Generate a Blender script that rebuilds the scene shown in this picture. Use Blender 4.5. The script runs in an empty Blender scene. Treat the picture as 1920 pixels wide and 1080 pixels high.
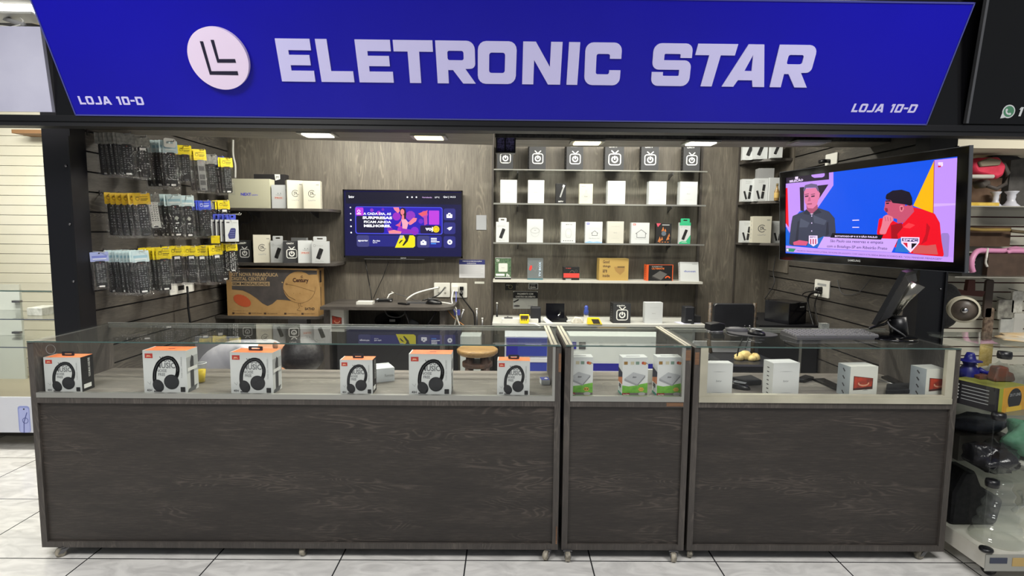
import bpy, bmesh, math, random
from mathutils import Vector, Matrix
random.seed(7)
scene = bpy.context.scene
COL = scene.collection
PI = math.pi

# ---------------------------------------------------------------- camera
F = 1070.0; EYE = 1.60
_vY = Vector((-8, 105, -F)).normalized()
_s = -0.0088
_a = Vector((1, _s, 0)); _w = -(_a.dot(_vY)) / _vY.z
_vX = Vector((1, _s, _w)).normalized()
_vZ = _vX.cross(_vY)
RC = Matrix((_vX, _vY, _vZ))                      # world = RC @ camera axes
cam_data = bpy.data.cameras.new('camera')
cam_data.sensor_width = 36.0
cam_data.lens = F / 1920 * 36.0
cam_data.clip_start = 0.05
cam = bpy.data.objects.new('camera', cam_data)
COL.objects.link(cam)
cam.matrix_world = Matrix.Translation((0, 0, EYE)) @ RC.to_4x4()
scene.camera = cam

# ---------------------------------------------------------------- world, lamps, exposure
world = bpy.data.worlds.new('World'); scene.world = world
world.use_nodes = True
bg = world.node_tree.nodes['Background']
bg.inputs[0].default_value = (0.80, 0.84, 0.90, 1)
bg.inputs[1].default_value = 0.29
scene.view_settings.view_transform = 'Standard'
scene.view_settings.look = 'None'
scene.view_settings.gamma = 1.0
scene.view_settings.exposure = 0.0

def area(name, loc, size, power, color=(1, 1, 1), rot=(0, 0, 0), spread=180):
    l = bpy.data.lights.new(name, 'AREA'); l.shape = 'RECTANGLE'
    l.size, l.size_y = size; l.energy = power; l.color = color
    l.spread = math.radians(spread)
    o = bpy.data.objects.new(name, l); COL.objects.link(o)
    o.location = loc; o.rotation_euler = rot
    return o
# lamps of the mall aisle (above and behind the camera)
area('aisle_lamp', (-1.9, 0.9, 3.3), (1.2, 1.2), 92, (1, .98, .95))
area('aisle_lamp', (1.9, 0.9, 3.3), (1.2, 1.2), 80, (1, .98, .95))
# lamps of the shop ceiling
area('shop_ceiling_lamp', (-1.0, 4.34, 2.62), (1.5, .14), 50, (1, .97, .86), (math.radians(12), 0, 0))
area('shop_ceiling_lamp', (1.0, 4.30, 2.62), (1.5, .14), 46, (1, .97, .86), (math.radians(12), 0, 0))
# lamps of the neighbour shops
area('neighbour_lamp', (-3.6, 3.6, 2.7), (1.2, .5), 75, (1, .98, .92), (math.radians(15), 0, 0))
area('neighbour_lamp', (4.1, 3.15, 2.68), (1.2, .3), 40, (1, .96, .88), (math.radians(15), 0, 0))

# ---------------------------------------------------------------- where a picture point lies on a plane of the place
def ray(px, py): return RC @ Vector((px - 960, 540 - py, -F))
def P(px, py, X=None, Y=None, Z=None):
    r = ray(px, py)
    if Y is not None: t = Y / r.y
    elif X is not None: t = X / r.x
    else: t = (Z - EYE) / r.z
    return Vector((0, 0, EYE)) + r * t

# ---------------------------------------------------------------- materials
def lin(c):
    out = []
    for v in c[:3]:
        v = v / 255.0
        out.append(v / 12.92 if v <= 0.04045 else ((v + 0.055) / 1.055) ** 2.4)
    return tuple(out) + (1.0,)
MATS = {}
def mat(name, col=(128, 128, 128), rough=.6, metal=0, emit=0, spec=.5, coat=0, alpha=1):
    if name in MATS: return MATS[name]
    m = bpy.data.materials.new(name); m.use_nodes = True
    b = m.node_tree.nodes['Principled BSDF']
    b.inputs['Base Color'].default_value = lin(col)
    b.inputs['Roughness'].default_value = rough
    b.inputs['Metallic'].default_value = metal
    b.inputs['Specular IOR Level'].default_value = spec
    b.inputs['Coat Weight'].default_value = coat
    b.inputs['Alpha'].default_value = alpha
    if emit:
        b.inputs['Emission Color'].default_value = lin(col)
        b.inputs['Emission Strength'].default_value = emit
    MATS[name] = m
    return m
def cm(r, g, b, rough=.6, metal=0):
    return mat('paint_%d_%d_%d_%d_%d' % (r, g, b, int(rough * 10), int(metal * 10)), (r, g, b), rough, metal)
def screen(r, g, b, e=1.0):
    n = 'screen_%d_%d_%d' % (r, g, b)
    if n in MATS: return MATS[n]
    m = mat(n, (r, g, b), .25, 0, e)
    m.node_tree.nodes['Principled BSDF'].inputs['Base Color'].default_value = (0.004, 0.004, 0.004, 1)
    return m
def wood(name, c0, c1, c2, along='X', rough=.5, fine=1.0, bump=.08):
    """dark laminate with long grain streaks and cathedral loops"""
    m = mat(name, c1, rough)
    nt = m.node_tree; N = nt.nodes; L = nt.links; b = N['Principled BSDF']
    tc = N.new('ShaderNodeTexCoord')
    def mapped(al, ac):
        q = N.new('ShaderNodeMapping'); L.new(tc.outputs['Object'], q.inputs['Vector'])
        q.inputs['Scale'].default_value = {'X': (al, ac, ac), 'Z': (ac, ac, al), 'Y': (ac, al, ac)}[along]; return q
    def noise(mpx, sc, det, ro=.5, di=0.0):
        q = N.new('ShaderNodeTexNoise'); q.inputs['Scale'].default_value = sc; q.inputs['Detail'].default_value = det
        q.inputs['Roughness'].default_value = ro; q.inputs['Distortion'].default_value = di; L.new(mpx.outputs[0], q.inputs['Vector']); return q
    def op(kind, x, y=None, val=None):
        q = N.new('ShaderNodeMath'); q.operation = kind; L.new(x, q.inputs[0])
        if y is not None: L.new(y, q.inputs[1])
        elif val is not None: q.inputs[1].default_value = val
        return q.outputs[0]
    mA = mapped(1.5, 8.0); mB = mapped(1.0, 16.0)
    soft = noise(mA, 1.5, 2, .5, .6).outputs[0]                    # broad tone drift
    fib = noise(mB, 14 * fine, 5, .75, .2).outputs[0]              # fibres
    ringn = noise(mA, 1.1, 2.5, .45, .5).outputs[0]                # contour lines of this give the cathedral loops
    lines = op('POWER', op('ABSOLUTE', op('SINE', op('MULTIPLY', ringn, val=70 * fine))), val=7)
    mask = N.new('ShaderNodeMapRange'); mask.inputs[1].default_value = .52; mask.inputs[2].default_value = .66; L.new(noise(mA, 1.3, 1).outputs[0], mask.inputs[0])
    loops = op('MULTIPLY', op('MULTIPLY', lines, mask.outputs[0]), fib)
    tot = op('ADD', op('ADD', op('MULTIPLY', soft, val=.35), op('MULTIPLY', fib, val=.65)), op('MULTIPLY', loops, val=.42))
    cr = N.new('ShaderNodeValToRGB'); e = cr.color_ramp.elements
    e[0].position = .34; e[0].color = lin(c0); e[1].position = .74; e[1].color = lin(c2)
    x = e.new(.52); x.color = lin(c1)
    L.new(tot, cr.inputs[0]); L.new(cr.outputs[0], b.inputs['Base Color'])
    bp = N.new('ShaderNodeBump'); bp.inputs['Strength'].default_value = bump; bp.inputs['Distance'].default_value = .004
    L.new(tot, bp.inputs['Height']); L.new(bp.outputs[0], b.inputs['Normal'])
    return m
def mottled(name, c0, c1, scale=8, rough=.5, bump=0.0, detail=5, metal=0, distort=0.0):
    m = mat(name, c0, rough, metal)
    nt = m.node_tree; N = nt.nodes; L = nt.links; b = N['Principled BSDF']
    tc = N.new('ShaderNodeTexCoord')
    n1 = N.new('ShaderNodeTexNoise'); n1.inputs['Scale'].default_value = scale; n1.inputs['Detail'].default_value = detail
    n1.inputs['Distortion'].default_value = distort
    L.new(tc.outputs['Object'], n1.inputs['Vector'])
    cr = N.new('ShaderNodeValToRGB'); e = cr.color_ramp.elements
    e[0].position = .35; e[0].color = lin(c0); e[1].position = .65; e[1].color = lin(c1)
    L.new(n1.outputs[0], cr.inputs[0]); L.new(cr.outputs[0], b.inputs['Base Color'])
    if bump:
        bp = N.new('ShaderNodeBump'); bp.inputs['Strength'].default_value = bump; bp.inputs['Distance'].default_value = .01
        L.new(n1.outputs[0], bp.inputs['Height']); L.new(bp.outputs[0], b.inputs['Normal'])
    return m
def pane(name, tint=(1, 1, 1), rough=.01, ior=1.5, haze=0.0, hazecol=(200, 205, 200)):
    """thin glass: see-through with a mirror reflection that grows at grazing angles"""
    m = bpy.data.materials.new(name); m.use_nodes = True
    nt = m.node_tree; N = nt.nodes; L = nt.links; N.clear()
    out = N.new('ShaderNodeOutputMaterial'); mix = N.new('ShaderNodeMixShader')
    tr = N.new('ShaderNodeBsdfTransparent'); tr.inputs[0].default_value = tuple(tint) + (1,)
    gl = N.new('ShaderNodeBsdfGlossy'); gl.inputs['Roughness'].default_value = rough
    fr = N.new('ShaderNodeFresnel'); fr.inputs[0].default_value = ior
    ge = N.new('ShaderNodeNewGeometry')
    inv = N.new('ShaderNodeMath'); inv.operation = 'SUBTRACT'; inv.inputs[0].default_value = 1; L.new(ge.outputs['Backfacing'], inv.inputs[1])
    mu = N.new('ShaderNodeMath'); mu.operation = 'MULTIPLY'; L.new(fr.outputs[0], mu.inputs[0]); L.new(inv.outputs[0], mu.inputs[1])
    L.new(mu.outputs[0], mix.inputs[0]); L.new(gl.outputs[0], mix.inputs[2])
    if haze:
        df = N.new('ShaderNodeBsdfDiffuse'); df.inputs[0].default_value = lin(hazecol)
        mh = N.new('ShaderNodeMixShader'); mh.inputs[0].default_value = haze
        L.new(tr.outputs[0], mh.inputs[1]); L.new(df.outputs[0], mh.inputs[2]); L.new(mh.outputs[0], mix.inputs[1])
    else: L.new(tr.outputs[0], mix.inputs[1])
    L.new(mix.outputs[0], out.inputs[0]); MATS[name] = m
    return m

LAM = wood('laminate_counter', (38, 34, 32), (51, 46, 42), (79, 71, 65), 'X', .5)
LAMV = wood('laminate_wall', (80, 74, 66), (100, 94, 85), (122, 115, 103), 'Z', .55, .55)
LAMD = wood('laminate_board', (50, 47, 44), (72, 68, 63), (98, 92, 84), 'Y', .55, 1.2)
LAME = wood('laminate_edge', (58, 54, 51), (72, 67, 63), (92, 86, 80), 'Z', .5, 1.0)
LAMS = wood('laminate_shelf', (52, 48, 45), (70, 66, 62), (92, 87, 82), 'X', .45, 1.2)
SHOWB = wood('showcase_bed', (84, 80, 74), (110, 105, 98), (140, 134, 124), 'X', .5, 1.0)
CHIP = wood('bare_wood_edge', (92, 66, 48), (118, 86, 62), (140, 106, 80), 'X', .7)
STOOL = wood('stool_seat_wood', (90, 66, 38), (140, 110, 66), (176, 146, 92), 'X', .5)
STOOLD = wood('stool_leg_wood', (48, 34, 26), (76, 54, 40), (112, 78, 54), 'Z', .6)
BLACK = mat('black_plastic', (14, 14, 17), .35)
BLACKM = mat('black_matte', (20, 20, 23), .8)
BLACKG = mat('black_gloss', (6, 6, 8), .08)
NAVY = mat('post_black_paint', (7, 8, 15), .4)
WHITE = mat('white_plastic', (214, 213, 206), .4)
PAPER = mat('white_card', (196, 199, 200), .55)
CREAM = mat('cream_card', (196, 193, 172), .55)
ALU = mat('brushed_aluminium', (176, 176, 170), .38, .75)
ALUC = mottled('worn_cream_aluminium', (196, 192, 172), (172, 168, 150), 5, .45, 0, 3, .2)
STEEL = mat('grey_steel', (120, 120, 122), .35, .85)
CHROME = mat('chrome', (200, 200, 204), .15, 1)
GLASS = pane('clear_glass', (.985, .99, .985), ior=1.45)
GLASST = pane('counter_top_glass', (.93, .95, .945), .012, 1.42, .012)
GLASSE = mat('green_glass_edge', (70, 92, 88), .1, 0, 0, .8)

# ---------------------------------------------------------------- glyphs and 2-D outlines
def roundpoly(pts, n=5):
    """pts: (x, y) or (x, y, radius) -> outline with rounded corners"""
    out = []; k = len(pts)
    for i in range(k):
        p = pts[i]
        if len(p) < 3 or p[2] <= 0: out.append((p[0], p[1])); continue
        c = Vector(p[:2]); a = Vector(pts[i - 1][:2]); b = Vector(pts[(i + 1) % k][:2])
        u = (a - c).normalized(); v = (b - c).normalized(); r = p[2]
        ang = u.angle(v); d = r / math.tan(ang / 2)
        d = min(d, (a - c).length * .5, (b - c).length * .5); r2 = d * math.tan(ang / 2)
        p0 = c + u * d; p1 = c + v * d; ctr = c + (u + v).normalized() * (r2 / math.sin(ang / 2))
        a0 = math.atan2(*(p0 - ctr).yx); a1 = math.atan2(*(p1 - ctr).yx); da = a1 - a0
        while da > PI: da -= 2 * PI
        while da < -PI: da += 2 * PI
        for j in range(n + 1):
            t = a0 + da * j / n; out.append((ctr.x + r2 * math.cos(t), ctr.y + r2 * math.sin(t)))
    return out
def rrect(x0, y0, x1, y1, r=0, n=4): return roundpoly([(x0, y0, r), (x1, y0, r), (x1, y1, r), (x0, y1, r)], n)
def circ(cx, cy, r, n=24, ry=None, a0=0, a1=2 * PI):
    ry = r if ry is None else ry; full = abs(a1 - a0 - 2 * PI) < 1e-6
    return [(cx + r * math.cos(a0 + (a1 - a0) * i / (n if full else n - 1)), cy + ry * math.sin(a0 + (a1 - a0) * i / (n if full else n - 1))) for i in range(n)]
def stroke(pts, w, closed=False):
    """list of quads along a 2-D line"""
    q = []
    seq = list(zip(pts, pts[1:] + ([pts[0]] if closed else []))) if closed else list(zip(pts, pts[1:]))
    for a, b in seq:
        a = Vector(a); b = Vector(b); d = (b - a)
        if d.length < 1e-9: continue
        d.normalize(); nrm = Vector((-d.y, d.x)) * w / 2; e = d * w * .25
        q.append([tuple(a - e - nrm), tuple(b + e - nrm), tuple(b + e + nrm), tuple(a - e + nrm)])
    return q
def ring(cx, cy, r, w, a0=0, a1=2 * PI, n=24, ry=None):
    q = []; ry = r if ry is None else ry
    for i in range(n):
        t0 = a0 + (a1 - a0) * i / n; t1 = a0 + (a1 - a0) * (i + 1) / n
        f = lambda t, s: (cx + (r + s) * math.cos(t), cy + (ry + s) * math.sin(t))
        q.append([f(t0, -w / 2), f(t1, -w / 2), f(t1, w / 2), f(t0, w / 2)][::-1])
    return q
def tri_fill(loops, extrude=0.0):
    """fill outlines (holes allowed) -> (verts, faces)"""
    cu = bpy.data.curves.new('tmp', 'CURVE'); cu.dimensions = '2D'; cu.fill_mode = 'BOTH'; cu.extrude = extrude
    for lp in loops:
        sp = cu.splines.new('POLY'); sp.points.add(len(lp) - 1)
        for q, p in zip(sp.points, lp): q.co = (p[0], p[1], 0, 1)
        sp.use_cyclic_u = True
    return curve_geo(cu)
def curve_geo(cu):
    o = bpy.data.objects.new('tmp', cu); COL.objects.link(o)
    bpy.context.view_layer.update()
    me = bpy.data.meshes.new_from_object(o.evaluated_get(bpy.context.evaluated_depsgraph_get()))
    v = [tuple(x.co) for x in me.vertices]; f = [tuple(p.vertices) for p in me.polygons]
    COL.objects.unlink(o); bpy.data.objects.remove(o)
    bpy.data.meshes.remove(me); bpy.data.curves.remove(cu)
    return v, f
TXT = {}
def text_geo(s, bold=0.0, shear=0.0, space=1.0):
    k = (s, bold, shear, space)
    if k not in TXT:
        cu = bpy.data.curves.new('tmp', 'FONT'); cu.body = s; cu.size = 1; cu.offset = bold; cu.shear = shear
        cu.space_character = space; cu.resolution_u = 2; cu.fill_mode = 'FRONT'; cu.space_line = .8
        v, f = curve_geo(cu)
        if not v: v = [(0, 0, 0), (1, 0, 0), (1, 1, 0)]; f = []
        x0 = min(p[0] for p in v); x1 = max(p[0] for p in v); y0 = min(p[1] for p in v); y1 = max(p[1] for p in v)
        v = [((p[0] - x0) / max(x1 - x0, 1e-6), (p[1] - y0) / max(y1 - y0, 1e-6)) for p in v]
        TXT[k] = (v, f)
    return TXT[k]
def glyph(ch, w, t=.28, h=.26):
    R = .2
    if ch == 'E': return [[(0, 0), (w, 0), (w, h), (t, h), (t, .5 - h * .42), (w * .93, .5 - h * .42), (w * .93, .5 + h * .5), (t, .5 + h * .5), (t, 1 - h), (w, 1 - h), (w, 1), (0, 1)]]
    if ch == 'L': return [[(0, 0), (w, 0), (w, h), (t, h), (t, 1), (0, 1)]]
    if ch == 'T': return [[(w / 2 - t / 2, 0), (w / 2 + t / 2, 0), (w / 2 + t / 2, 1 - h), (w, 1 - h), (w, 1), (0, 1), (0, 1 - h), (w / 2 - t / 2, 1 - h)]]
    if ch == 'I': return [[(0, 0), (w, 0), (w, 1), (0, 1)]]
    if ch == 'O': return [rrect(0, 0, w, 1, R), rrect(t, h, w - t, 1 - h, .06)]
    if ch == '0': return [roundpoly([(0, 0, .12), (w, 0, .12), (w, 1, .12), (0, 1, .12)]), rrect(t, h, w - t, 1 - h, .02)]
    if ch == 'D': return [roundpoly([(0, 0), (w, 0, R), (w, 1, R), (0, 1)]), rrect(t, h, w - t, 1 - h, .04)]
    if ch == 'R': return [roundpoly([(0, 0), (t, 0), (t, .32), (.42 * w, .32), (w - t * 1.12, 0), (w, 0), (.74 * w, .35), (w, .36, .12), (w, 1, R), (0, 1)]), rrect(t, .55, w - t, .77, .05)]
    if ch == 'N': return [[(0, 0), (t, 0), (t, .58), (w - t * 1.1, 0), (w, 0), (w, 1), (w - t, 1), (w - t, .42), (t * 1.1, 1), (0, 1)]]
    if ch == 'C': return [roundpoly([(w, .36), (w, 0, R), (0, 0, R), (0, 1, R), (w, 1, R), (w, .63), (w - t, .63), (w - t, 1 - h, .05), (t, 1 - h, .05), (t, h, .05), (w - t, h, .05), (w - t, .36)])]
    if ch == 'S': return [roundpoly([(0, .33), (0, 0, R), (w, 0, R), (w, .61, R * .8), (t, .61), (t, .76, .03), (w - t, .76, .03), (w - t, .67), (w, .67), (w, 1, R), (0, 1, R), (0, .39, R * .8), (w - t, .39), (w - t, .24, .03), (t, .24, .03), (t, .33)])]
    if ch == 'A': return [[(0, 0), (t * 1.05, 0), (t * 1.28, .16), (w - t * 1.28, .16), (w - t * 1.05, 0), (w, 0), (.5 * w + t * .68, 1), (.5 * w - t * .68, 1)], [(t * 1.6, .38), (w - t * 1.6, .38), (.5 * w, .76)]]
    if ch == 'J': return [roundpoly([(0, 0), (w, 0, R), (w, 1), (w - t, 1), (w - t, h, .04), (0, h)])]
    if ch == '1': return [[(w * .35, 0), (w * .35 + t, 0), (w * .35 + t, 1), (w * .1, 1), (0, .74), (w * .35, .74)]]
    if ch == '-': return [[(0, .4), (w, .4), (w, .62), (0, .62)]]
GW = {'L': .72, 'O': .86, 'J': .8, 'A': 1.0, '1': .5, '0': .84, '-': .5, 'D': .88, ' ': .45}

# ---------------------------------------------------------------- mesh builder
class MB:
    def __init__(s): s.v = []; s.f = []; s.mi = []; s.ms = []; s.sm = []
    def slot(s, m):
        if m not in s.ms: s.ms.append(m)
        return s.ms.index(m)
    def add(s, verts, faces, m, M=None, smooth=False):
        b = len(s.v); k = s.slot(m)
        for p in verts:
            p = Vector(p) if len(p) == 3 else Vector((p[0], p[1], 0))
            s.v.append(M @ p if M is not None else p)
        for f in faces: s.f.append([b + i for i in f]); s.mi.append(k); s.sm.append(smooth)
        return s
    def box(s, x0, y0, z0, x1, y1, z1, m, M=None):
        v = [(x, y, z) for z in (z0, z1) for y in (y0, y1) for x in (x0, x1)]
        return s.add(v, [(0, 2, 3, 1), (4, 5, 7, 6), (0, 1, 5, 4), (2, 6, 7, 3), (0, 4, 6, 2), (1, 3, 7, 5)], m, M)
    def hexa(s, q, m):
        """q: eight corners, bottom four then top four (same order)"""
        return s.add(q, [(3, 2, 1, 0), (4, 5, 6, 7), (0, 1, 5, 4), (1, 2, 6, 5), (2, 3, 7, 6), (3, 0, 4, 7)], m)
    def prism(s, poly, z0, z1, m, M=None, smooth=False, bevel=0):
        ar = sum(a[0] * b[1] - b[0] * a[1] for a, b in zip(poly, poly[1:] + poly[:1]))
        if ar < 0: poly = poly[::-1]
        n = len(poly)
        if bevel:
            cx = sum(p[0] for p in poly) / n; cy = sum(p[1] for p in poly) / n
            def ins(p):
                d = Vector((p[0] - cx, p[1] - cy)); l = max(d.length, 1e-6); d *= (l - bevel) / l
                return (cx + d.x, cy + d.y)
            inn = [ins(p) for p in poly]
            rows = [[(p[0], p[1], z0) for p in inn], [(p[0], p[1], z0 + bevel) for p in poly], [(p[0], p[1], z1 - bevel) for p in poly], [(p[0], p[1], z1) for p in inn]]
        else: rows = [[(p[0], p[1], z0) for p in poly], [(p[0], p[1], z1) for p in poly]]
        v = sum(rows, []); k = len(rows)
        f = [tuple(range(n))[::-1], tuple(range((k - 1) * n, k * n))]
        s.add(v, f, m, M)
        b = len(s.v) - len(v); sl = s.slot(m)
        for r in range(k - 1):
            for i in range(n):
                j = (i + 1) % n
                s.f.append([b + r * n + i, b + r * n + j, b + (r + 1) * n + j, b + (r + 1) * n + i]); s.mi.append(sl); s.sm.append(smooth)
        return s
    def plate(s, poly, m, M, off=0.0):
        ar = sum(a[0] * b[1] - b[0] * a[1] for a, b in zip(poly, poly[1:] + poly[:1]))
        if ar < 0: poly = poly[::-1]
        return s.add([(p[0], p[1], off) for p in poly], [tuple(range(len(poly)))], m, M)
    def plates(s, polys, m, M, off=0.0):
        for p in polys: s.plate(p, m, M, off)
        return s
    def rect(s, x0, y0, x1, y1, m, M, off=0.0, r=0): return s.plate(rrect(x0, y0, x1, y1, r), m, M, off)
    def text(s, t, x0, y0, w, h, m, M, off=0.0, bold=0.0, shear=0.0, space=1.0):
        v, f = text_geo(t, bold, shear, space)
        return s.add([(x0 + p[0] * w, y0 + p[1] * h, off) for p in v], f, m, M)
    def tube(s, pts, r, m, n=8, M=None, cap=True):
        pts = [Vector(p) for p in pts]; k = len(pts); rr = r if isinstance(r, (list, tuple)) else [r] * k
        v = []; up = None
        for i, p in enumerate(pts):
            d = (pts[min(i + 1, k - 1)] - pts[max(i - 1, 0)])
            d = d.normalized() if d.length > 1e-9 else Vector((0, 0, 1))
            if up is None: up = Vector((0, 0, 1)) if abs(d.z) < .9 else Vector((1, 0, 0))
            a = d.cross(up)
            if a.length < 1e-4: up = Vector((0, 1, 0)) if abs(d.y) < .9 else Vector((1, 0, 0)); a = d.cross(up)
            a.normalize(); b2 = d.cross(a).normalized(); up = -b2 if False else up
            for j in range(n):
                t = 2 * PI * j / n; v.append(p + (a * math.cos(t) + b2 * math.sin(t)) * rr[i])
        f = []
        for i in range(k - 1):
            for j in range(n):
                q = (j + 1) % n; f.append((i * n + j, i * n + q, (i + 1) * n + q, (i + 1) * n + j))
        if cap: f.append(tuple(range(n))[::-1]); f.append(tuple(range((k - 1) * n, k * n)))
        return s.add(v, f, m, M, True)
    def lathe(s, prof, m, M=None, n=24, smooth=True, cap=True):
        v = []; f = []
        for (r, z) in prof:
            for j in range(n): t = 2 * PI * j / n; v.append((r * math.cos(t), r * math.sin(t), z))
        for i in range(len(prof) - 1):
            for j in range(n):
                q = (j + 1) % n; f.append((i * n + j, i * n + q, (i + 1) * n + q, (i + 1) * n + j))
        if cap: f.append(tuple(range(n))[::-1]); f.append(tuple(range((len(prof) - 1) * n, len(prof) * n)))
        return s.add(v, f, m, M, smooth)
    def build(s, name, parent=None, origin=None, mw=None):
        """origin: world point that becomes the object's origin (verts are in world space); mw: local verts placed by a matrix"""
        me = bpy.data.meshes.new(name)
        vs = s.v
        if origin is not None: o3 = Vector(origin); vs = [p - o3 for p in vs]
        me.from_pydata([tuple(p) for p in vs], [], s.f); me.update()
        for m in s.ms: me.materials.append(m)
        me.polygons.foreach_set('material_index', s.mi)
        me.polygons.foreach_set('use_smooth', s.sm)
        o = bpy.data.objects.new(name, me); COL.objects.link(o)
        if parent is not None:
            o.parent = parent
            if origin is not None: o.location = Vector(origin) - parent.location
        else:
            if origin is not None: o.location = origin
            if mw is not None: o.matrix_world = mw
        return o
def tag(o, label, cat, group=None, kind=None):
    if label: o['label'] = label
    if cat: o['category'] = cat
    if group: o['group'] = group
    if kind: o['kind'] = kind
    return o
def structure(o, label=None):
    o['kind'] = 'structure'
    if label: o['label'] = label
    return o
def empty(name, loc, label, cat, group=None, rz=0):
    o = bpy.data.objects.new(name, None); COL.objects.link(o); o.empty_display_size = .05
    o.location = loc; o.rotation_euler = (0, 0, rz)
    return tag(o, label, cat, group)
def copy_tree(o, parent=None):
    c = o.copy(); COL.objects.link(c); c.parent = parent
    for ch in [x for x in o.children]: copy_tree(ch, c)
    return c
# local frames on a carton: (u, v, n) -> box space; front face at y=0 towards -y
def FR(w, d, h): return Matrix(((1, 0, 0, 0), (0, 0, -1, 0), (0, 1, 0, 0), (0, 0, 0, 1)))                       # u in [-w/2, w/2], v in [0, h]
def RT(w, d, h): return Matrix(((0, 0, 1, w / 2), (1, 0, 0, 0), (0, 1, 0, 0), (0, 0, 0, 1)))                    # u front->back
def LT(w, d, h): return Matrix(((0, 0, -1, -w / 2), (-1, 0, 0, d), (0, 1, 0, 0), (0, 0, 0, 1)))                 # u back->front
def TP(w, d, h): return Matrix(((1, 0, 0, 0), (0, 1, 0, 0), (0, 0, 1, h), (0, 0, 0, 1)))                        # u right, v back
# ================================================================ the setting
D = 2.66                                            # front plane of the counters
XL, XR, YB = -2.45, 2.35, 5.10                      # side walls and rear wall of the shop
def floor_mat():
    m = mat('marble_tiles', (205, 203, 198), .14)
    nt = m.node_tree; N = nt.nodes; L = nt.links; b = N['Principled BSDF']
    tc = N.new('ShaderNodeTexCoord'); mp = N.new('ShaderNodeMapping'); mp.inputs['Location'].default_value = (.191, -2.648, 0)
    L.new(tc.outputs['Object'], mp.inputs['Vector'])
    br = N.new('ShaderNodeTexBrick'); br.offset = 0; br.squash = 1
    br.inputs['Scale'].default_value = 1; br.inputs['Brick Width'].default_value = .612; br.inputs['Row Height'].default_value = .612
    br.inputs['Mortar Size'].default_value = .0035; br.inputs['Mortar Smooth'].default_value = 0
    L.new(mp.outputs[0], br.inputs['Vector'])
    n1 = N.new('ShaderNodeTexNoise'); n1.inputs['Scale'].default_value = 5; n1.inputs['Detail'].default_value = 8; n1.inputs['Distortion'].default_value = 1.6
    mp2 = N.new('ShaderNodeMapping'); mp2.inputs['Rotation'].default_value = (0, 0, .7); mp2.inputs['Scale'].default_value = (1, 2.4, 1)
    L.new(tc.outputs['Object'], mp2.inputs['Vector']); L.new(mp2.outputs[0], n1.inputs['Vector'])
    cr = N.new('ShaderNodeValToRGB'); e = cr.color_ramp.elements
    e[0].position = .30; e[0].color = lin((196, 194, 190)); e[1].position = .62; e[1].color = lin((226, 224, 219))
    L.new(n1.outputs[0], cr.inputs[0]); L.new(cr.outputs[0], br.inputs['Color1']); L.new(cr.outputs[0], br.inputs['Color2'])
    br.inputs['Mortar'].default_value = lin((52, 52, 54))
    L.new(br.outputs['Color'], b.inputs['Base Color'])
    return m
mb = MB(); mb.box(-7, -4, -.08, 7, 9, 0, floor_mat()); structure(mb.build('floor'), 'pale marble tiles with dark joints')
WHITEW = mottled('white_wall_paint', (196, 192, 178), (206, 203, 190), 2, .7)
CEILM = mat('ceiling_paint', (150, 148, 142), .8)
mb = MB(); mb.box(-2.6, 3.0, 2.74, 2.5, 5.3, 2.80, CEILM); structure(mb.build('ceiling'))
mb = MB(); mb.box(-7, 2.0, 3.0, -2.62, 5.3, 3.06, mottled('aisle_ceiling', (190, 180, 158), (170, 160, 140), 30, .8)); structure(mb.build('ceiling'))

# rear wall: television bay, niche bay, pilaster
mb = MB()
mb.box(XL - .1, YB, 0, -.13, YB + .2, 2.74, LAMV)
mb.box(-.13, YB + .05, 0, 1.70, YB + .2, 2.74, LAMV)
mb.box(1.70, YB, 0, XR + .1, YB + .2, 2.74, LAMV)
structure(mb.build('wall_back'), 'dark grey-brown laminate rear wall')
mb = MB()
for x0, x1 in ((-.145, -.127), (1.692, 1.712), (2.026, 2.036)):
    mb.box(x0, YB - .012, .3, x1, YB + .01, 2.6, LAME)
structure(mb.build('trim_1'))
def slat_wall(x, nx, y0, y1, g0, pitch, name, zt=2.6):
    """boards with shadow grooves, face at x looking along nx"""
    b = MB(); n0 = int((0.02 - g0) / pitch) - 1; z = g0 + n0 * pitch
    while z < zt:
        a0 = max(z + .005, 0); a1 = min(z + pitch - .005, zt)
        if a1 > a0: b.box(min(x, x - nx * .015), y0, a0, max(x, x - nx * .015), y1, a1, LAMD)
        z += pitch
    b.box(min(x - nx * .015, x - nx * .05), y0, 0, max(x - nx * .015, x - nx * .05), y1, zt, BLACKM)
    return structure(b.build(name), 'dark wooden slat wall with black grooves')
slat_wall(XL, 1, 3.34, YB, 1.344, .1165, 'wall_left')
slat_wall(XR, -1, 3.34, YB, 1.340, .1116, 'wall_right')
# plain lining of the right corner above the table
mb = MB(); mb.box(XR - .012, 4.74, 1.28, XR, YB, 2.6, LAMV); structure(mb.build('trim_2'))

# posts
def post(x0, x1, y0, y1, label):
    b = MB(); b.box(x0, y0, 0, x1, y1, 2.62, NAVY)
    for z in (1.30, 1.62, 1.94): b.tube([(x1 - .03, y0, z), (x1 - .03, y0 - .006, z)], .007, STEEL, 8)
    b.box(x1 - .012, y0 - .012, 0, x1, y0, 2.1, BLACK)
    return tag(b.build('steel_post', origin=((x0 + x1) / 2, (y0 + y1) / 2, 0)), label, 'post')
post(-2.565, -2.41, 3.22, 3.335, 'black steel post at the left edge of the shop front')
post(2.345, 2.50, 3.22, 3.335, 'black steel post behind the big tilted television')

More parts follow.
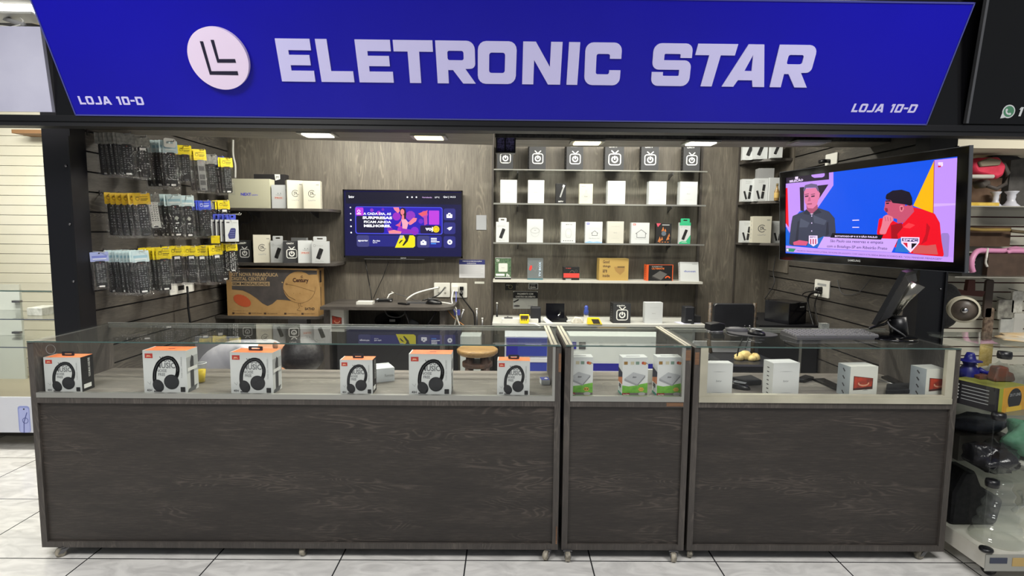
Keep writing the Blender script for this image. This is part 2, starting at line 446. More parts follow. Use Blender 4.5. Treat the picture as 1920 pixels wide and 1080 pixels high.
# beam under the signs, backing boards
mb = MB()
zb = P(500, 243, Y=2.90).z
mb.box(-4.6, 2.86, zb, 4.6, 2.94, 2.145, mat('beam_black', (17, 17, 20), .45))
mb.box(-4.6, 2.852, 2.115, 4.6, 2.86, 2.14, BLACK)
structure(mb.build('trim_3'), 'black beam under the signs')
BLB = mat('fascia_black', (7, 7, 9), .18)
mb = MB(); mb.box(-2.205, 2.865, 2.14, 4.6, 2.90, 2.95, BLB); structure(mb.build('wall_front'), 'black fascia board behind the signs')

# ---- the blue sign, leaning forward
sA = P(142, 218, Y=2.85); sB = P(1737, 233, Y=2.85)
zs = (sA.z + sB.z) / 2
tA = P(54, 0, X=sA.x); tB = P(1825, 5, X=sB.x)
top = (tA + tB) / 2
vdir = Vector((0, top.y - 2.85, top.z - zs)).normalized()
SO = Vector((0, 2.85, zs)); ndir = Vector((1, 0, 0)).cross(vdir)          # towards the viewer and down
SM = Matrix(((1, 0, ndir.x, 0), (0, vdir.y, ndir.y, 2.85), (0, vdir.z, ndir.z, zs), (0, 0, 0, 1)))
def suv(px, py):
    r = ray(px, py); t = (SO - Vector((0, 0, EYE))).dot(ndir) / r.dot(ndir)
    q = Vector((0, 0, EYE)) + r * t - SO
    return (q.x, q.dot(vdir))
SL = P(1825, 4, X=sB.x); SH = (SL - Vector((sB.x, 2.85, zs))).length
sx0, sx1 = sA.x, sB.x
BLUE = mottled('sign_blue_acrylic', (19, 16, 160), (23, 19, 172), .8, .12)
BLUE.node_tree.nodes['Principled BSDF'].inputs['Specular IOR Level'].default_value = .22
LILAC = mat('sign_letter_film', (206, 202, 246), .4)
PINKW = mat('sign_disc_acrylic', (232, 214, 240), .35)
DKNAVY = mat('sign_disc_mark', (18, 14, 46), .4)
sign = empty('shop_sign', (0, 2.85, zs), 'long glossy blue shop sign reading ELETRONIC STAR, leaning forward over the shop front', 'sign')
Ms = Matrix.Translation(-Vector((0, 2.85, zs))) @ SM
mb = MB(); mb.prism([(sx0, 0), (sx1, 0), (sx1, SH), (sx0, SH)], -.012, 0, BLUE, Ms); mb.build('sign_panel', sign)
mb = MB()
for a, b in (((sx0, 0), (sx1, .006)), ((sx0, SH - .006), (sx1, SH)), ((sx0, 0), (sx0 + .005, SH)), ((sx1 - .005, 0), (sx1, SH))):
    mb.prism([(a[0], a[1]), (b[0], a[1]), (b[0], b[1]), (a[0], b[1])], .0003, .004, mat('sign_edge', (70, 74, 150), .4), Ms)
mb.build('edge_trim', sign)
# side cheeks and support behind the leaning panel
for x in (sx0, sx1 - .01):
    mb = MB(); bt = Vector((x, 2.85, zs)); tp = bt + vdir * SH
    mb.hexa([(x, 2.852, zs), (x + .01, 2.852, zs), (x + .01, 2.864, zs), (x, 2.864, zs), (x, tp.y + .012, tp.z - .006), (x + .01, tp.y + .012, tp.z - .006), (x + .01, 2.864, tp.z - .006), (x, 2.864, tp.z - .006)], BLACK)
    mb.build('side_cheek', sign, origin=(0, 2.85, zs))
LET = [('E', 523, 586), ('L', 598, 660), ('E', 671, 733.5), ('T', 737, 810), ('R', 819, 891), ('O', 896, 967.5), ('N', 980.5, 1054), ('I', 1064.5, 1085),
       ('C', 1095, 1166), ('S', 1222, 1297), ('T', 1308, 1371), ('A', 1380, 1432), ('R', 1451, 1533)]
# true edges of each letter read at cap height and baseline of the sign plane
LPX = {0: (516, 530, 582, 591), 1: (591, 604, 616, 665), 2: (665, 675, 732, 738), 3: (737, 762, 811, 795), 4: (816, 821, 891, 891),
       5: (896, 896, 968, 968), 6: (981, 979, 1055, 1050), 7: (1067, 1062, 1088, 1082), 8: (1098, 1095, 1166, 1162), 9: (1226, 1220, 1298, 1293),
       10: (1305, 1320, 1380, 1345), 11: (1395, 1358, 1430, 1438), 12: (1462, 1443, 1533, 1514)}
v0 = suv(900, 156.5)[1]; v1 = suv(900, 76.5)[1]; ch = v1 - v0
for i, (c, a, b) in enumerate(LET):
    ty = 76.5 + (a - 900) * .0085; by = 156.5 + (a - 900) * .0065
    q = LPX[i]
    if c in 'TA':
        my = 80 if c == 'T' else 154
        u0 = suv(q[0] if c == 'T' else q[1], my)[0]; u1 = suv(q[2] if c == 'T' else q[3], my)[0]
    elif c == 'L': u0 = (suv(q[0], ty)[0] + suv(q[1], by)[0]) / 2; u1 = suv(q[3], by)[0]
    else: u0 = (suv(q[0], ty)[0] + suv(q[1], by)[0]) / 2; u1 = (suv(q[2], ty)[0] + suv(q[3], by)[0]) / 2
    sh = (suv(q[0], ty)[0] - suv(q[1], by)[0]) if c not in 'TA' else (.02 if i > 9 else 0)
    loops = [[(u0 + p[0] * ch + (p[1] - .5) * sh, v0 + p[1] * ch) for p in lp] for lp in glyph(c, (u1 - u0) / ch)]
    v, f = tri_fill(loops, .0025)
    o = MB().add([(p[0], p[1], p[2] + .0032) for p in v], f, LILAC, Ms).build('letter', sign)
for (px0, px1, yb, yt) in ((149, 271, 195.5, 180), (1595, 1715, 210, 194)):
    u = suv(px0 + (2 if px0 < 900 else 0), yb)[0]; uend = suv(px1, yb)[0]; v_0 = suv(px0, yb)[1]; hh = suv(px0, yt)[1] - v_0
    tot = sum(GW[c] + .12 for c in 'LOJA 10-D') - .12; k = (uend - u) / (tot * hh); sh = .0 if px0 < 900 else .12
    x = 0
    for c in 'LOJA 10-D':
        if c != ' ':
            loops = [[(u + (x + p[0]) * hh * k + p[1] * sh * hh, v_0 + p[1] * hh) for p in lp] for lp in glyph(c, GW[c], .25, .22)]
            v, f = tri_fill(loops); MB().add([(p[0], p[1], .0012) for p in v], f, LILAC, Ms).build('letter', sign)
        x += GW[c] + .12
dc = suv(413, 109); dr = (suv(470, 112)[0] - suv(356, 105)[0]) / 2 * .985
mb = MB(); mb.prism(circ(dc[0], dc[1], dr, 64), .002, .022, PINKW, Ms)
disc = mb.build('logo_disc', sign)
mb = MB()
for pts in (((379, 75.6), (385, 76), (400.4, 131.6), (449, 131.6), (450.6, 139), (397.6, 138)), ((399, 73.3), (405, 73.3), (414.4, 109), (444.4, 109), (446.2, 115.8), (411.6, 115.8))):
    v, f = tri_fill([[suv(*p) for p in pts]], .0006); mb.add([(p[0], p[1], p[2] + .0228) for p in v], f, DKNAVY, Ms)
mb.build('logo_mark', disc)

# neighbour signs
dv0 = P(1808, 232, Y=2.85); dv1 = P(1848, 12, X=dv0.x)
def leaning(x0, x1, y0, z0, y1, z1, th, m):
    b = MB(); d = Vector((0, y1 - y0, z1 - z0)).normalized(); n = Vector((1, 0, 0)).cross(d)
    q = [Vector((x0, y0, z0)), Vector((x1, y0, z0)), Vector((x1, y1, z1)), Vector((x0, y1, z1))]
    back = [p - n * th for p in q]
    b.add([tuple(p) for p in q + back], [(0, 1, 2, 3), (7, 6, 5, 4), (0, 4, 5, 1), (1, 5, 6, 2), (2, 6, 7, 3), (3, 7, 4, 0)], m)
    return b, Matrix(((1, 0, n.x, 0), (0, d.y, n.y, y0), (0, d.z, n.z, z0), (0, 0, 0, 1)))
wh = empty('neighbour_sign', (dv0.x + .6, 2.85, dv0.z), 'glossy black neighbour sign with a green phone emblem at the right edge', 'sign')
b, MW = leaning(dv0.x + .012, 4.4, dv0.y, dv0.z, dv1.y, dv1.z + .10, .008, mat('black_acrylic', (6, 6, 7), .12))
b.build('sign_panel', wh, origin=wh.location)
b, _ = leaning(dv0.x, dv0.x + .012, dv0.y - .012, dv0.z, dv1.y - .012, dv1.z + .10, .02, STEEL)
b.build('side_trim', wh, origin=wh.location)
def muv(M, px, py):
    Mi = M.inverted(); o = Mi @ Vector((0, 0, EYE)); d = (Mi.to_3x3() @ ray(px, py)); t = -o.z / d.z
    q = o + d * t; return q.x, q.y
b = MB(); c = muv(MW, 1891, 209); rr_ = (muv(MW, 1903, 209)[0] - c[0])
GRN = cm(70, 122, 92)
b.plate(circ(c[0], c[1], rr_), PAPER, MW, .001); b.plate([(c[0] - rr_ * 1.15, c[1] - rr_ * 1.05), (c[0] - rr_ * .2, c[1] - rr_ * .9), (c[0] - rr_ * .95, c[1] - rr_ * .2)], PAPER, MW, .0012)
b.plate(circ(c[0], c[1], rr_ * .82), GRN, MW, .0016)
b.plates(ring(c[0] + rr_ * .1, c[1] + rr_ * .1, rr_ * .5, rr_ * .24, PI * .95, PI * 1.6, 8), PAPER, MW, .002)
b.plate(circ(c[0] - rr_ * .38, c[1] + rr_ * .22, rr_ * .19, 10), PAPER, MW, .0024); b.plate(circ(c[0] + rr_ * .22, c[1] - rr_ * .38, rr_ * .19, 10), PAPER, MW, .0024)
a1 = muv(MW, 1906, 218); a2 = muv(MW, 1918, 201)
hh = a2[1] - a1[1]; b.plates([[(a1[0] + (p[0] + .2 * p[1]) * hh, a1[1] + p[1] * hh) for p in q_] for q_ in ([(.16, 0), (.42, 0), (.42, 1), (.16, 1)], [(0, .72), (.2, .72), (.2, 1), (.12, 1)])], PAPER, MW, .002)
b.build('phone_emblem', wh, origin=wh.location)
lw0 = P(98, 210, Y=2.85); lw1 = P(75, 50, X=lw0.x)
b, MW2 = leaning(-4.4, lw0.x, lw0.y, lw0.z, lw1.y, lw1.z, .02, mottled('dusty_white_panel', (176, 176, 196), (190, 190, 208), 3, .35))
o = b.build('blank_sign_panel', origin=(-3.3, 2.85, lw0.z)); tag(o, 'blank dusty white sign panel above the left neighbour shop', 'sign')
mb = MB(); p = P(30, 18, Y=3.1)
mb.box(-4.4, 3.08, P(0, 26, Y=3.1).z, P(72, 18, Y=3.1).x, 3.16, P(0, 8, Y=3.1).z, mat('tube_light', (255, 255, 250), .3, 0, 5))
mb.box(-4.4, 3.06, P(0, 30, Y=3.1).z, P(70, 18, Y=3.1).x, 3.2, P(0, 26, Y=3.1).z, cm(200, 200, 196))
o = mb.build('tube_light', origin=(-3.4, 3.12, P(0, 30, Y=3.1).z)); tag(o, 'white fluorescent tube light above the blank sign at top left', 'ceiling light')
mb = MB(); mb.tube([P(0, 32, Y=3.2), P(45, 47, Y=3.0)], .012, cm(150, 150, 150)); mb.tube([P(-10, 47, Y=3.0), P(20, 51, Y=2.98), P(38, 47, Y=3.0), P(44, 40, Y=3.0), P(38, 33, Y=3.06)], .004, WHITE)
mb.tube([P(0, 40, Y=3.5), P(75, 58, Y=3.3)], .03, cm(40, 40, 42), 4)
o = mb.build('light_bracket', origin=P(20, 45, Y=3.1)); tag(o, 'grey bracket with a loose white cable under the tube light', 'bracket')

# ---- soffit boards with their lamps
zS = 2.17
def plan(px, py): q = P(px, py, Z=zS); return (q.x, q.y)
SOF = wood('laminate_soffit', (96, 92, 85), (116, 111, 103), (140, 134, 124), 'X', .5, 1.2)
fl = plan(450, 246); fr_ = plan(925, 250); rl = plan(440, 258); rr2 = plan(925, 272)
k = (rr2[1] - rl[1]) / (rr2[0] - rl[0])
mb = MB(); mb.prism([(XL, fl[1] - .01), (fr_[0], fr_[1]), (rr2[0], rr2[1]), (XL, rl[1] + k * (XL - rl[0]))], zS, zS + .03, SOF)
mb.box(XL, fl[1] - .012, zS, fr_[0], fl[1] - .002, zS + .35, BLACKM)
tag(mb.build('soffit_board', origin=(-1.2, 3.6, zS)), 'dark laminate soffit board over the left half of the shop, two lamps in it', 'soffit')
a = plan(965, 262); b2 = plan(1480, 266); c = plan(965, 275); d = plan(1480, 276)
kf = (b2[1] - a[1]) / (b2[0] - a[0]); kr = (d[1] - c[1]) / (d[0] - c[0])
mb = MB(); mb.prism([(a[0], a[1]), (XR, a[1] + kf * (XR - a[0])), (XR, c[1] + kr * (XR - c[0])), (c[0], c[1])], zS, zS + .03, SOF)
mb.box(a[0] - .12, a[1] - .04, zS + .005, XR, a[1] - .052, zS + .35, mottled('rough_black_board', (22, 22, 24), (50, 50, 50), 60, .8))
tag(mb.build('soffit_board', origin=(1.2, 3.7, zS)), 'dark laminate soffit board over the right half of the shop, above the niche shelves', 'soffit')
LAMPW = mat('lamp_glow', (255, 250, 232), .4, 0, 9); LAMPY = mat('lamp_glow_warm', (255, 236, 170), .4, 0, 9); LAMPO = mat('lamp_off', (150, 150, 150), .4)
LN = ['lit square soffit lamp at the far left of the soffit, above the left shelves', 'brightest square soffit lamp, above the wall television', 'dim warm soffit lamp above the second niche column', 'lit square soffit lamp at the right end of the niche', 'unlit grey soffit lamp above the right slat wall']
for i, (px, py, m, e) in enumerate(((592, 251, LAMPW, 9), (803, 256, LAMPY, 11), (1102, 266, LAMPY, 3), (1318, 267, LAMPW, 9), (1522, 267, LAMPO, 0))):
    q = P(px, py, Z=zS - .01)
    t = empty('soffit_lamp', (q.x, q.y + .04, zS - .012), LN[i], 'ceiling light', 'square lamps of the soffit')
    MB().prism(rrect(-.105, -.075, .105, .075, .01), 0, .0115, ALU).build('lamp_frame', t)
    MB().prism(rrect(-.08, -.058, .08, .058, .006), -.004, -.0003, m).build('diffuser', t)
    if e:
        l = area('soffit_lamp_light', (q.x, q.y + .04, zS - .022), (.14, .1), e, (1, .95, .82), spread=160)
# metal hanger in the gap between the soffit boards
mb = MB(); HB = mottled('glitter_black', (24, 22, 40), (110, 105, 160), 90, .5)
g0 = P(930, 240, Y=3.62); g1 = P(966, 285, Y=3.62)
mb.box(g0.x, 3.62, g1.z, g1.x, 3.64, g0.z + .12, HB)
for s in (0, .45, .95): x = g0.x + (g1.x - g0.x) * s; mb.box(x, 3.60, g1.z - .005, x + .008, 3.618, g0.z + .12, BLACK)
mb.box(g0.x, 3.59, g1.z - .01, g1.x, 3.64, g1.z, BLACK)
tag(mb.build('hanger_bracket', origin=(g0.x, 3.62, g1.z)), 'black metal hanger bracket in the gap between the two soffit boards', 'bracket')

# ================================================================ counters
def caster(parent, x, y, rz, big=True):
    M = Matrix.Translation((x, y, 0)) @ Matrix.Rotation(rz, 4, 'Z')
    b = MB(); b.box(-.022, -.022, .048, .022, .022, .052, STEEL, M)
    b.tube([(0, 0, .040), (0, 0, .049)], .012, STEEL, 10, M)
    for s in (-1, 1): b.hexa([M @ Vector(p) for p in ((s * .0155 - .001, .012, .020), (s * .0155 + .001, .012, .020), (s * .0155 + .001, .034, .020), (s * .0155 - .001, .034, .020), (s * .0155 - .001, -.014, .042), (s * .0155 + .001, -.014, .042), (s * .0155 + .001, .018, .042), (s * .0155 - .001, .018, .042))], STEEL)
    c = b.build('caster', parent, origin=parent.location)
    w = MB(); Mw = M @ Matrix.Translation((0, .022, .0235)) @ Matrix.Rotation(PI / 2, 4, 'Y')
    w.lathe([(.005, -.0125), (.0195, -.0125), (.0235, -.008), (.0235, .008), (.0195, .0125), (.005, .0125)], mottled('worn_wheel', (90, 86, 78), (176, 168, 150), 40, .5), Mw, 20)
    w.tube([Mw @ Vector((0, 0, -.013)), Mw @ Vector((0, 0, .013))], .004, BLACK, 8)
    o = w.build('wheel', c, origin=parent.location); o.location = (0, 0, 0)
ZT, ZG = 1.07, .816
def counter(x0, x1, label, castx, frame, fw, leftside=True, rightside=True, chips=()):
    y0, y1 = D, 3.20; zb_ = .05
    t = empty('display_counter', ((x0 + x1) / 2, (y0 + y1) / 2, 0), label, 'display counter', 'glass-topped counters along the shop front')
    O = t.location
    b = MB()
    b.box(x0, y0, zb_, x0 + .028, y1, ZT - .008, LAME); b.box(x1 - .028, y0, zb_, x1, y1, ZT - .008, LAME)
    b.box(x0 + .028, y0, zb_, x1 - .028, y0 + .02, zb_ + .028, LAME); b.box(x0 + .028, y0, ZG - .045, x1 - .028, y0 + .02, ZG - .018, LAME)
    for (cx, z0, z1, w_) in chips: b.box(cx - w_ / 2, y0 - .0012, z0, cx + w_ / 2, y0 + .001, z1, CHIP)
    b.build('frame', t, origin=O)
    b = MB(); b.box(x0 + .028, y0 + .012, zb_ + .028, x1 - .028, y0 + .026, ZG - .045, LAM); b.build('front_panel', t, origin=O)
    b = MB(); b.box(x0 + .028, y0 + .03, ZG - .02, x1 - .028, y1 - .01, ZG - .004, SHOWB); b.build('display_bed', t, origin=O)
    b = MB(); b.box(x0 + .028, y0 + .02, zb_, x1 - .028, y1 - .01, zb_ + .018, LAM); b.build('bottom_board', t, origin=O)
    # window frame of the case
    b = MB(); xa, xb = x0 + .028, x1 - .028
    b.box(xa, y0 - .003, ZG - .018, xb, y0 + .018, ZG + fw, frame)
    if fw > .02: b.box(xa, y0 - .007, ZG - .018, xb, y0 - .003, ZG + fw - .014, frame)
    ws = .012 if fw < .02 else .036
    if leftside: b.box(xa, y0 - .003, ZG + fw, xa + ws, y0 + .018, ZT - .008, frame)
    if rightside: b.box(xb - ws, y0 - .003, ZG + fw, xb, y0 + .018, ZT - .008, frame)
    b.build('window_frame', t, origin=O)
    b = MB(); b.box(xa + .004, y0 + .006, ZG + fw - .003, xb - .004, y0 + .010, ZT - .009, GLASS); b.build('front_glass', t, origin=O)
    b = MB(); b.box(x0 + .004, y0 - .004, ZT - .006, x1 - .004, y1 + .002, ZT, GLASST)
    b.box(x0 + .004, y0 - .006, ZT - .006, x1 - .004, y0 - .004, ZT, GLASSE); b.box(x0 + .004, y1 + .002, ZT - .006, x1 - .004, y1 + .006, ZT + .001, ALU)
    b.build('glass_top', t, origin=O)
    b = MB(); b.box(xa, y1 - .03, ZT - .022, xb, y1 - .01, ZT - .0065, ALU); b.build('rear_rail', t, origin=O)
    for cx, cy, rz in castx: caster(t, cx, cy, rz)
    return t
cA0, cA1 = P(50, 640, Y=D).x, P(1050, 800, Y=D).x
cB0, cB1 = P(1057, 800, Y=D).x, P(1291, 800, Y=D).x
cC0, cC1 = P(1297, 800, Y=D).x, P(1790, 800, Y=D).x
ctA = counter(cA0, cA1, 'longest dark laminate glass-topped counter, at the left, with headphone boxes in it',
        [(cA0 + .10, D + .022, 2.3), (P(573, 1040, Y=D + .05).x, D + .05, 3.0), (cA1 - .045, D + .018, 2.6), (cA0 + .09, 3.12, 0), (cA1 - .05, 3.12, 0)], ALU, .006, False, True, [(cA1 - .006, .94, 1.03, .012), (cA1 - .008, .08, .17, .006)])
ctB = counter(cB0, cB1, 'narrowest dark laminate glass-topped counter, in the middle, with green and white boxes',
        [(cB0 + .03, D + .010, 3.14), (cB1 - .05, D + .010, 3.05), (cB0 + .04, 3.12, 0), (cB1 - .06, 3.12, 0)], ALU, .008, True, True, [(cB1 - .018, 1.0, 1.05, .03), (cB1 - .07, ZG - .04, ZG - .022, .08)])
ctC = counter(cC0, cC1, 'right-hand dark laminate glass-topped counter with cream-framed case and keyboard on it',
        [(cC0 + .03, D + .05, 2.9), (cC1 - .08, D + .03, 1.8), (cC0 + .05, 3.12, 0), (cC1 - .08, 3.12, 0)], ALUC, .022, True, True, [(cC0 + .012, .98, 1.04, .02)])
# aluminium corner rails on the tops beside the joint
for ct, xs in ((ctA, (cA1 - .05,)), (ctB, (cB0 + .004, cB1 - .034))):
    for x in xs:
        b = MB(); b.box(x, D - .004, ZT + .0005, x + .03, 3.2, ZT + .004, ALUC); b.box(x + .012, D - .002, ZT + .004, x + .016, 3.2, ZT + .005, STEEL); b.build('corner_rail', ct, origin=ct.location)
# little emblem sticker ring on the left counter's glass
b = MB(); q = P(95, 655, Y=D + .005); b.plates(ring(q.x, q.z, .022, .003), mat('faint_sticker', (120, 118, 114), .6), Matrix(((1, 0, 0, 0), (0, 0, -1, D + .0055), (0, 1, 0, 0), (0, 0, 0, 1))), .0003)
b.build('ring_sticker', ctA, origin=ctA.location)
# ================================================================ cartons
GREYT = cm(150, 152, 152); DGREY = cm(70, 70, 72); INK = cm(24, 24, 26); WP = mat('white_print', (226, 226, 222), .6)
def fit(px, Y):
    x0, x1, yt, yb = px; xm = (x0 + x1) / 2
    a = P(x0, yb, Y=Y); b = P(x1, yb, Y=Y); t = P(xm, yt, Y=Y); m = P(xm, yb, Y=Y)
    return m.x, b.x - a.x, t.z - m.z, m.z
def carton(name, label, px, Y, d, z=None, body=None, top=None, side=None, prints=None, rz=0, group=None, cat='box', w=None, tab=None, h=None):
    X, w_, h_, z_ = fit(px, Y)
    w = w or w_; h = h or h_; z = z_ if z is None else z
    body = body or PAPER; top = top or body; side = side or body
    b = MB(); e = .0012
    b.add([(-w/2, 0, 0), (w/2, 0, 0), (w/2, d, 0), (-w/2, d, 0), (-w/2, 0, h), (w/2, 0, h), (w/2, d, h), (-w/2, d, h)], [(0, 1, 5, 4)], body)
    b.add([(-w/2, 0, 0), (w/2, 0, 0), (w/2, d, 0), (-w/2, d, 0), (-w/2, 0, h), (w/2, 0, h), (w/2, d, h), (-w/2, d, h)], [(2, 3, 7, 6), (3, 2, 1, 0)], body)
    b.add([(-w/2, 0, 0), (w/2, 0, 0), (w/2, d, 0), (-w/2, d, 0), (-w/2, 0, h), (w/2, 0, h), (w/2, d, h), (-w/2, d, h)], [(1, 2, 6, 5), (3, 0, 4, 7)], side)
    b.add([(-w/2, 0, 0), (w/2, 0, 0), (w/2, d, 0), (-w/2, d, 0), (-w/2, 0, h), (w/2, 0, h), (w/2, d, h), (-w/2, d, h)], [(4, 5, 6, 7)], top)
    # tuck-flap seams
    b.box(-w/2 + .001, e, h, w/2 - .001, e + .0008, h + .0004, cm(140, 140, 136))
    if prints: prints(b, w, d, h)
    o = b.build(name, mw=Matrix.Translation((X, Y, z)) @ Matrix.Rotation(rz, 4, 'Z'))
    tag(o, label, cat, group)
    if tab:
        t = MB(); tw, th, tm = tab
        F_ = FR(w, d, h)
        v, f = tri_fill([rrect(-tw/2, h, tw/2, h + th, th * .2), rrect(-tw * .22, h + th * .4, tw * .22, h + th * .68, th * .1)], .0006)
        t.add([(p[0], p[1], p[2] - .003) for p in v], f, tm, F_); t.build('hang_tab', o)
    return o
def p_ontv(b, w, d, h):
    f = FR(w, d, h); s = w * .62; c = (w * .02, h * .42); lw = w * .055
    b.plates(stroke(rrect(c[0] - s/2, c[1] - s * .46, c[0] + s/2, c[1] + s * .46, s * .2), lw, True), WP, f, .0005)
    b.plates(ring(c[0], c[1], s * .24, lw * 1.3, PI * .65, PI * 2.35, 20), WP, f, .0005)
    b.rect(c[0] - lw * .7, c[1] - s * .02, c[0] + lw * .7, c[1] + s * .3, WP, f, .0007)
    b.plates(stroke([(c[0] - s * .28, c[1] + s * .74), (c[0], c[1] + s * .48), (c[0] + s * .28, c[1] + s * .74)], lw), WP, f, .0005)
    b.text('ONTV', -w * .30, h * .85, w * .46, h * .075, WP, f, .0005, .03)
    l = LT(w, d, h)
    for k in range(6): b.rect(d * .35, h * (.16 + .12 * k), d * .55, h * (.19 + .12 * k), cm(120, 120, 120), l, .0005)
def p_btv(col=GREYT, side=True, txt='btv', bar=True):
    def f_(b, w, d, h):
        f = FR(w, d, h)
        b.text(txt, -w * .10, h * .44, w * .20, h * .06, col, f, .0004, .01)
        if bar:
            b.plate([(-w * .27, h * .75), (0, h * .741), (w * .27, h * .75), (0, h * .757)], cm(170, 172, 172), f, .0004)
            b.plate([(-w * .27, h * .12), (0, h * .111), (w * .27, h * .12), (0, h * .127)], cm(170, 172, 172), f, .0004)
        if side:
            l = LT(w, d, h)
            for k in range(7): b.rect(d * .40, h * (.06 + .125 * k), d * .6, h * (.09 + .125 * k), DGREY, l, .0005)
    return f_
def p_unitv(b, w, d, h):
    f = FR(w, d, h); r = w * .2; c = (0, h * .54)
    b.plates(ring(c[0], c[1], r, w * .035, PI * .25, PI * 1.75, 22), DGREY, f, .0004)
    b.plates(stroke([(c[0] - r * .35, c[1] - r * .5), (c[0] - r * .35, c[1] + r * .5), (c[0] + r * .35, c[1]), (c[0] - r * .1, c[1] - r * .25)], w * .03), DGREY, f, .0006)
    b.plates(stroke([(c[0] + r * .1, c[1] + r * .6), (c[0] + r * .55, c[1] - r * .35), (c[0] + r * 1.05, c[1] - r * .35)], w * .03), DGREY, f, .0006)
    b.text('UniTV', -w * .22, h * .27, w * .44, h * .05, GREYT, f, .0004, .02)
    b.rect(w * .25, h * .86, w * .42, h * .872, DGREY, f, .0004); b.rect(w * .25, h * .84, w * .42, h * .85, GREYT, f, .0004)
    l = LT(w, d, h)
    for k in range(5): b.plate(circ(d * .5, h * (.18 + .16 * k), min(w, d) * .09, 8), GREYT, l, .0005)
    l = RT(w, d, h)
    for k in range(5): b.plate(circ(d * .5, h * (.18 + .16 * k), min(w, d) * .07, 8), GREYT, l, .0005)
def stickshape(cx, cy, L_, wd, ang):
    c, s = math.cos(ang), math.sin(ang)
    return [(cx + p[0] * c - p[1] * s, cy + p[0] * s + p[1] * c) for p in rrect(-wd/2, -L_/2, wd/2, L_/2, wd * .2)]
def p_stick(accent=None):
    def f_(b, w, d, h):
        f = FR(w, d, h)
        if accent:
            b.plate([(-w/2, 0), (w/2, 0), (w/2, h * .42), (w * .1, h * .12), (-w * .25, h * .14), (-w/2, h * .06)], accent, f, .0003)
            b.rect(-w/2, h * .86, w/2, h, accent, f, .0003); b.rect(-w * .22, h * .07, w * .22, h * .085, WP, f, .0006)
        b.plate(stickshape(-w * .02, h * .43, h * .5, w * .26, -.35), INK, f, .0006)
        b.plate(stickshape(w * .01, h * .33, h * .12, w * .06, -.35), DGREY, f, .0009)
        b.plates(ring(-w * .33, h * .80, w * .07, w * .02, n=12), GREYT, f, .0004); b.text('TV Stick', -w * .22, h * .775, w * .42, h * .035, GREYT, f, .0004)
        b.text('Stick Pro', -w * .3, h * .07, w * .5, h * .04, GREYT if not accent else WP, f, .0006)
    return f_
def p_duo(b, w, d, h):
    f = FR(w, d, h)
    b.plate(stickshape(-w * .2, h * .28, h * .38, w * .15, .28), INK, f, .0005); b.plate(stickshape(w * .16, h * .42, h * .62, w * .2, -.12), INK, f, .0007)
    b.plate([(w * .02, h * .44), (w * .26, h * .41), (w * .26, h * .43), (w * .02, h * .46)], WP, f, .0009)
    b.text('TV Stick', -w * .22, h * .86, w * .46, h * .05, GREYT, f, .0004); b.rect(-w * .2, h * .81, w * .2, h * .82, GREYT, f, .0004)
    b.plate([(-w * .35, h * .03), (w * .35, h * .03), (w * .3, h * .05), (-w * .3, h * .05)], GREYT, f, .0004)
def p_face(b, w, d, h):
    f = FR(w, d, h)
    for s in (-1, 1): b.plate(circ(w * (.06 * 1 + .09 * s), h * .64, w * .035, 8), cm(110, 120, 120), f, .0004)
    b.plate(rrect(-w * .34, h * .38, w * .34, h * .52, h * .05), cm(200, 190, 186), f, .0004)
    b.text('PRO', -w * .25, h * .42, w * .5, h * .055, cm(196, 90, 70), f, .0007, .03)
    b.plate([(-w * .25, h * .58), (w * .25, h * .58), (w * .1, h * .56), (-w * .1, h * .56)], GREYT, f, .0004)
def p_lines(n=3, txt=None):
    def f_(b, w, d, h):
        f = FR(w, d, h)
        b.text(txt or 'btv', -w * .1, h * .46, w * .2, h * .05, GREYT, f, .0004)
        b.rect(-w * .25, h * .76, w * .25, h * .765, GREYT, f, .0004); b.rect(-w * .22, h * .22, w * .22, h * .225, GREYT, f, .0004)
        l = LT(w, d, h); b.rect(d * .4, h * .1, d * .46, h * .9, cm(180, 184, 184), l, .0004)
    return f_

# ---- glass shelves of the niche
NX0, NX1 = -.125, 1.690
shz = []
for i, (ya, yb_, th) in enumerate(((317, 321, .008), (381, 384, .012), (454.5, 458, .012), (525, 529, .018))):
    z = (P(1000, ya, Y=4.90).z + P(1300, yb_, Y=4.90).z) / 2; shz.append(z)
    lab = ['top glass shelf of the niche, carrying black boxes', 'second glass shelf of the niche, from the top', 'third glass shelf of the niche, with eight boxes', 'lowest and thickest pale shelf of the niche'][i]
    t = empty('niche_shelf', ((NX0 + NX1) / 2, 4.9, z - th), lab, 'shelf', 'shelves of the niche')
    m = pane('shelf_glass', (.94, .965, .955), .02, 1.5, .03) if 'shelf_glass' not in MATS else MATS['shelf_glass']
    b = MB(); b.box(NX0 + .002, 4.902, z - th, NX1 - .002, 5.145, z - .0005, m if i < 3 else cm(176, 174, 166)); 
    b.build('shelf_board', t, origin=t.location)
    b = MB(); b.box(NX0 + .002, 4.897, z - th - .001, NX1 - .002, 4.902, z, ALU if i < 3 else cm(196, 194, 186)); b.build('front_edge', t, origin=t.location)
    for px in (971, 1263 + i * -2):
        x = P(px, ya, Y=5.0).x; b = MB(); b.prism([(0, 0), (.13, 0), (.13, -.012), (.03, -.035), (0, -.05)], -.004, .004, STEEL, Matrix(((0, 0, 1, x), (-1, 0, 0, 5.145), (0, 1, 0, z - th - .001), (0, 0, 0, 1)))); b.build('bracket', t, origin=t.location)
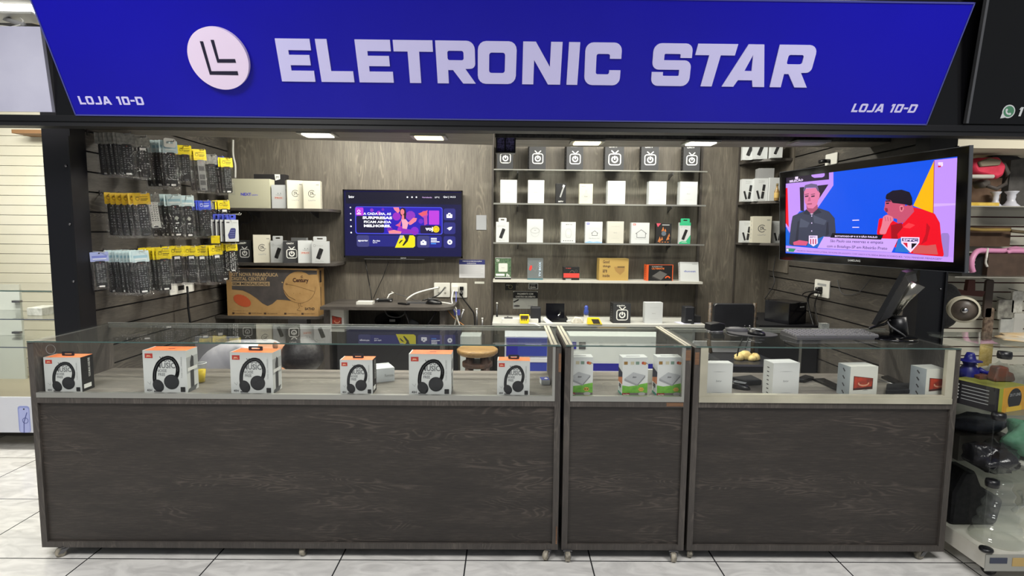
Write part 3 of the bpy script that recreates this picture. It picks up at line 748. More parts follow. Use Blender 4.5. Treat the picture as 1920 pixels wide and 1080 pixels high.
# top row: six black boxes
S0, S1, S2, S3 = shz
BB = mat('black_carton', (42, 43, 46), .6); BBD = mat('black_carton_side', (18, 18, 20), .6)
G = 'boxes on the top niche shelf'
lx = ['at the left end', 'second from the left', 'third from the left', 'fourth from the left', 'second from the right', 'at the right end']
for i, (x0, x1, rz) in enumerate(((932, 962, 0), (992, 1023, .06), (1062, 1093, .04), (1134, 1169, -.06), (1202, 1234, -.10), (1281, 1311, -.14))):
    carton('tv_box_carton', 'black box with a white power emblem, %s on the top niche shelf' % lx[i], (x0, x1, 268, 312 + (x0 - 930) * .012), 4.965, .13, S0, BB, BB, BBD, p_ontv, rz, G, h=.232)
# second row
G = 'boxes on the second niche shelf'
def w2(lab, px, rz=0, **k): return carton('media_box_carton', lab, px, 4.965, k.pop('d', .07), S1, rz=rz, group=G, **k)
w2('plain white box at the left end of the second niche shelf', (938, 969, 334, 378), prints=p_lines())
w2('plain white box second from the left on the second niche shelf', (990, 1020, 335, 379), prints=p_lines())
def p_pen(b, w, d, h):
    f = FR(w, d, h); b.plate(stickshape(w * .12, h * .62, h * .62, w * .14, -.32), GREYT, f, .0004); b.plate(stickshape(w * .26, h * .88, h * .12, w * .2, -.32), WP, f, .0007); b.text('MITV', -w * .25, h * .08, w * .5, h * .07, WP, f, .0004, .03)
w2('slim black box with a grey pen-like picture on the second niche shelf', (1042, 1061, 341, 379), body=BBD, prints=p_pen)
def p_diamond(b, w, d, h):
    f = FR(w, d, h); s = w * .34
    b.plate(roundpoly([(0, h * .38 - s, .006), (s * 1.1, h * .38, .006), (0, h * .38 + s, .006), (-s * 1.1, h * .38, .006)]), cm(176, 176, 168), f, .0004); b.plates(ring(0, h * .38 + s + .006, .006, .002, n=10), GREYT, f, .0004)
    b.text('tv', -w * .12, h * .35, w * .24, h * .05, DGREY, f, .0007); b.rect(-w * .35, h * .86, -w * .05, h * .89, GREYT, f, .0004)
w2('cream box with a grey diamond device picture on the second niche shelf', (1086, 1111, 343, 381), body=CREAM, prints=p_diamond)
w2('plain white box right of the cream diamond box, second niche shelf', (1139, 1172, 338, 382), prints=p_lines(), rz=.06)
w2('plain white box second from the right on the second niche shelf', (1216, 1249, 339, 383), prints=p_lines(), rz=.05)
w2('plain white box at the right end of the second niche shelf', (1274, 1307, 339, 383), prints=p_lines(), rz=.05)
# third row
G = 'boxes on the third niche shelf'
def w3(lab, px, rz=0, **k): return carton(k.pop('name', 'media_box_carton'), lab, px, 4.965, k.pop('d', .06), S2, rz=rz, group=G, **k)
w3('white stick box with hang tab at the left end of the third niche shelf', (930, 954, 411, 449), name='streaming_stick_carton', prints=p_stick(), tab=(.07, .035, PAPER), d=.035)
def p_orb(b, w, d, h):
    f = FR(w, d, h)
    for r in (.30, .26): b.plates(ring(0, h * .5, w * r, .0012, n=28, ry=w * r * .55), GREYT, f, .0004)
    b.plates(ring(0, h * .45, w * .26, .0012, n=28, ry=w * .3), GREYT, f, .0004); b.rect(-w * .06, h * .51, w * .06, h * .53, GREYT, f, .0004)
w3('white box with a faint oval line drawing on the third niche shelf', (988, 1018, 407, 451), prints=p_orb)
def p_watch(b, w, d, h):
    f = FR(w, d, h); b.plates(stroke(roundpoly([(-w*.12, h*.25), (w*.12, h*.25), (w*.2, h*.38, .01), (w*.2, h*.52, .01), (w*.12, h*.66), (-w*.12, h*.66), (-w*.2, h*.52, .01), (-w*.2, h*.38, .01)]), .0016, True), GREYT, f, .0004)
    b.rect(-w * .1, h * .38, w * .1, h * .52, cm(206, 208, 206), f, .0004); b.text('BTV 12', -w * .18, h * .86, w * .42, h * .04, DGREY, f, .0004, .02)
    for k in range(5): b.rect(-w * .36 + k * w * .15, h * .08, -w * .28 + k * w * .15, h * .11, DGREY, f, .0004)
w3('narrow white box with a faint watch-shaped drawing on the third niche shelf', (1052, 1079, 413, 452), prints=p_watch, rz=.03)
def p_house(tagc, big):
    def f_(b, w, d, h):
        f = FR(w, d, h); s = w * (.24 if big else .15); c = (w * .05, h * .45)
        if not big: b.plates(stroke(rrect(c[0] - w*.27, c[1] - w*.3, c[0] + w*.27, c[1] + w*.3, .006), .0014, True), cm(190, 192, 194), f, .0004)
        b.plates(stroke([(c[0] - s, c[1] + s * .1), (c[0] - s * 1.25, c[1] + s * .1), (c[0], c[1] + s * 1.0), (c[0] + s * 1.25, c[1] + s * .1), (c[0] + s, c[1] + s * .1), (c[0] + s, c[1] - s * .8), (c[0] - s, c[1] - s * .8)], w * .022, True), DGREY, f, .0004)
        b.rect(-w * .42, h * .87, -w * .26, h * .95, tagc, f, .0004); b.text('MI', -w * .40, h * .89, w * .11, h * .04, WP, f, .0007, .03)
        b.text('Mi Casa TV', -w * .28, h * .2, w * .62, h * .035, GREYT, f, .0004)
    return f_
def p_houseblue(b, w, d, h):
    p_house(cm(60, 70, 190), False)(b, w, d, h); f = FR(w, d, h)
    b.plate([(-w/2, 0), (w/2, 0), (w/2, h * .04), (w * .2, h * .08), (0, h * .05), (-w * .25, h * .09), (-w/2, h * .04)], cm(140, 176, 214), f, .0004)
w3('white box with a small house drawing and a blue corner tag, third niche shelf', (1097, 1129, 413, 453), prints=p_houseblue)
w3('off-white plain box between the two house-drawing boxes, third niche shelf', (1138, 1169, 412, 453), body=mat('offwhite_card', (192, 190, 180), .55), prints=p_lines(), rz=.03)
w3('white box with a large house drawing and a red corner tag, third niche shelf', (1183, 1217, 415, 454), prints=p_house(cm(190, 60, 50), True), rz=.03)
def p_fire(b, w, d, h):
    f = FR(w, d, h); OR = cm(176, 104, 52)
    b.rect(-w * .12, h * .9, w * .36, h * .95, GREYT, f, .0004); b.plate([(-w * .5, h), (-w * .2, h), (-w * .4, h * .82)], cm(200, 70, 90), f, .0004)
    for x, y, s in ((-.05, .72, .12), (.1, .66, .1), (-.25, .22, .14), (.3, .3, .14), (.36, .42, .1), (-.1, .25, .1)): b.plate([(w * (x - s), h * (y - s)), (w * (x + s * .6), h * (y - s * .6)), (w * x, h * (y + s))], OR, f, .0004)
    b.plate(circ(0, h * .5, w * .16, 12), cm(86, 96, 108), f, .0007)
    for k in range(4): b.rect(w * (-.3 + .18 * k), h * .06, w * (-.2 + .18 * k), h * .10, OR, f, .0004)
w3('black box with orange flames print on the third niche shelf', (1230, 1258, 416, 454), body=BBD, prints=p_fire, rz=-.08, d=.08)
w3('white and green stick box with green hang tab at the right end, third niche shelf', (1273, 1294, 416, 456), name='streaming_stick_carton', prints=p_stick(cm(46, 170, 120)), tab=(.08, .035, cm(46, 170, 120)), d=.035, w=.098, rz=.05)
# fourth row
G = 'boxes on the lowest niche shelf'
def p_green(b, w, d, h):
    f = FR(w, d, h)
    b.rect(-w/2, h * .12, w/2, h, mottled('green_photo_print', (58, 84, 62), (96, 122, 90), 60, .5), f, .0003); b.rect(-w * .28, h * .36, w * .28, h * .76, WHITE, f, .0006, .008); b.rect(-w * .45, h * .17, w * .1, h * .27, WP, f, .0006, .004)
    b.text('TV', -w * .42, h * .82, w * .2, h * .12, WP, f, .0006, .02); b.text('h', w * .22, h * .14, w * .18, h * .14, WP, f, .0006, .03); b.text('btv', -w * .08, h * .53, w * .18, h * .05, GREYT, f, .0009)
    b.rect(-w/2, 0, w/2, h * .08, INK, f, .0004)
carton('media_box_carton', 'green forest-picture box with a white device on it, lowest niche shelf', (928, 958, 479, 519), 4.965, .07, S3, body=PAPER, prints=p_green, group=G)
def p_greyred(b, w, d, h):
    f = FR(w, d, h); b.rect(-w/2, 0, w/2, h * .06, cm(60, 110, 120), f, .0004)
    b.plate([(-w * .42, h * .48), (-w * .3, h * .42), (-w * .2, h * .56), (-w * .22, h * .68), (-w * .34, h * .66)], cm(214, 60, 56), f, .0005)
    b.plates(stroke([(-w * .5, h * .8), (0, h * .4), (w * .3, h * .95)], .002), cm(130, 134, 136), f, .0004)
    M = f @ Matrix.Translation((w * .36, h * .15, 0)) @ Matrix.Rotation(PI / 2, 4, 'Z'); b.text('TV BOX', 0, 0, h * .7, w * .13, cm(190, 210, 230), M, .0005, .03)
carton('media_box_carton', 'grey box with a red splash and upright lettering, lowest niche shelf', (989, 1018, 479, 519), 4.965, .07, S3, body=cm(104, 110, 112), prints=p_greyred, group=G)
def p_blackred(b, w, d, h):
    f = FR(w, d, h); b.rect(-w * .48, h * .18, w/2 + 0, h * .52, cm(216, 64, 56), f, .0005); b.rect(-w * .35, 0, 0, h * .1, GREYT, f, .0004); b.text('TV BOX', -w * .36, h * .87, w * .34, h * .06, cm(200, 80, 70), f, .0005, .03)
    b.plates(ring(w * .05, h * .55, w * .14, .003, 0, PI, 14), cm(120, 100, 90), f, .0006); b.plates(ring(w * .3, h * .7, w * .07, .002, n=12), cm(90, 90, 90), f, .0006)
carton('media_box_carton', 'low black box with a red band, lowest niche shelf', (1056, 1086, 497.5, 522), 4.965, .08, S3, body=BBD, prints=p_blackred, group=G)
def p_good(b, w, d, h):
    f = FR(w, d, h); BR = cm(74, 48, 38)
    for k, t in enumerate(('Good', 'things', 'are', 'inside')): b.text(t, -w * .38, h * (.78 - .21 * k), w * (.22, .26, .15, .24)[k], h * .14, BR, f, .0005, .02)
    b.plate([(w * .0, h * .62), (w * .38, h * .66), (w * .36, h * .42), (w * .22, h * .25), (w * .06, h * .42)], cm(156, 122, 68), f, .0004); b.rect(w * .12, h * .58, w * .36, h * .65, cm(106, 84, 48), f, .0006)
carton('cardboard_box', 'yellow-brown cardboard box with brown handwriting-style words, lowest niche shelf', (1123, 1178, 483, 524), 4.965, .12, S3, body=cm(176, 146, 80), prints=p_good, group=G, rz=.03)
def p_game(b, w, d, h):
    f = FR(w, d, h); O_ = cm(216, 90, 40)
    b.rect(-w/2, 0, -w * .44, h, O_, f, .0004); b.rect(w * .47, 0, w/2, h, O_, f, .0004); b.rect(-w * .44, h * .97, w * .47, h, O_, f, .0004)
    b.plate([(-w * .3, h * .3), (w * .0, h * .62), (w * .28, h * .42), (w * .05, h * .05)], cm(96, 94, 92), f, .0006); b.plate([(-w * .3, h * .3), (w * .05, h * .05), (w * .05, h * .0), (-w * .3, h * .2)], cm(52, 50, 50), f, .0006)
    b.plates(ring(w * .3, h * .12, w * .09, w * .05, PI * .1, PI * .9, 10), O_, f, .0008)
    b.text('GAMING', -w * .32, h * .83, w * .4, h * .08, GREYT, f, .0006, .02); b.text('ULTIMATE', -w * .32, h * .7, w * .48, h * .1, cm(220, 120, 60), f, .0006, .03)
    l = LT(w, d, h); b.rect(0, 0, d, h, O_, l, .0003)
    for k in range(7): b.rect(d * .4, h * (.1 + .12 * k), d * .6, h * (.13 + .12 * k), INK, l, .0006)
carton('media_box_carton', 'wide black box with orange edges and a grey console picture, lowest niche shelf', (1212, 1262, 494, 524.5), 4.965, .08, S3, body=BBD, side=cm(216, 90, 40), prints=p_game, group=G, rz=.08)
def p_duo2(b, w, d, h):
    f = FR(w, d, h); b.text('duosat', -w * .3, h * .47, w * .64, h * .1, cm(70, 84, 170), f, .0005, .01); b.rect(w * .15, h * .87, w * .42, h * .89, GREYT, f, .0004)
    l = LT(w, d, h)
    for k in range(6): b.rect(d * .4, h * (.1 + .13 * k), d * .6, h * (.14 + .13 * k), GREYT, l, .0005)
o = carton('media_box_carton', 'white box with blue lettering leaning back at the right end of the lowest niche shelf', (1276, 1311, 488, 525), 4.94, .05, S3, body=PAPER, prints=p_duo2, group=G)
o.matrix_world = o.matrix_world @ Matrix.Rotation(math.radians(-13), 4, 'X') @ Matrix.Rotation(.04, 4, 'Z')

# stickers, notice, desk under the niche
def flatcard(name, label, cat, px, Y, m, draw=None, group=None, th=.002):
    X, w, h, z = fit(px, Y); b = MB(); b.box(-w/2, 0, 0, w/2, th, h, m)
    if draw: draw(b, w, h, FR(w, th, h))
    o = b.build(name, mw=Matrix.Translation((X, Y - .0005, z))); return tag(o, label, cat, group)
YN = 5.146
def d_card1(b, w, h, f): b.plates(ring(0, h/2, h * .28, .003, n=14), cm(150, 140, 90), f, .0005); b.rect(-w * .4, h * .7, -w * .1, h * .8, GREYT, f, .0005)
def d_card2(b, w, h, f): b.rect(-w * .42, h * .1, w * .42, h * .88, INK, f, .0004); b.text('elo', -w * .1, h * .2, w * .35, h * .3, WP, f, .0008, .02); b.plates(ring(-w * .22, h * .32, h * .14, .004, n=12), WP, f, .0008); b.rect(-w * .3, h * .65, w * .2, h * .75, GREYT, f, .0008)
flatcard('payment_sticker', 'small black sticker with a dull ring under the lowest niche shelf', 'sticker', (947, 967, 531.5, 544), YN, INK, d_card1)
flatcard('payment_sticker', 'small white-edged black sticker reading elo under the lowest niche shelf', 'sticker', (991, 1009, 531, 542), YN, PAPER, d_card2)
def d_notice(b, w, h, f):
    b.rect(-w/2, h * .6, w/2, h * .97, INK, f, .0004); b.text('PAGAMENTO COM', -w * .33, h * .80, w * .64, h * .10, WP, f, .0008, .03); b.text('CARTÃO DE DÉBITO', -w * .4, h * .645, w * .8, h * .11, WP, f, .0008, .03)
    b.plate([(-w * .5, h * .4), (-w * .28, h * .56), (-w * .27, h * .48), (-w * .46, h * .34)], INK, f, .0008); b.plate(circ(-w * .35, h * .16, w * .13, 14, h * .06), DGREY, f, .0008)
    for k in range(6): b.rect(-w * (.12 - .03 * k), h * (.53 - .055 * k), w * .46, h * (.54 - .055 * k), GREYT, f, .0006)
    b.rect(w * .1, h * .14, w * .3, h * .2, GREYT, f, .0006)
    for s in (-1, 1): b.plate(circ(s * w * .48, h * .97, .005, 8), WHITE, f, .001)
flatcard('wall_notice', 'black and white card-payment notice pinned under the lowest niche shelf', 'notice', (962, 1008, 546, 579), YN, cm(170, 172, 168), d_notice)
ZD = P(1100, 607, Y=4.62).z - .003
t = empty('low_desk', (.9, 4.9, 0), 'low desk with white top standing under the niche, behind the middle counter', 'desk')
b = MB(); b.box(-.12, 4.62, ZD - .025, 1.64, 5.09, ZD, cm(180, 180, 174)); b.build('desk_top', t, origin=t.location)
b = MB(); b.box(.02, 4.64, .0, .04, 5.08, ZD - .025, LAMS); b.build('leg_panel', t, origin=t.location)
b = MB(); b.box(1.60, 4.64, .0, 1.62, 5.08, ZD - .025, LAMS); b.build('leg_panel', t, origin=t.location)
b = MB(); b.box(.3, 4.72, .12, 1.58, 4.74, ZD - .05, mat('white_board', (206, 212, 208), .5)); b.build('front_board', t, origin=t.location)
# blue and white drawer unit seen behind the long counter
def zat(py, Y, px=1000): return P(px, py, Y=Y).z
BLU = mat('drawer_blue', (46, 60, 150), .45); BLUD = mat('drawer_blue_dark', (34, 34, 140), .45)
x0, x1 = P(946, 690, Y=4.3).x, P(1030, 690, Y=4.3).x
t = empty('drawer_cabinet', ((x0 + x1) / 2, 4.45, 0), 'blue-fronted drawer cabinet with white edges, behind the right end of the long counter', 'cabinet')
O = t.location
b = MB(); b.box(x0, 4.31, 0, x1, 4.6, zat(632, 4.3), cm(190, 194, 200)); b.build('body', t, origin=O)
b = MB(); b.box(x0 + .012, 4.30, zat(670, 4.3) + .01, x1 - .02, 4.312, zat(634, 4.3), BLU); b.box(x0 + .012, 4.2985, zat(670, 4.3) + .01, x0 + .10, 4.30, zat(634, 4.3), BLUD); b.build('drawer', t, origin=O)
b = MB(); b.box(x0 + .012, 4.30, .04, x1 - .02, 4.312, zat(679, 4.3) - .002, BLU); b.build('drawer', t, origin=O)
b = MB(); b.box(x0, 4.295, zat(679, 4.3), x1 + .005, 4.312, zat(671, 4.3), cm(204, 206, 210)); b.build('handle_rail', t, origin=O)
# white cabinet with blue skirt behind the middle counter
x0, x1 = P(1068, 660, Y=4.2).x, P(1243, 660, Y=4.2).x
t = empty('storage_chest', ((x0 + x1) / 2, 4.4, 0), 'white chest with a blue band, behind the middle counter', 'cabinet'); O = t.location
b = MB(); b.box(x0, 4.21, 0, x1, 4.55, zat(630, 4.2), mat('chest_white', (206, 212, 208), .5)); b.build('body', t, origin=O)
b = MB(); b.box(x0, 4.205, zat(695, 4.2), x1, 4.21, zat(681, 4.2), BLUD); b.box(x0, 4.2, zat(698.5, 4.2), x1, 4.21, zat(695, 4.2), WHITE); b.build('blue_band', t, origin=O)
b = MB(); b.box(x0 + .02, 4.204, zat(654, 4.2), x0 + .05, 4.21, zat(641, 4.2), BLUD); b.box(x0 + .07, 4.204, zat(654, 4.2), x0 + .12, 4.21, zat(641, 4.2), DGREY); b.build('label_plate', t, origin=O)
# round wooden stool
q = P(893, 661, Y=3.95)
t = empty('wooden_stool', (q.x, q.y + .15, 0), 'round wooden stool behind the long counter, between two headphone boxes', 'stool')
b = MB(); b.lathe([(.02, q.z - .045), (.13, q.z - .045), (.148, q.z - .03), (.150, q.z - .008), (.14, q.z), (.02, q.z)], STOOL, None, 32); b.build('seat', t)
for k in range(4):
    a = PI / 4 + k * PI / 2; c, s = math.cos(a), math.sin(a); b = MB(); b.tube([(c * .07, s * .07, q.z - .04), (c * .14, s * .14, .0)], [.03, .024], STOOLD, 10); b.build('leg', t)
b = MB(); b.lathe([(.095, q.z - .10), (.11, q.z - .10), (.11, q.z - .13), (.095, q.z - .13)], STOOLD, None, 20); b.build('ring_brace', t)
# grey box behind the stool
x0, x1 = P(863, 650, Y=4.5).x, P(901, 650, Y=4.5).x
o = MB().box(x0, 4.5, 0, x1, 4.7, zat(632, 4.5), cm(168, 174, 172)).build('grey_crate', origin=((x0 + x1) / 2, 4.6, 0)); tag(o, 'tall pale grey box standing behind the round wooden stool', 'box')

# things on the low desk
def at_desk(px, Y): return P(px, 600, Y=Y).x
t = empty('power_strip', (at_desk(975, 4.66), 4.66, ZD), 'white power strip on the low desk behind the yellow multimeter', 'power strip')
b = MB(); w_ = P(1015, 605, Y=4.64).x - P(946, 605, Y=4.64).x; b.prism(rrect(-w_/2, -.02, w_/2, .03, .01), 0, .035, WHITE, None, False, .003); b.build('body', t)
b = MB(); b.prism(rrect(-w_/2 + .02, -.012, -w_/2 + .09, .02, .005), .035, .045, DGREY); b.tube([(-w_/2 + .05, 0, .04), (-w_/2 + .05, 0, .056)], .006, STEEL, 8); b.build('plug', t)
YEL = mat('yellow_plastic', (232, 206, 30), .4)
t = empty('meter_box', (P(983, 610, Y=4.62).x, 4.635, ZD), 'yellow framed small instrument with a dark window, standing at the left of the low desk', 'meter')
X_, w_, h_, z_ = fit((974, 992, 595, 612), 4.62)
b = MB(); b.prism(roundpoly([(-w_*.45, 0, .006), (w_*.5, 0, .006), (w_*.5, h_, .006), (-w_*.5, h_, .006)]), -.02, .0, YEL, Matrix(((1, 0, 0, 0), (0, 0, 1, 0), (0, 1, 0, 0), (0, 0, 0, 1))), False, .002); b.build('case', t)
b = MB(); b.rect(-w_*.38, h_*.52, w_*.4, h_*.88, cm(60, 46, 34), Matrix(((1, 0, 0, 0), (0, 0, -1, -.02), (0, 1, 0, 0), (0, 0, 0, 1))), .0012)
for k in range(3): b.rect(-w_*.3 + k*w_*.22, h_*.34, -w_*.2 + k*w_*.22, h_*.6, cm(60, 46, 34), Matrix(((1, 0, 0, 0), (0, 0, -1, -.02), (0, 1, 0, 0), (0, 0, 0, 1))), .0014)
b.build('window', t)
b = MB(); b.tube([P(991, 606, Y=4.61), P(1003, 607, Y=4.60), P(1011, 611, Y=4.60), P(1014, 616, Y=4.6)], .006, WHITE, 8)
tag(b.build('white_cable', origin=P(991, 606, Y=4.61)), 'short white cable curving right from the standing yellow instrument', 'cable')
t = empty('meter_box', (P(1115, 605, Y=4.62).x, 4.66, ZD), 'yellow wedge-shaped instrument lying on the low desk near its middle', 'meter')
X_, w_, h_, z_ = fit((1101, 1129, 598, 609), 4.62)
h_ = .05
b = MB(); b.prism([(-w_/2, 0), (w_/2, 0), (w_*.3, h_), (-w_*.45, h_)], -.05, .0, YEL, Matrix(((1, 0, 0, 0), (0, 0, 1, 0), (0, 1, 0, 0), (0, 0, 0, 1)))); b.build('case', t)
b = MB(); b.plate([(-w_*.1, h_*.1), (w_*.38, h_*.1), (w_*.24, h_*.85), (-w_*.25, h_*.85)], cm(50, 42, 34), Matrix(((1, 0, 0, 0), (0, 0, -1, -.05), (0, 1, 0, 0), (0, 0, 0, 1))), .001); b.build('window', t)
def speaker(px, Y, label, d=.1, rz=0):
    X, w, h, z = fit(px, Y); t = empty('computer_speaker', (X, Y + d / 2, ZD), label, 'speaker', None, rz)
    h += z - ZD
    MB().prism(rrect(-w/2, -d/2, w/2, d/2, .012), 0, h, mat('speaker_black', (26, 27, 33), .55), None, False, .004).build('cabinet', t)
    b = MB(); b.rect(-w*.15, .03, w*.2, .037, GREYT, Matrix(((1, 0, 0, 0), (0, 0, -1, -d/2), (0, 1, 0, 0), (0, 0, 0, 1))), .001); b.build('badge', t); return t
speaker((995, 1014, 577, 610), 4.66, 'small black speaker right of the standing yellow instrument')
speaker((1283, 1302, 576, 612), 4.66, 'black speaker at the right end of the low desk')
# open black case
t = empty('open_black_case', (P(1042, 600, Y=4.8).x, 4.82, ZD), 'open black lidded case on the low desk', 'case')
X_, w_, h_, z_ = fit((1024, 1059, 571, 605), 4.80)
MB().box(-w_/2, .05, .02, w_/2, .065, h_ + z_ - ZD, mat('case_black', (5, 5, 12), .25)).build('lid', t)
b = MB(); b.box(-w_/2, -.12, 0, w_/2 + .01, .05, .035, mat('case_black', (5, 5, 12), .25)); b.build('base', t)
b = MB(); b.tube([(w_*.1, -.06, .04), (w_*.25, -.02, .07)], .007, CHROME, 8); b.build('latch', t)
b = MB(); q = P(1030, 603, Y=4.66); b.hexa([P(1017, 599, Y=4.70), P(1022, 597, Y=4.70), P(1040, 612, Y=4.62), P(1034, 613, Y=4.62), P(1017, 596, Y=4.71), P(1022, 594, Y=4.71), P(1041, 609, Y=4.63), P(1035, 610, Y=4.63)], WHITE)
tag(b.build('white_charger', origin=q), 'slanting white bar leaning in front of the open black case', 'charger')
# white plug pack, little bottle
t = empty('power_adapter', (P(1082, 605, Y=4.66).x, 4.68, ZD), 'crumpled white power adapter beside the blue bottle', 'adapter')
b = MB(); b.prism(roundpoly([(-.055, 0, .01), (.06, 0, .01), (.03, .045, .015), (-.02, .052, .015)]), -.03, .02, mottled('adapter_white', (214, 210, 198), (180, 174, 160), 30, .5), Matrix(((1, 0, 0, 0), (0, 0, 1, 0), (0, 1, 0, 0), (0, 0, 0, 1))), False, .006); b.build('body', t)
b = MB(); b.tube([(-.05, 0, .02), (-.085, 0, .012)], .006, WHITE, 8); b.build('cable_end', t)
t = empty('spray_bottle', (P(1099, 605, Y=4.75).x, 4.76, ZD), 'small blue upside-down bottle with a white square cap on the low desk', 'bottle')
b = MB(); b.box(-.018, -.012, 0, .018, .02, .055, WHITE); b.build('cap', t)
b = MB(); b.lathe([(.006, .056), (.02, .06), (.022, .085), (.014, .105), (.018, .12), (.010, .135)], mottled('mottled_blue', (44, 58, 140), (70, 90, 170), 60, .3), None, 16); b.build('bottle_body', t)
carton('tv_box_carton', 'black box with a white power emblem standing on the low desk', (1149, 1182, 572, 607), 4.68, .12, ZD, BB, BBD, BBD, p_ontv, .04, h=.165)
carton('media_box_carton', 'white box standing on the low desk right of the black emblem box', (1209, 1242, 568, 607), 4.68, .07, ZD, prints=p_lines(), rz=.04)
b = MB(); b.box(-.09, -.06, 0, .09, .06, .004, cm(214, 214, 232)); tag(b.build('paper_sheet', mw=Matrix.Translation((P(1290, 608, Y=4.7).x, 4.72, ZD + .001)) @ Matrix.Rotation(.3, 4, 'Z')), 'loose pale paper on the low desk near its right end', 'paper')
b = MB(); b.box(P(1300, 600, Y=4.7).x, 4.7, ZD, P(1314, 600, Y=4.7).x, 4.8, ZD + .06, BLACKM); tag(b.build('small_black_box', origin=P(1307, 607, Y=4.75)), 'small black box beside the right-hand speaker on the low desk', 'box')
b = MB(); b.tube([P(1305, 532, Y=5.13), P(1304, 570, Y=5.12), P(1303, 600, Y=4.95)], .004, BLACK, 6); tag(b.build('speaker_cable', origin=P(1305, 532, Y=5.13)), 'thin black cable hanging at the right edge of the niche', 'cable')
# antenna rods by the wall
for px, yt, m, lab in ((894, 580, STEEL, 'tallest grey rod antenna beside the socket cables'), (904.5, 598, STEEL, 'shortest grey rod antenna left of the niche'), (932, 569, BLACK, 'black rod antenna with a pale tip at the left edge of the niche'), (869, 582, STEEL, 'slanting grey rod under the end of the wall table')):
    a = P(px, yt, Y=4.98); b = MB(); b.tube([a, (a.x + (-.07 if px == 869 else 0), 4.98, .70)], .008, m, 8)
    b.tube([a + Vector((0, 0, -.004)), a + Vector((0, 0, .01))], .0085, WHITE, 8); b.box(a.x - .02 + (-.07 if px == 869 else 0), 4.96, .66, a.x + .02 + (-.07 if px == 869 else 0), 5.0, .70, BLACKM)
    b.box(a.x - .02 + (-.07 if px == 869 else 0), 4.96, 0, a.x + .02 + (-.07 if px == 869 else 0), 5.0, .66, BLACKM)
    tag(b.build('rod_antenna', origin=(a.x, 4.98, 0)), lab, 'antenna')
# ================================================================ goods inside the counters
ZB = ZG - .004
ORG = mottled('orange_card', (236, 112, 62), (246, 146, 84), 6, .5); WC = mat('headphone_carton_white', (206, 208, 206), .5); DK = mat('headphone_black', (20, 21, 24), .4)
REDL = cm(186, 48, 40)
def hp_prints(small):
    def f_(b, w, d, h):
        f = FR(w, d, h); TG = cm(110, 112, 114)
        b.rect(-w * .45, h * .82, -w * .27, h * .93, REDL, f, .0004); b.text('JBL', -w * .42, h * .84, w * .12, h * .05, cm(236, 190, 150), f, .0007, .03)
        b.text('YOUR', -w * .12, h * .73, w * .36, h * .13, TG, f, .0004, .03); b.text('MUSIC', -w * .2, h * .58, w * .44, h * .14, TG, f, .0004, .03)
        b.text('NOISE', -w * .2, h * .49, w * .24, h * .07, TG, f, .0004, .02); b.text('FREE', -w * .16, h * .40, w * .16, h * .07, TG, f, .0004, .02)
        # headband from cup to cup, then the two ear cups
        K = [(-.24, .20), (-.25, .36), (-.22, .55), (-.12, .73), (.05, .83), (.20, .79), (.29, .62), (.28, .45), (.22, .32)]; pts = []
        for i in range(len(K) - 1):
            q0, q1, q2, q3 = K[max(i-1, 0)], K[i], K[i+1], K[min(i+2, len(K)-1)]
            for j in range(5):
                t = j / 5; pts.append(tuple((.5 * ((2*q1[c]) + (-q0[c]+q2[c])*t + (2*q0[c]-5*q1[c]+4*q2[c]-q3[c])*t*t + (-q0[c]+3*q1[c]-3*q2[c]+q3[c])*t**3)) * (w, h)[c] for c in (0, 1)))
        b.plates(stroke(pts, w * .085), DK, f, .0007); b.plates(stroke(pts[4:-6], w * .02), cm(56, 58, 62), f, .0010)
        for (cx, cy, r, k, ti) in ((-.17, .17, .15, .82, .5), (.14, .26, .175, 1.0, 0)):
            def el(s_): return [(w * cx + r * w * s_ * (k * math.cos(t) * math.cos(ti) - math.sin(t) * math.sin(ti)), h * cy + r * w * s_ * (k * math.cos(t) * math.sin(ti) + math.sin(t) * math.cos(ti))) for t in [2 * PI * i / 24 for i in range(24)]]
            b.plate(el(1.0), DK, f, .0011); b.plate(el(.8), cm(38, 40, 44), f, .0014); b.plate(el(.72), cm(28, 29, 33), f, .0016)
        M = f @ Matrix.Translation((w * .40, h * .35, 0)) @ Matrix.Rotation(PI / 2, 4, 'Z'); b.text('TUNE 520 / WIRELESS', 0, 0, h * .5, w * .035, GREYT, M, .0005)
        b.text('40H', -w * .44, h * .03, w * .12, h * .06, DGREY, f, .0005, .02); b.rect(-w * .28, h * .02, -w * .1, h * .05, DGREY, f, .0005); b.rect(w * .34, h * .02, w * .45, h * .14, INK, f, .0005, .002)
        b.plates(stroke([(-w * .42, h * .26), (-w * .36, h * .2), (-w * .34, h * .27)], w * .008), GREYT, f, .0005)
        r = RT(w, d, h)
        if small:
            M = r @ Matrix.Translation((d * .72, h * .38, 0)) @ Matrix.Rotation(PI / 2, 4, 'Z'); b.text('YOUR MUSIC NOISE FREE', 0, 0, h * .55, d * .16, WP, M, .0005, .01)
            b.rect(d * .15, h * .08, d * .75, h * .2, WP, r, .0005)
        else:
            b.rect(0, h * .45, d, h * .83, cm(170, 172, 172), r, .0004); b.plate([(d * .3, h * .02), (d * .6, h * .02), (d * .62, h * .8), (d * .45, h * .86), (d * .3, h * .7)], cm(60, 62, 64), r, .0007)
            b.rect(d * .08, h * .5, d * .9, h * .58, WP, r, .001); b.plate([(0, 0), (d * .7, 0), (d * .9, h * .12), (d * .1, h * .08)], cm(90, 92, 94), r, .0009)
        t = TP(w, d, h); b.rect(-w/2, 0, -w * .47, d, WC, t, .0005); b.rect(-w * .04, d * .45, w * .12, d * .55, cm(120, 40, 24), t, .0006)
    return f_
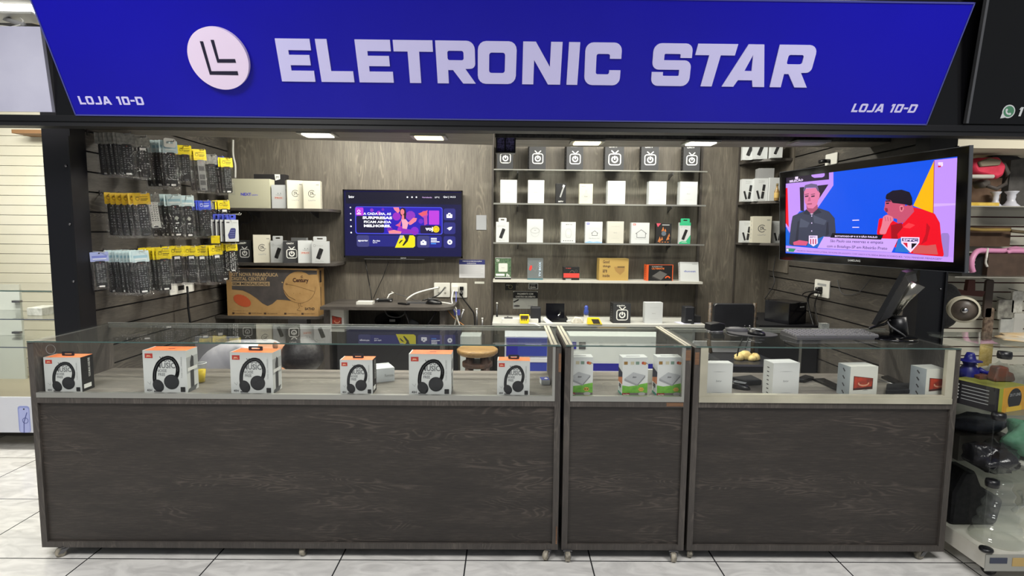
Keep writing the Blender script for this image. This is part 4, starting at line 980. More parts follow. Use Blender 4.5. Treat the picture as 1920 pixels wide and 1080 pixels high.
HN = ['small headphone box with a dark side panel, at the left end of the long counter', 'tall headphone box beside the cup of orange drink', 'tall headphone box with a black hook on top, in front of the crouching person',
      'small headphone box just left of the tilted white carton', 'tall orange-topped headphone box left of the wooden stool', 'small headphone box at the right end of the long counter']
for i, (px, sm, d) in enumerate((((86, 154, 669, 733.6), 1, .085), ((271, 352, 656, 735), 0, .10), ((433, 513, 659, 735.5), 0, .10), ((638.5, 699, 672, 736), 1, .085), ((767, 846, 662, 738), 0, .10), ((932, 993, 674, 738.5), 1, .085))):
    o = carton('headphone_carton', HN[i], px, D + .045, d, ZB, WC, ORG, BBD if sm else WC, hp_prints(sm), (.02, .0, -.03, .02, .0, -.02)[i], 'headphone boxes in the long counter')
    if sm or i == 2:
        w, h = o.dimensions.x, o.dimensions.z
        b = MB(); f = FR(w, d, h)
        v, fc = tri_fill([rrect(-w*.17, h - .001, w*.17, h + .020, .005), rrect(-w*.10, h + .006, w*.10, h + .013, .003)], .0008)
        b.add([(p[0], p[1], p[2] - d * .5) for p in v], fc, mat('hang_tab_black', (30, 36, 46), .3), f); b.build('hang_tab', o)
    if i in (1, 3):
        pass
# cup of orange drink
t = empty('plastic_cup', (P(377, 722, Y=2.90).x, 2.90, ZB), 'clear plastic cup of orange drink behind the tall headphone box', 'cup')
b = MB(); b.lathe([(.020, .0), (.022, .002), (.0275, .088), (.0295, .100), (.0300, .101), (.0285, .100), (.0265, .088), (.0205, .003)], pane('cup_plastic', (.97, .975, .975), .1, 1.4, .06), None, 24, True, False); b.build('cup_wall', t)
b = MB(); b.lathe([(.019, .003), (.0250, .066)], mat('orange_drink', (250, 216, 6), .35), None, 24); b.build('drink', t)
b = MB(); b.lathe([(.0285, .0985), (.0308, .0995), (.0308, .1025), (.0285, .1025)], mat('cup_rim', (226, 228, 228), .3), None, 24, True, False); b.build('rim', t)
# tilted white carton, small blue pack
o = carton('white_carton', 'flat white carton lying askew behind the fourth headphone box', (700, 734, 694, 719), 2.93, .13, ZB, PAPER, prints=lambda b, w, d, h: b.text('Remote', w * .1, h * .35, w * .35, h * .22, GREYT, FR(w, d, h), .0005, .02), rz=.45, w=.13)
o = carton('blue_white_pack', 'small blue and white pack at the right end of the long counter shelf', (1015, 1031, 711, 720), 2.90, .06, ZB, cm(200, 202, 204), cm(60, 70, 160), prints=lambda b, w, d, h: b.plate(circ(w*.15, d * .5, w * .2, 12, d * .2), WP, TP(w, d, h), .0006), rz=.1)
# middle counter
GRNP = mottled('green_meadow_print', (96, 164, 52), (124, 188, 66), 40, .5)
def p_cam(b, w, d, h):
    f = FR(w, d, h)
    for x, c in ((-.38, cm(150, 112, 50)), (-.12, cm(196, 188, 160)), (.08, cm(120, 146, 130))): b.rect(w * x - w * .07, h * .82, w * x + w * .07, h * .9, c, f, .0004)
    b.plate(circ(w * .3, h * .86, w * .06, 10), cm(176, 60, 50), f, .0005); b.plate(circ(w * .37, h * .85, w * .06, 10), cm(196, 120, 60), f, .0006); b.plates(ring(w * .42, h * .83, w * .05, w * .02, 0, PI, 8), DGREY, f, .0005)
    b.plate([(-w * .42, h * .46), (-w * .08, h * .62), (w * .40, h * .54), (w * .1, h * .30)], cm(176, 178, 180), f, .0008); b.plate([(-w * .42, h * .46), (w * .1, h * .30), (w * .1, h * .26), (-w * .42, h * .40)], cm(150, 152, 154), f, .0008)
    b.plate([(w * .1, h * .30), (w * .40, h * .54), (w * .40, h * .49), (w * .1, h * .26)], cm(132, 134, 136), f, .0008); b.text('btv', -w * .1, h * .47, w * .16, h * .05, DGREY, f, .0011, .02, .3)
    b.plate([(-w/2, h * .08), (w/2, h * .08), (w/2, h * .34), (w * .25, h * .31), (0, h * .27), (-w * .25, h * .25), (-w/2, h * .28)], GRNP, f, .0005)
    b.rect(-w/2, 0, w/2, h * .08, cm(110, 104, 98), f, .0005); b.rect(-w/2, 0, -w * .2, h * .08, cm(140, 40, 34), f, .0006); b.text('YouTube', -w * .46, h * .02, w * .24, h * .035, WP, f, .0009, .02)
    for k in range(6): a = k * PI / 3; b.plate(circ(w * .25 + math.cos(a) * w * .07, h * .17 + math.sin(a) * h * .03, w * .045, 8), cm(222, 176, 84), f, .0009)
    b.plate(circ(w * .28, h * .05, w * .14, 12, h * .045), cm(176, 174, 170), f, .0009)
    l = LT(w, d, h)
    b.plate([(0, h * .4), (d, h * .5), (d, h * .62), (0, h * .68)], cm(40, 44, 60), l, .0005); b.plate([(0, h * .3), (d, h * .3), (d, h * .5), (0, h * .4)], cm(190, 120, 80), l, .0005); b.rect(d * .2, h * .18, d * .7, h * .28, DGREY, l, .0006); b.rect(0, 0, d, h * .06, cm(60, 140, 120), l, .0005); b.plates(ring(d * .5, h * .1, d * .2, .003, n=12), cm(60, 140, 120), l, .0007)
    b.rect(-w * .3, d * .4, w * .25, d * .6, GREYT, TP(w, d, h), .0004)
for i, (px, lab) in enumerate((((1064, 1111, 661.5, 733), 'at the left end of the middle counter'), ((1166, 1214, 661.5, 733), 'second from the left in the middle counter'), ((1231, 1279.5, 661.5, 734), 'at the right end of the middle counter'))):
    carton('media_box_carton', 'white and green device box, %s' % lab, px, D + .05, .075, ZB, mat('glossy_carton', (214, 216, 214), .4), prints=p_cam, rz=(.0, .06, .05)[i], group='boxes in the middle counter')
b = MB(); X, w, h, z = fit((1214, 1224, 699, 724), 2.95); b.box(-w/2, 0, 0, w/2, .02, h, WHITE); tag(b.build('white_tag', mw=Matrix.Translation((X, 2.95, ZB))), 'small white block standing between the two right-hand green boxes', 'box')
# right counter
for i, (px, lab) in enumerate((((1322, 1372, 674, 736), 'at the left end of the right counter'), ((1446, 1498.5, 675, 738.6), 'second from the left in the right counter'))):
    carton('media_box_carton', 'plain white box reading btv, %s' % lab, px, D + .05, .085 if i else .06, ZB, mat('btv_carton', (212, 213, 210), .5), prints=p_btv(GREYT, i == 1), rz=(.0, .12)[i], group='white boxes in the right counter')
def p_redtv(b, w, d, h):
    f = FR(w, d, h)
    b.plate([(-w * .37, h * .24), (w * .34, h * .27), (w * .34, h * .62), (-w * .37, h * .70)], cm(70, 34, 30), f, .0004); b.plate([(-w * .35, h * .30), (w * .30, h * .36), (w * .33, h * .61), (-w * .35, h * .68)], mottled('red_picture', (196, 66, 40), (120, 48, 36), 30, .5), f, .0006)
    b.plates(ring(0, h * .46, w * .18, h * .05, PI * .9, PI * 2.1, 14, h * .07), cm(214, 150, 120), f, .0008); b.plate([(-w * .05, h * .22), (w * .2, h * .24), (w * .1, h * .26)], GREYT, f, .0005)
    l = LT(w, d, h); b.rect(0, 0, d, h, cm(168, 176, 180), l, .0003)
    for k in range(4): b.plate(stickshape(d * .5, h * (.12 + .24 * k), d * .22, h * .05, .8), DGREY, l, .0006)
for i, (px, lab) in enumerate((((1590, 1645, 682.5, 740.5), 'third from the left in the right counter'), ((1732, 1786, 687, 742), 'at the right end of the right counter'))):
    carton('media_box_carton', 'white box with a red screen picture, %s' % lab, px, D + .05, .09, ZB, mat('cream_white_carton', (216, 216, 206), .5), prints=p_redtv, rz=(.10, .16)[i], group='white boxes in the right counter', w=.152 if i else None)
def mouse(name, loc, rz, label, m1, m2, s=1.0, z=0):
    t = empty(name, loc, label, 'computer mouse', None, rz)
    b = MB(); n = 12; rows = [(1.0, 0), (1.06, .3), (.96, .65), (.6, .93), (.15, 1.0)]
    v = []; f = []
    for r, hz in rows:
        for j in range(n):
            a = 2 * PI * j / n; v.append((r * .030 * s * math.cos(a), r * .052 * s * math.sin(a) * (1 - .1 * hz), hz * .030 * s * (1 + .15 * math.sin(a))))
    for i in range(len(rows) - 1):
        for j in range(n): q = (j + 1) % n; f.append((i*n + j, i*n + q, (i+1)*n + q, (i+1)*n + j))
    f.append(tuple(range(n))[::-1]); f.append(tuple(range((len(rows)-1)*n, len(rows)*n)))
    b.add(v, f, m1, None, True); b.build('body', t)
    b = MB(); b.prism(roundpoly([(-.016*s, -.03*s, .005), (.016*s, -.03*s, .005), (.018*s, .03*s, .005), (-.018*s, .03*s, .005)]), .030*s, .033*s, m2); b.build('top_shell', t)
    b = MB(); b.tube([(-.004*s, .035*s, .031*s), (.004*s, .035*s, .031*s)], .007*s, DGREY, 8); b.build('scroll_wheel', t)
    return t
mouse('computer_mouse', (P(1388, 733, Y=2.85).x, 2.86, ZB), .9, 'grey mouse inside the right counter beside the first plain white box', BLACK, mat('grey_plastic', (132, 134, 138), .35), 1.0)
def blob(name, pts, m, label, cat, th=.02):
    z0 = pts[0].z; b = MB(); c = sum(pts, Vector()) / len(pts); b.prism([(p.x - c.x, p.y - c.y) for p in pts], 0, th, m, None, False, min(th * .3, .004)); return tag(b.build(name, mw=Matrix.Translation((c.x, c.y, z0))), label, cat)
def onbed(*a): return [P(x, y, Z=ZB + .0005) for x, y in a]
blob('tablet', onbed((1523, 713), (1545, 712), (1582, 729), (1572, 735)), BLACKG, 'black tablet lying on the shelf of the right counter beside the third box', 'tablet', .010)
blob('black_device', onbed((1372, 716), (1408, 712), (1428, 722), (1400, 724)), BLACKM, 'low black device on the shelf of the right counter behind the mouse', 'device', .028)
blob('black_device', onbed((1488, 716), (1510, 708), (1526, 712), (1508, 718)), BLACK, 'small black device on the shelf of the right counter right of the second plain box', 'device', .018)
blob('black_case', onbed((1662, 727), (1706, 725), (1706, 738), (1660, 740)), mat('case_cloth', (14, 14, 18), .7), 'soft black case on the shelf of the right counter between the two red-picture boxes', 'case', .022)
blob('flat_tv_remote', onbed((1652, 709), (1664, 707), (1708, 728), (1700, 731)), BLACKG, 'long black and silver strip lying behind the soft black case', 'device', .012)
b = MB(); b.tube(onbed((1648, 712), (1660, 716), (1680, 722), (1700, 725)), .004, STEEL, 6); tag(b.build('metal_rod', origin=P(1648, 712, Z=ZB)), 'thin silver rod lying on the shelf of the right counter', 'rod')

# ================================================================ left corner shelves
YS = 4.76
def shelf_r(name, label, x0, x1, yf, z, th, m, r=.10, group='shelves of the left corner'):
    t = empty(name, ((x0 + x1) / 2, YB, z - th), label, 'shelf', group); O = t.location
    MB().prism(roundpoly([(x0, yf), (x1, yf, r), (x1, YB - .001), (x0, YB - .001)], 8), z - th, z, m).build('shelf_board', t, origin=O)
    b = MB()
    for x in (x0 + .25, x1 - .2): b.prism([(0, 0), (.2, 0), (.2, -.01), (.02, -.05), (0, -.05)], -.004, .004, STEEL, Matrix(((0, 0, 1, x), (-1, 0, 0, YB), (0, 1, 0, z - th), (0, 0, 0, 1))))
    b.build('bracket', t, origin=O); return z
xl = XL + .004
L1 = shelf_r('corner_shelf', 'top dark shelf of the left corner, carrying the cream NEXT box', xl, P(617, 392, Y=YS).x, YS, P(520, 390.5, Y=YS).z, .022, LAMS)
L2 = shelf_r('corner_shelf', 'middle dark shelf of the left corner, above the big cardboard box', xl, P(627, 494, Y=YS).x, YS, P(520, 493, Y=YS).z, .024, LAMS)
L3 = shelf_r('corner_shelf', 'lowest dark shelf of the left corner, under the big cardboard box', xl, P(609, 594, Y=YS).x, YS, P(520, 593, Y=YS).z, .024, LAMS)
G = 'boxes on the top left shelf'; YF = YS + .02
def p_next(b, w, d, h): f = FR(w, d, h); b.text('NEXT', -w * .2, h * .42, w * .25, h * .10, cm(72, 72, 206), f, .0005, .03); b.text('UNITV', w * .06, h * .42, w * .15, h * .05, cm(110, 110, 214), f, .0005, .02); b.text('duosat', w * .2, h * .03, w * .24, h * .06, cm(190, 188, 168), f, .0005, .01)
carton('receiver_carton', 'large cream box reading NEXT in blue at the left of the top left shelf', (429, 507, 335, 390), YF, .10, L1, mat('cream_box_card', (194, 192, 168), .55), prints=p_next, group=G)
def p_darktag(b, w, d, h): f = FR(w, d, h); b.plate([(w * .18, h), (w * .36, h), (w * .36, h * .86), (w * .2, h * .82)], WP, f, .0004); b.text('M', w * .23, h * .88, w * .08, h * .07, INK, f, .0008)
carton('receiver_carton', 'dark box with a white corner label behind the cream NEXT box', (478, 535, 327, 392), YF + .14, .10, L1, cm(34, 32, 34), prints=p_darktag, group=G)
carton('media_box_carton', 'white box with a drawn face logo on the top left shelf', (510, 536, 347, 391), YF, .08, L1, prints=p_face, group=G)
CRM = mat('cream_unit_card', (196, 192, 176), .5)
carton('unit_carton', 'cream box with a round play emblem, left of its twin on the top left shelf', (541, 568, 338, 391), YF + .01, .07, L1, CRM, prints=p_unitv, rz=.55, group=G, w=.13)
carton('unit_carton', 'cream box with a round play emblem at the right end of the top left shelf', (570, 601, 339, 391), YF, .07, L1, CRM, prints=p_unitv, rz=.12, group=G)
G = 'boxes on the middle left shelf'
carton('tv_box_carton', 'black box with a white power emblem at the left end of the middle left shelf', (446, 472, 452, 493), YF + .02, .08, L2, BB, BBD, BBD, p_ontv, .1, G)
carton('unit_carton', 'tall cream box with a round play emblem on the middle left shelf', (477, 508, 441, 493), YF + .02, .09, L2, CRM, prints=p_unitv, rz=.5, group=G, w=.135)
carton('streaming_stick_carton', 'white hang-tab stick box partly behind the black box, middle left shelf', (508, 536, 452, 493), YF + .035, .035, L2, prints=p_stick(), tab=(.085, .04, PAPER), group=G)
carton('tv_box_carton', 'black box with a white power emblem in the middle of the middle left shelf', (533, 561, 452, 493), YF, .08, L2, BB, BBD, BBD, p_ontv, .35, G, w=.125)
carton('media_box_carton', 'white box standing behind the black box on the middle left shelf', (547, 575, 448, 493), YF + .19, .05, L2, group=G)
carton('media_box_carton', 'white box with a drawn face logo left of the end stick box, middle left shelf', (561, 585, 451, 493), YF + .02, .07, L2, prints=p_face, rz=.35, group=G, w=.115)
carton('streaming_stick_carton', 'white hang-tab stick box at the right end of the middle left shelf', (585, 616, 452, 493), YF, .04, L2, prints=p_stick(), tab=(.11, .04, PAPER), group=G)
KR = mottled('kraft_card', (164, 128, 78), (176, 140, 90), 12, .7); KD = mottled('kraft_dark_print', (62, 58, 58), (78, 72, 70), 10, .7)
def p_cent(b, w, d, h):
    f = FR(w, d, h)
    def q(zx, zy): return (-w/2 + (zx - 60) / 1530 * w, h * (910 - zy) / 790)
    top = [q(150, 120), q(1585, 150), q(1585, 215), q(1500, 215)] + [q(1280 + 270 * math.cos(t), 430 - 265 * math.sin(t)) for t in [0.9 + .25 * i for i in range(14)]] + [q(1000, 640), q(900, 640), q(820, 710), q(740, 745), q(650, 700), q(560, 620), q(440, 540), q(330, 490), q(150, 475)]
    v, fc = tri_fill([top]); b.add([(p[0], p[1], .0005) for p in v], fc, KD, f)
    b.plates(ring(*q(1280, 430), 270 / 1530 * w, .0022, PI * 1.02, PI * 2.02, 26, 262 / 790 * h), cm(90, 64, 44), f, .0009)
    b.plates(stroke([q(1050, 375), q(1200, 400), q(1530, 495)], .0018), cm(90, 64, 44), f, .0009); b.plates(ring(*q(1070, 375), .007, .0025, n=12), cm(80, 58, 40), f, .0009)
    b.plate(circ(*q(998, 350), .0055, 10), cm(196, 168, 110), f, .0011)
    b.plates(stroke([q(1000, 450), q(1090, 580), q(1210, 640)], .003), cm(80, 58, 40), f, .0011)
    for x in (1185, 1288): b.plate(circ(*q(x, 530), .0024, 8), cm(60, 44, 36), f, .0011)
    b.plates(stroke([q(1255, 695), q(1275, 770), q(1230, 810), q(1300, 825)], .002) + stroke([q(1290, 695), q(1300, 745), q(1330, 745)], .002), cm(80, 58, 40), f, .0009)
    LT_ = cm(176, 150, 112)
    def tx(s, a, c, m, bold=.03): p0 = q(*a); p1 = q(*c); b.text(s, p0[0], p1[1], p1[0] - p0[0], p0[1] - p1[1], m, f, .001, bold)
    tx('KIT NOVA PARABÓLICA', (150, 180), (930, 255), LT_); tx('DIGITAL CENTURY', (150, 265), (745, 325), LT_)
    p0 = q(150, 342); p1 = q(785, 412); b.rect(p0[0], p1[1], p1[0], p0[1], LT_, f, .0008); tx('SEM MENSALIDADE', (160, 355), (770, 402), cm(60, 54, 50)) 
    tx('Century', (1175, 275), (1440, 365), cm(60, 30, 26)); b.plates(ring(*q(1330, 255), .0075, .004, PI * .2, PI * 1.85, 14), cm(60, 30, 26), f, .001)
    tx('SATHD', (1365, 765), (1530, 808), cm(50, 40, 36))
    st = []; c = q(315, 660)
    for i in range(40): t = 2 * PI * i / 40; k = 1.0 if i % 2 else .93; st.append((c[0] + k * (.0205 * math.cos(t) * 1.0 + .0) * w / .26, c[1] + k * (.125 * h * math.sin(t) - .055 * h * math.cos(t))))
    st = [(c[0] + (p[0] - c[0]) * 1.25, p[1]) for p in st]; b.plate(st, cm(186, 84, 46), f, .001)
    tx('ALUMÍNIO 60 CM', (150, 822), (405, 835), cm(90, 70, 50), 0)
    for k, x in enumerate((140, 415, 675, 1015, 1305)): p0 = q(x, 855); p1 = q(x + 38, 885); b.rect(p0[0], p1[1], p1[0], p0[1], cm(70, 52, 40), f, .001); tx(('Antena Ku 60cm', 'LNBF Duplo', 'Cabo Coaxial de 15m', 'Conectores tipo F', 'Receptor Digital')[k], (x + 50, 858), (x + 225, 880), cm(90, 70, 50), 0)
    r = RT(w, d, h); b.rect(d * .3, h * .7, d * .6, h * .95, cm(60, 48, 40), r, .0004); b.rect(d * .4, h * .2, d * .5, h * .6, cm(70, 56, 46), r, .0004)
carton('cardboard_box', 'big printed cardboard dish-antenna box on the lowest left shelf', (427, 597, 503, 592), YF, .17, L3, KR, prints=p_cent)
o = MB().box(P(540, 600, Y=4.85).x, 4.85, L3 - .09, P(575, 600, Y=4.85).x, 4.95, L3 - .03, cm(110, 110, 112)).build('metal_bracket', origin=P(556, 600, Y=4.9)); tag(o, 'small grey metal stub under the lowest left shelf', 'bracket')

# ================================================================ wall television
def W2(M=Matrix()): return M
TVY = 5.02
def zp(zx, zy, Y=TVY): return P(640 + zx / 7.713, 350 + zy / 7.713, Y=Y)
c = zp(885, 1030, 5.05)
tv = empty('television', (c.x, 5.09, c.z), 'flat television on the rear wall showing a blue-purple menu screen', 'television'); O = tv.location
def tq(zx, zy): p = zp(zx, zy); return (p.x, p.z)
MTV = Matrix(((1, 0, 0, 0), (0, 0, -1, TVY), (0, 1, 0, 0), (0, 0, 0, 1)))
k0 = [tq(10, 42), tq(1760, 55), tq(1745, 1028), tq(48, 1032)]
x0 = (k0[0][0] + k0[3][0]) / 2; x1 = (k0[1][0] + k0[2][0]) / 2; z1 = (k0[0][1] + k0[1][1]) / 2; z0 = (k0[2][1] + k0[3][1]) / 2
b = MB(); b.box(x0, TVY + .004, z0, x1, TVY + .045, z1, BLACK)
for a_ in ((x0, z0, x1, z0 + .016), (x0, z1 - .010, x1, z1), (x0, z0, x0 + .010, z1), (x1 - .010, z0, x1, z1)): b.box(a_[0], TVY - .004, a_[1], a_[2], TVY + .004, a_[3], mat('tv_bezel', (20, 18, 18), .25))
b.build('housing', tv, origin=O)
MB().box(x0 + .15, TVY + .045, z0 + .1, x1 - .15, YB, z1 - .1, BLACKM).build('wall_mount', tv, origin=O)
b = MB(); p0 = tq(330, 1035); p1 = tq(1200, 1050); b.box(p0[0], TVY + .0, p1[1] - .004, p1[0], TVY + .02, p0[1] - .002, STEEL); b.build('lower_trim', tv, origin=O)
b = MB()
def sp(pts, m, off): b.plate([tq(*p) for p in pts], m, MTV, off)
def sr(a0, a1, c0, c1, m, off, r=0): p0 = tq(a0, a1); p1 = tq(c0, c1); b.rect(p0[0], p1[1], p1[0], p0[1], m, MTV, off, r)
def st(s, a0, a1, c0, c1, m, off, bold=.02): p0 = tq(a0, a1); p1 = tq(c0, c1); b.text(s, p0[0], p1[1], p1[0] - p0[0], p0[1] - p1[1], m, MTV, off, bold)
b.rect(x0 + .01, z0 + .016, x1 - .01, z1 - .01, screen(14, 12, 74, .9), MTV, -.003)
sr(60, 70, 1735, 260, screen(16, 14, 44, .9), -.0028); SW = screen(250, 250, 255, 1.3); SB = screen(46, 46, 130, 1)
st('btv', 105, 125, 185, 165, SW, -.002)
for x in (955, 1022, 1085): b.plate(circ(*tq(x, 152), .0035 * 2, 12), SW, MTV, -.002)
st('Hortolandia', 1170, 145, 1310, 165, screen(230, 190, 250), -.002); st('27ºC', 1350, 145, 1420, 165, SW, -.002); st('Qui | 14:13', 1475, 135, 1650, 170, SW, -.002)
for i in range(5): b.plate(circ(*tq(130 + i * 3, 300 + i * 91), .006 + .0012 * (i > 1), 12), SW, MTV, -.002)
sr(196, 284, 1464, 694, screen(80, 90, 240, 1), -.0026, .02); sr(206, 294, 1454, 684, screen(40, 20, 190, 1), -.0022, .018)
sr(215, 420, 620, 670, screen(22, 14, 60, .9), -.0020, .015); sr(1140, 560, 1440, 680, screen(30, 12, 70, .9), -.0020, .01)
for (x, y, r_, cc) in ((440, 340, 26, (150, 50, 200)), (540, 380, 30, (170, 60, 210)), (600, 330, 20, (120, 40, 190)), (800, 430, 60, (160, 40, 200)), (1000, 420, 70, (150, 50, 200)), (860, 620, 50, (170, 40, 200)), (1200, 400, 50, (200, 70, 190)), (1150, 500, 36, (110, 40, 210)), (700, 620, 40, (120, 30, 180)), (1060, 640, 60, (140, 40, 210))):
    b.plate(circ(*tq(x, y), r_ / 7.713 * .0047, 10), screen(*cc), MTV, -.0019)
sr(205, 300, 320, 418, screen(190, 60, 220, 1.1), -.0017, .012); b.plates(ring(*tq(252, 355), .011, .004, n=12), SW, MTV, -.0015); sr(222, 385, 285, 400, SW, -.0015, .003)
st('A CADA DIA, AS', 318, 372, 718, 418, SW, -.0014, .03); st('SURPRESAS', 305, 428, 735, 472, SW, -.0014, .05); st('FICAM AINDA', 325, 490, 720, 530, SW, -.0014, .03); st('MELHORES.', 325, 546, 716, 588, SW, -.0014, .05)
# dancer: hair, face, torso, fans
SK = screen(240, 130, 140, 1.05)
sp([(845, 330), (880, 300), (925, 320), (940, 400), (925, 470), (900, 480), (850, 400)], screen(36, 10, 40, .8), -.0013)
b.plate([(tq(882, 365)[0] + .0175 * math.cos(t), tq(882, 365)[1] + .026 * math.sin(t)) for t in [2*PI*i/16 for i in range(16)]], SK, MTV, -.0011)
sp([(865, 470), (930, 470), (970, 520), (940, 640), (885, 640), (880, 540)], screen(250, 170, 190, 1.1), -.0012)
sp([(875, 410), (905, 410), (910, 475), (870, 475)], SK, -.0010)
sp([(750, 300), (830, 300), (845, 350), (820, 385), (770, 340)], screen(250, 130, 150, 1.1), -.0011); sp([(965, 520), (1040, 450), (1095, 455), (1080, 500), (1010, 550), (985, 555)], screen(250, 130, 150, 1.1), -.0011)
sp([(780, 560), (830, 530), (870, 480), (850, 585)], screen(230, 90, 150, 1), -.0011); sp([(680, 640), (760, 625), (870, 650), (860, 680), (690, 680)], screen(255, 140, 150, 1.1), -.0011); sp([(860, 600), (1000, 620), (1130, 675), (880, 682)], screen(150, 40, 190, 1), -.00115)
sp([(1110, 390), (1160, 370), (1250, 340), (1230, 410), (1160, 430)], screen(230, 90, 110, 1.1), -.0012); sp([(1190, 430), (1240, 420), (1245, 540), (1200, 560)], screen(190, 70, 180, 1), -.0012)
st('voj', 1215, 580, 1325, 655, SW, -.0012, .04); b.plate(circ(*tq(1370, 615), .029, 20), screen(246, 214, 30, 1.1), MTV, -.0012); b.plates(ring(*tq(1370, 615), .018, .004, n=12), screen(190, 150, 20), MTV, -.0010)
sr(1265, 345, 1415, 550, screen(190, 60, 220, 1), -.0014, .006)
for yy in (315, 515, 715): sr(1478, yy, 1650, yy + 172, SB, -.0022, .018)
sr(220, 700, 1068, 870, screen(34, 34, 130, 1), -.0022, .018); sr(220, 700, 402, 870, screen(66, 66, 130, 1), -.0021, .018); sr(1095, 710, 1452, 882, screen(34, 34, 140, 1), -.0022, .018); sr(1095, 710, 1275, 882, screen(66, 66, 130, 1), -.0021, .018)
sp([(850, 704), (1040, 704), (1066, 730), (1066, 860), (1040, 882), (775, 882)], screen(240, 228, 20, 1.1), -.0018); sp([(855, 704), (900, 704), (880, 750), (835, 750)], screen(200, 200, 200), -.0017); sp([(900, 700), (985, 704), (960, 790), (900, 855), (880, 850), (930, 770)], screen(40, 36, 34, .8), -.0016); sp([(860, 775), (895, 770), (840, 825), (830, 815)], screen(40, 36, 34, .8), -.0016)
st('sportv', 240, 768, 385, 800, SW, -.0016, .03); st('Ao vivo', 452, 768, 560, 795, SW, -.0016); st('Sportv', 455, 800, 520, 820, SW, -.0016)
for (x, y) in ((1562, 405), (1183, 800)): b.rect(tq(x - 42, 0)[0], tq(0, y + 32)[1], tq(x + 42, 0)[0], tq(0, y - 22)[1], SW, MTV, -.0016, .006); b.rect(tq(x - 18, 0)[0], tq(0, y - 22)[1], tq(x + 18, 0)[0], tq(0, y - 40)[1], SW, MTV, -.0016, .003); b.plate(circ(*tq(x, y + 5), .006, 10), SB, MTV, -.0014)
b.plate(circ(*tq(1568, 802), .022, 18), SW, MTV, -.0016); b.plate(circ(*tq(1568, 802), .007, 10), SB, MTV, -.0014); sp([(1525, 605), (1560, 585), (1605, 580), (1590, 615), (1560, 635), (1545, 615)], SW, -.0016)
for k in range(3): sr(1295, 742 + k * 24, 1380 + 40 * (k == 2), 756 + k * 24, SW, -.0016)
sr(1295, 815, 1370, 832, screen(80, 150, 250), -.0016)
b.build('screen', tv, origin=O)
b = MB(); p0 = tq(860, 1028); p1 = tq(940, 1045); b.text('SEMP', p0[0], p1[1] + .002, p1[0] - p0[0], .01, GREYT, MTV, .0045, .02); b.build('maker_mark', tv, origin=O)
for pts, r_, lab in ((((685, 488, 5.05), (690, 520, 5.08), (695, 545, 5.08), (697, 562, 5.0)), .004, 'thin black cable hanging from the left part of the wall television'),
                     (((729, 490, 5.05), (718, 520, 5.08), (706, 545, 5.08), (700, 560, 5.02)), .003, 'thin black cable slanting down left from the wall television')):
    b = MB(); b.tube([P(*q_[:2], Y=q_[2]) for q_ in pts], r_, BLACK, 6); tag(b.build('tv_cable', origin=P(pts[0][0], pts[0][1], Y=5.05)), lab, 'cable')

# wall bits
flatcard('switch_plate', 'blank grey plate on the rear wall right of the television', 'wall plate', (893, 912, 403.5, 431), YB - .004, cm(150, 152, 156), None, None, .004)
def d_poster(b, w, h, f):
    b.rect(-w/2, h * .74, w/2, h, cm(44, 48, 110), f, .0004); b.text('TROCA E DEVOLUÇÃO', -w * .38, h * .88, w * .76, h * .07, WP, f, .0008, .02); b.text('GARANTIA', -w * .2, h * .78, w * .36, h * .05, WP, f, .0008, .02)
    for k in range(9): b.rect(-w * .44, h * (.66 - .07 * k), w * (.44 - .1 * (k % 3 == 2)), h * (.668 - .07 * k), cm(150, 150, 152), f, .0006)
flatcard('wall_poster', 'small white poster with a dark blue heading on the rear wall', 'poster', (861, 909, 487, 521), YB - .002, cm(196, 196, 200), d_poster)
flatcard('label_strip', 'thin white strip on the rear wall under the blue-headed poster', 'label', (890, 908, 528, 532), YB - .002, cm(206, 206, 196))
def outlet(px, Y, label, holes=2, M=None, w=None):
    X, w_, h, z = fit(px, Y); t = empty('wall_socket', (X, Y, z), label, 'wall socket')
    MB().prism(rrect(-w_/2, 0, w_/2, h, .008), .0, .008, WHITE, FR(0, 0, 0), False, .002).build('face_plate', t); return t, w_, h, z
t, w, h, z = outlet((814, 844, 530, 557), YB, 'left white wall socket above the wall table')
b = MB()
for s in (-1, 1):
    for v in (.28, .66): b.plate(circ(s * w * .2, h * v, .010, 12), cm(150, 148, 140), FR(0, 0, 0), .0085)
b.build('socket_insert', t)
t, w, h, z = outlet((846, 876, 530.5, 558), YB, 'right white wall socket with plugs, above the wall table')
b = MB(); b.box(-w*.42, -.045, h*.45, -w*.05, -.008, h*.78, WHITE); b.build('adapter_plug', t); b = MB(); b.box(w*.05, -.03, h*.52, w*.28, -.008, h*.76, BLACK); b.tube([(w*.14, -.008, h*.3), (w*.14, -.04, h*.28)], .016, BLACK, 10); b.build('black_plug', t)

# wall table with its clutter
ZTb = P(720, 566, Y=5.09).z - .0
ta = P(598, 577, Y=4.5); 
zt_ = P(720, 562, Y=5.09).z; yf_ = None
for i in range(200):
    y = 4.3 + i * .004; q = P(720, 576, Y=y)
    if q.z <= zt_: yf_ = y; break
yf_ = yf_ or 4.6
x0, x1 = P(600, 576, Y=yf_).x, P(849, 576, Y=yf_).x
t = empty('bench_table', ((x0 + x1) / 2, YB, 0), 'dark laminate wall table with a rounded right corner, below the wall television', 'table'); O = t.location
MB().prism(roundpoly([(x0, yf_), (x1, yf_, .15), (x1, YB - .001), (x0, YB - .001)], 8), zt_ - .026, zt_, LAMS).build('table_top', t, origin=O)
for x in (P(607, 590, Y=yf_ + .12).x, x1 - .12): MB().box(x, yf_ + .12, 0, x + .042, YB - .03, zt_ - .026, LAME).build('leg_panel', t, origin=O)
def ontable(px, py): return P(px, py, Z=zt_)
o = carton('white_receiver', 'flat white receiver box lying on the wall table', (668, 698, 566, 571), ontable(683, 571).y, .10, zt_, WHITE, rz=.03, cat='receiver')
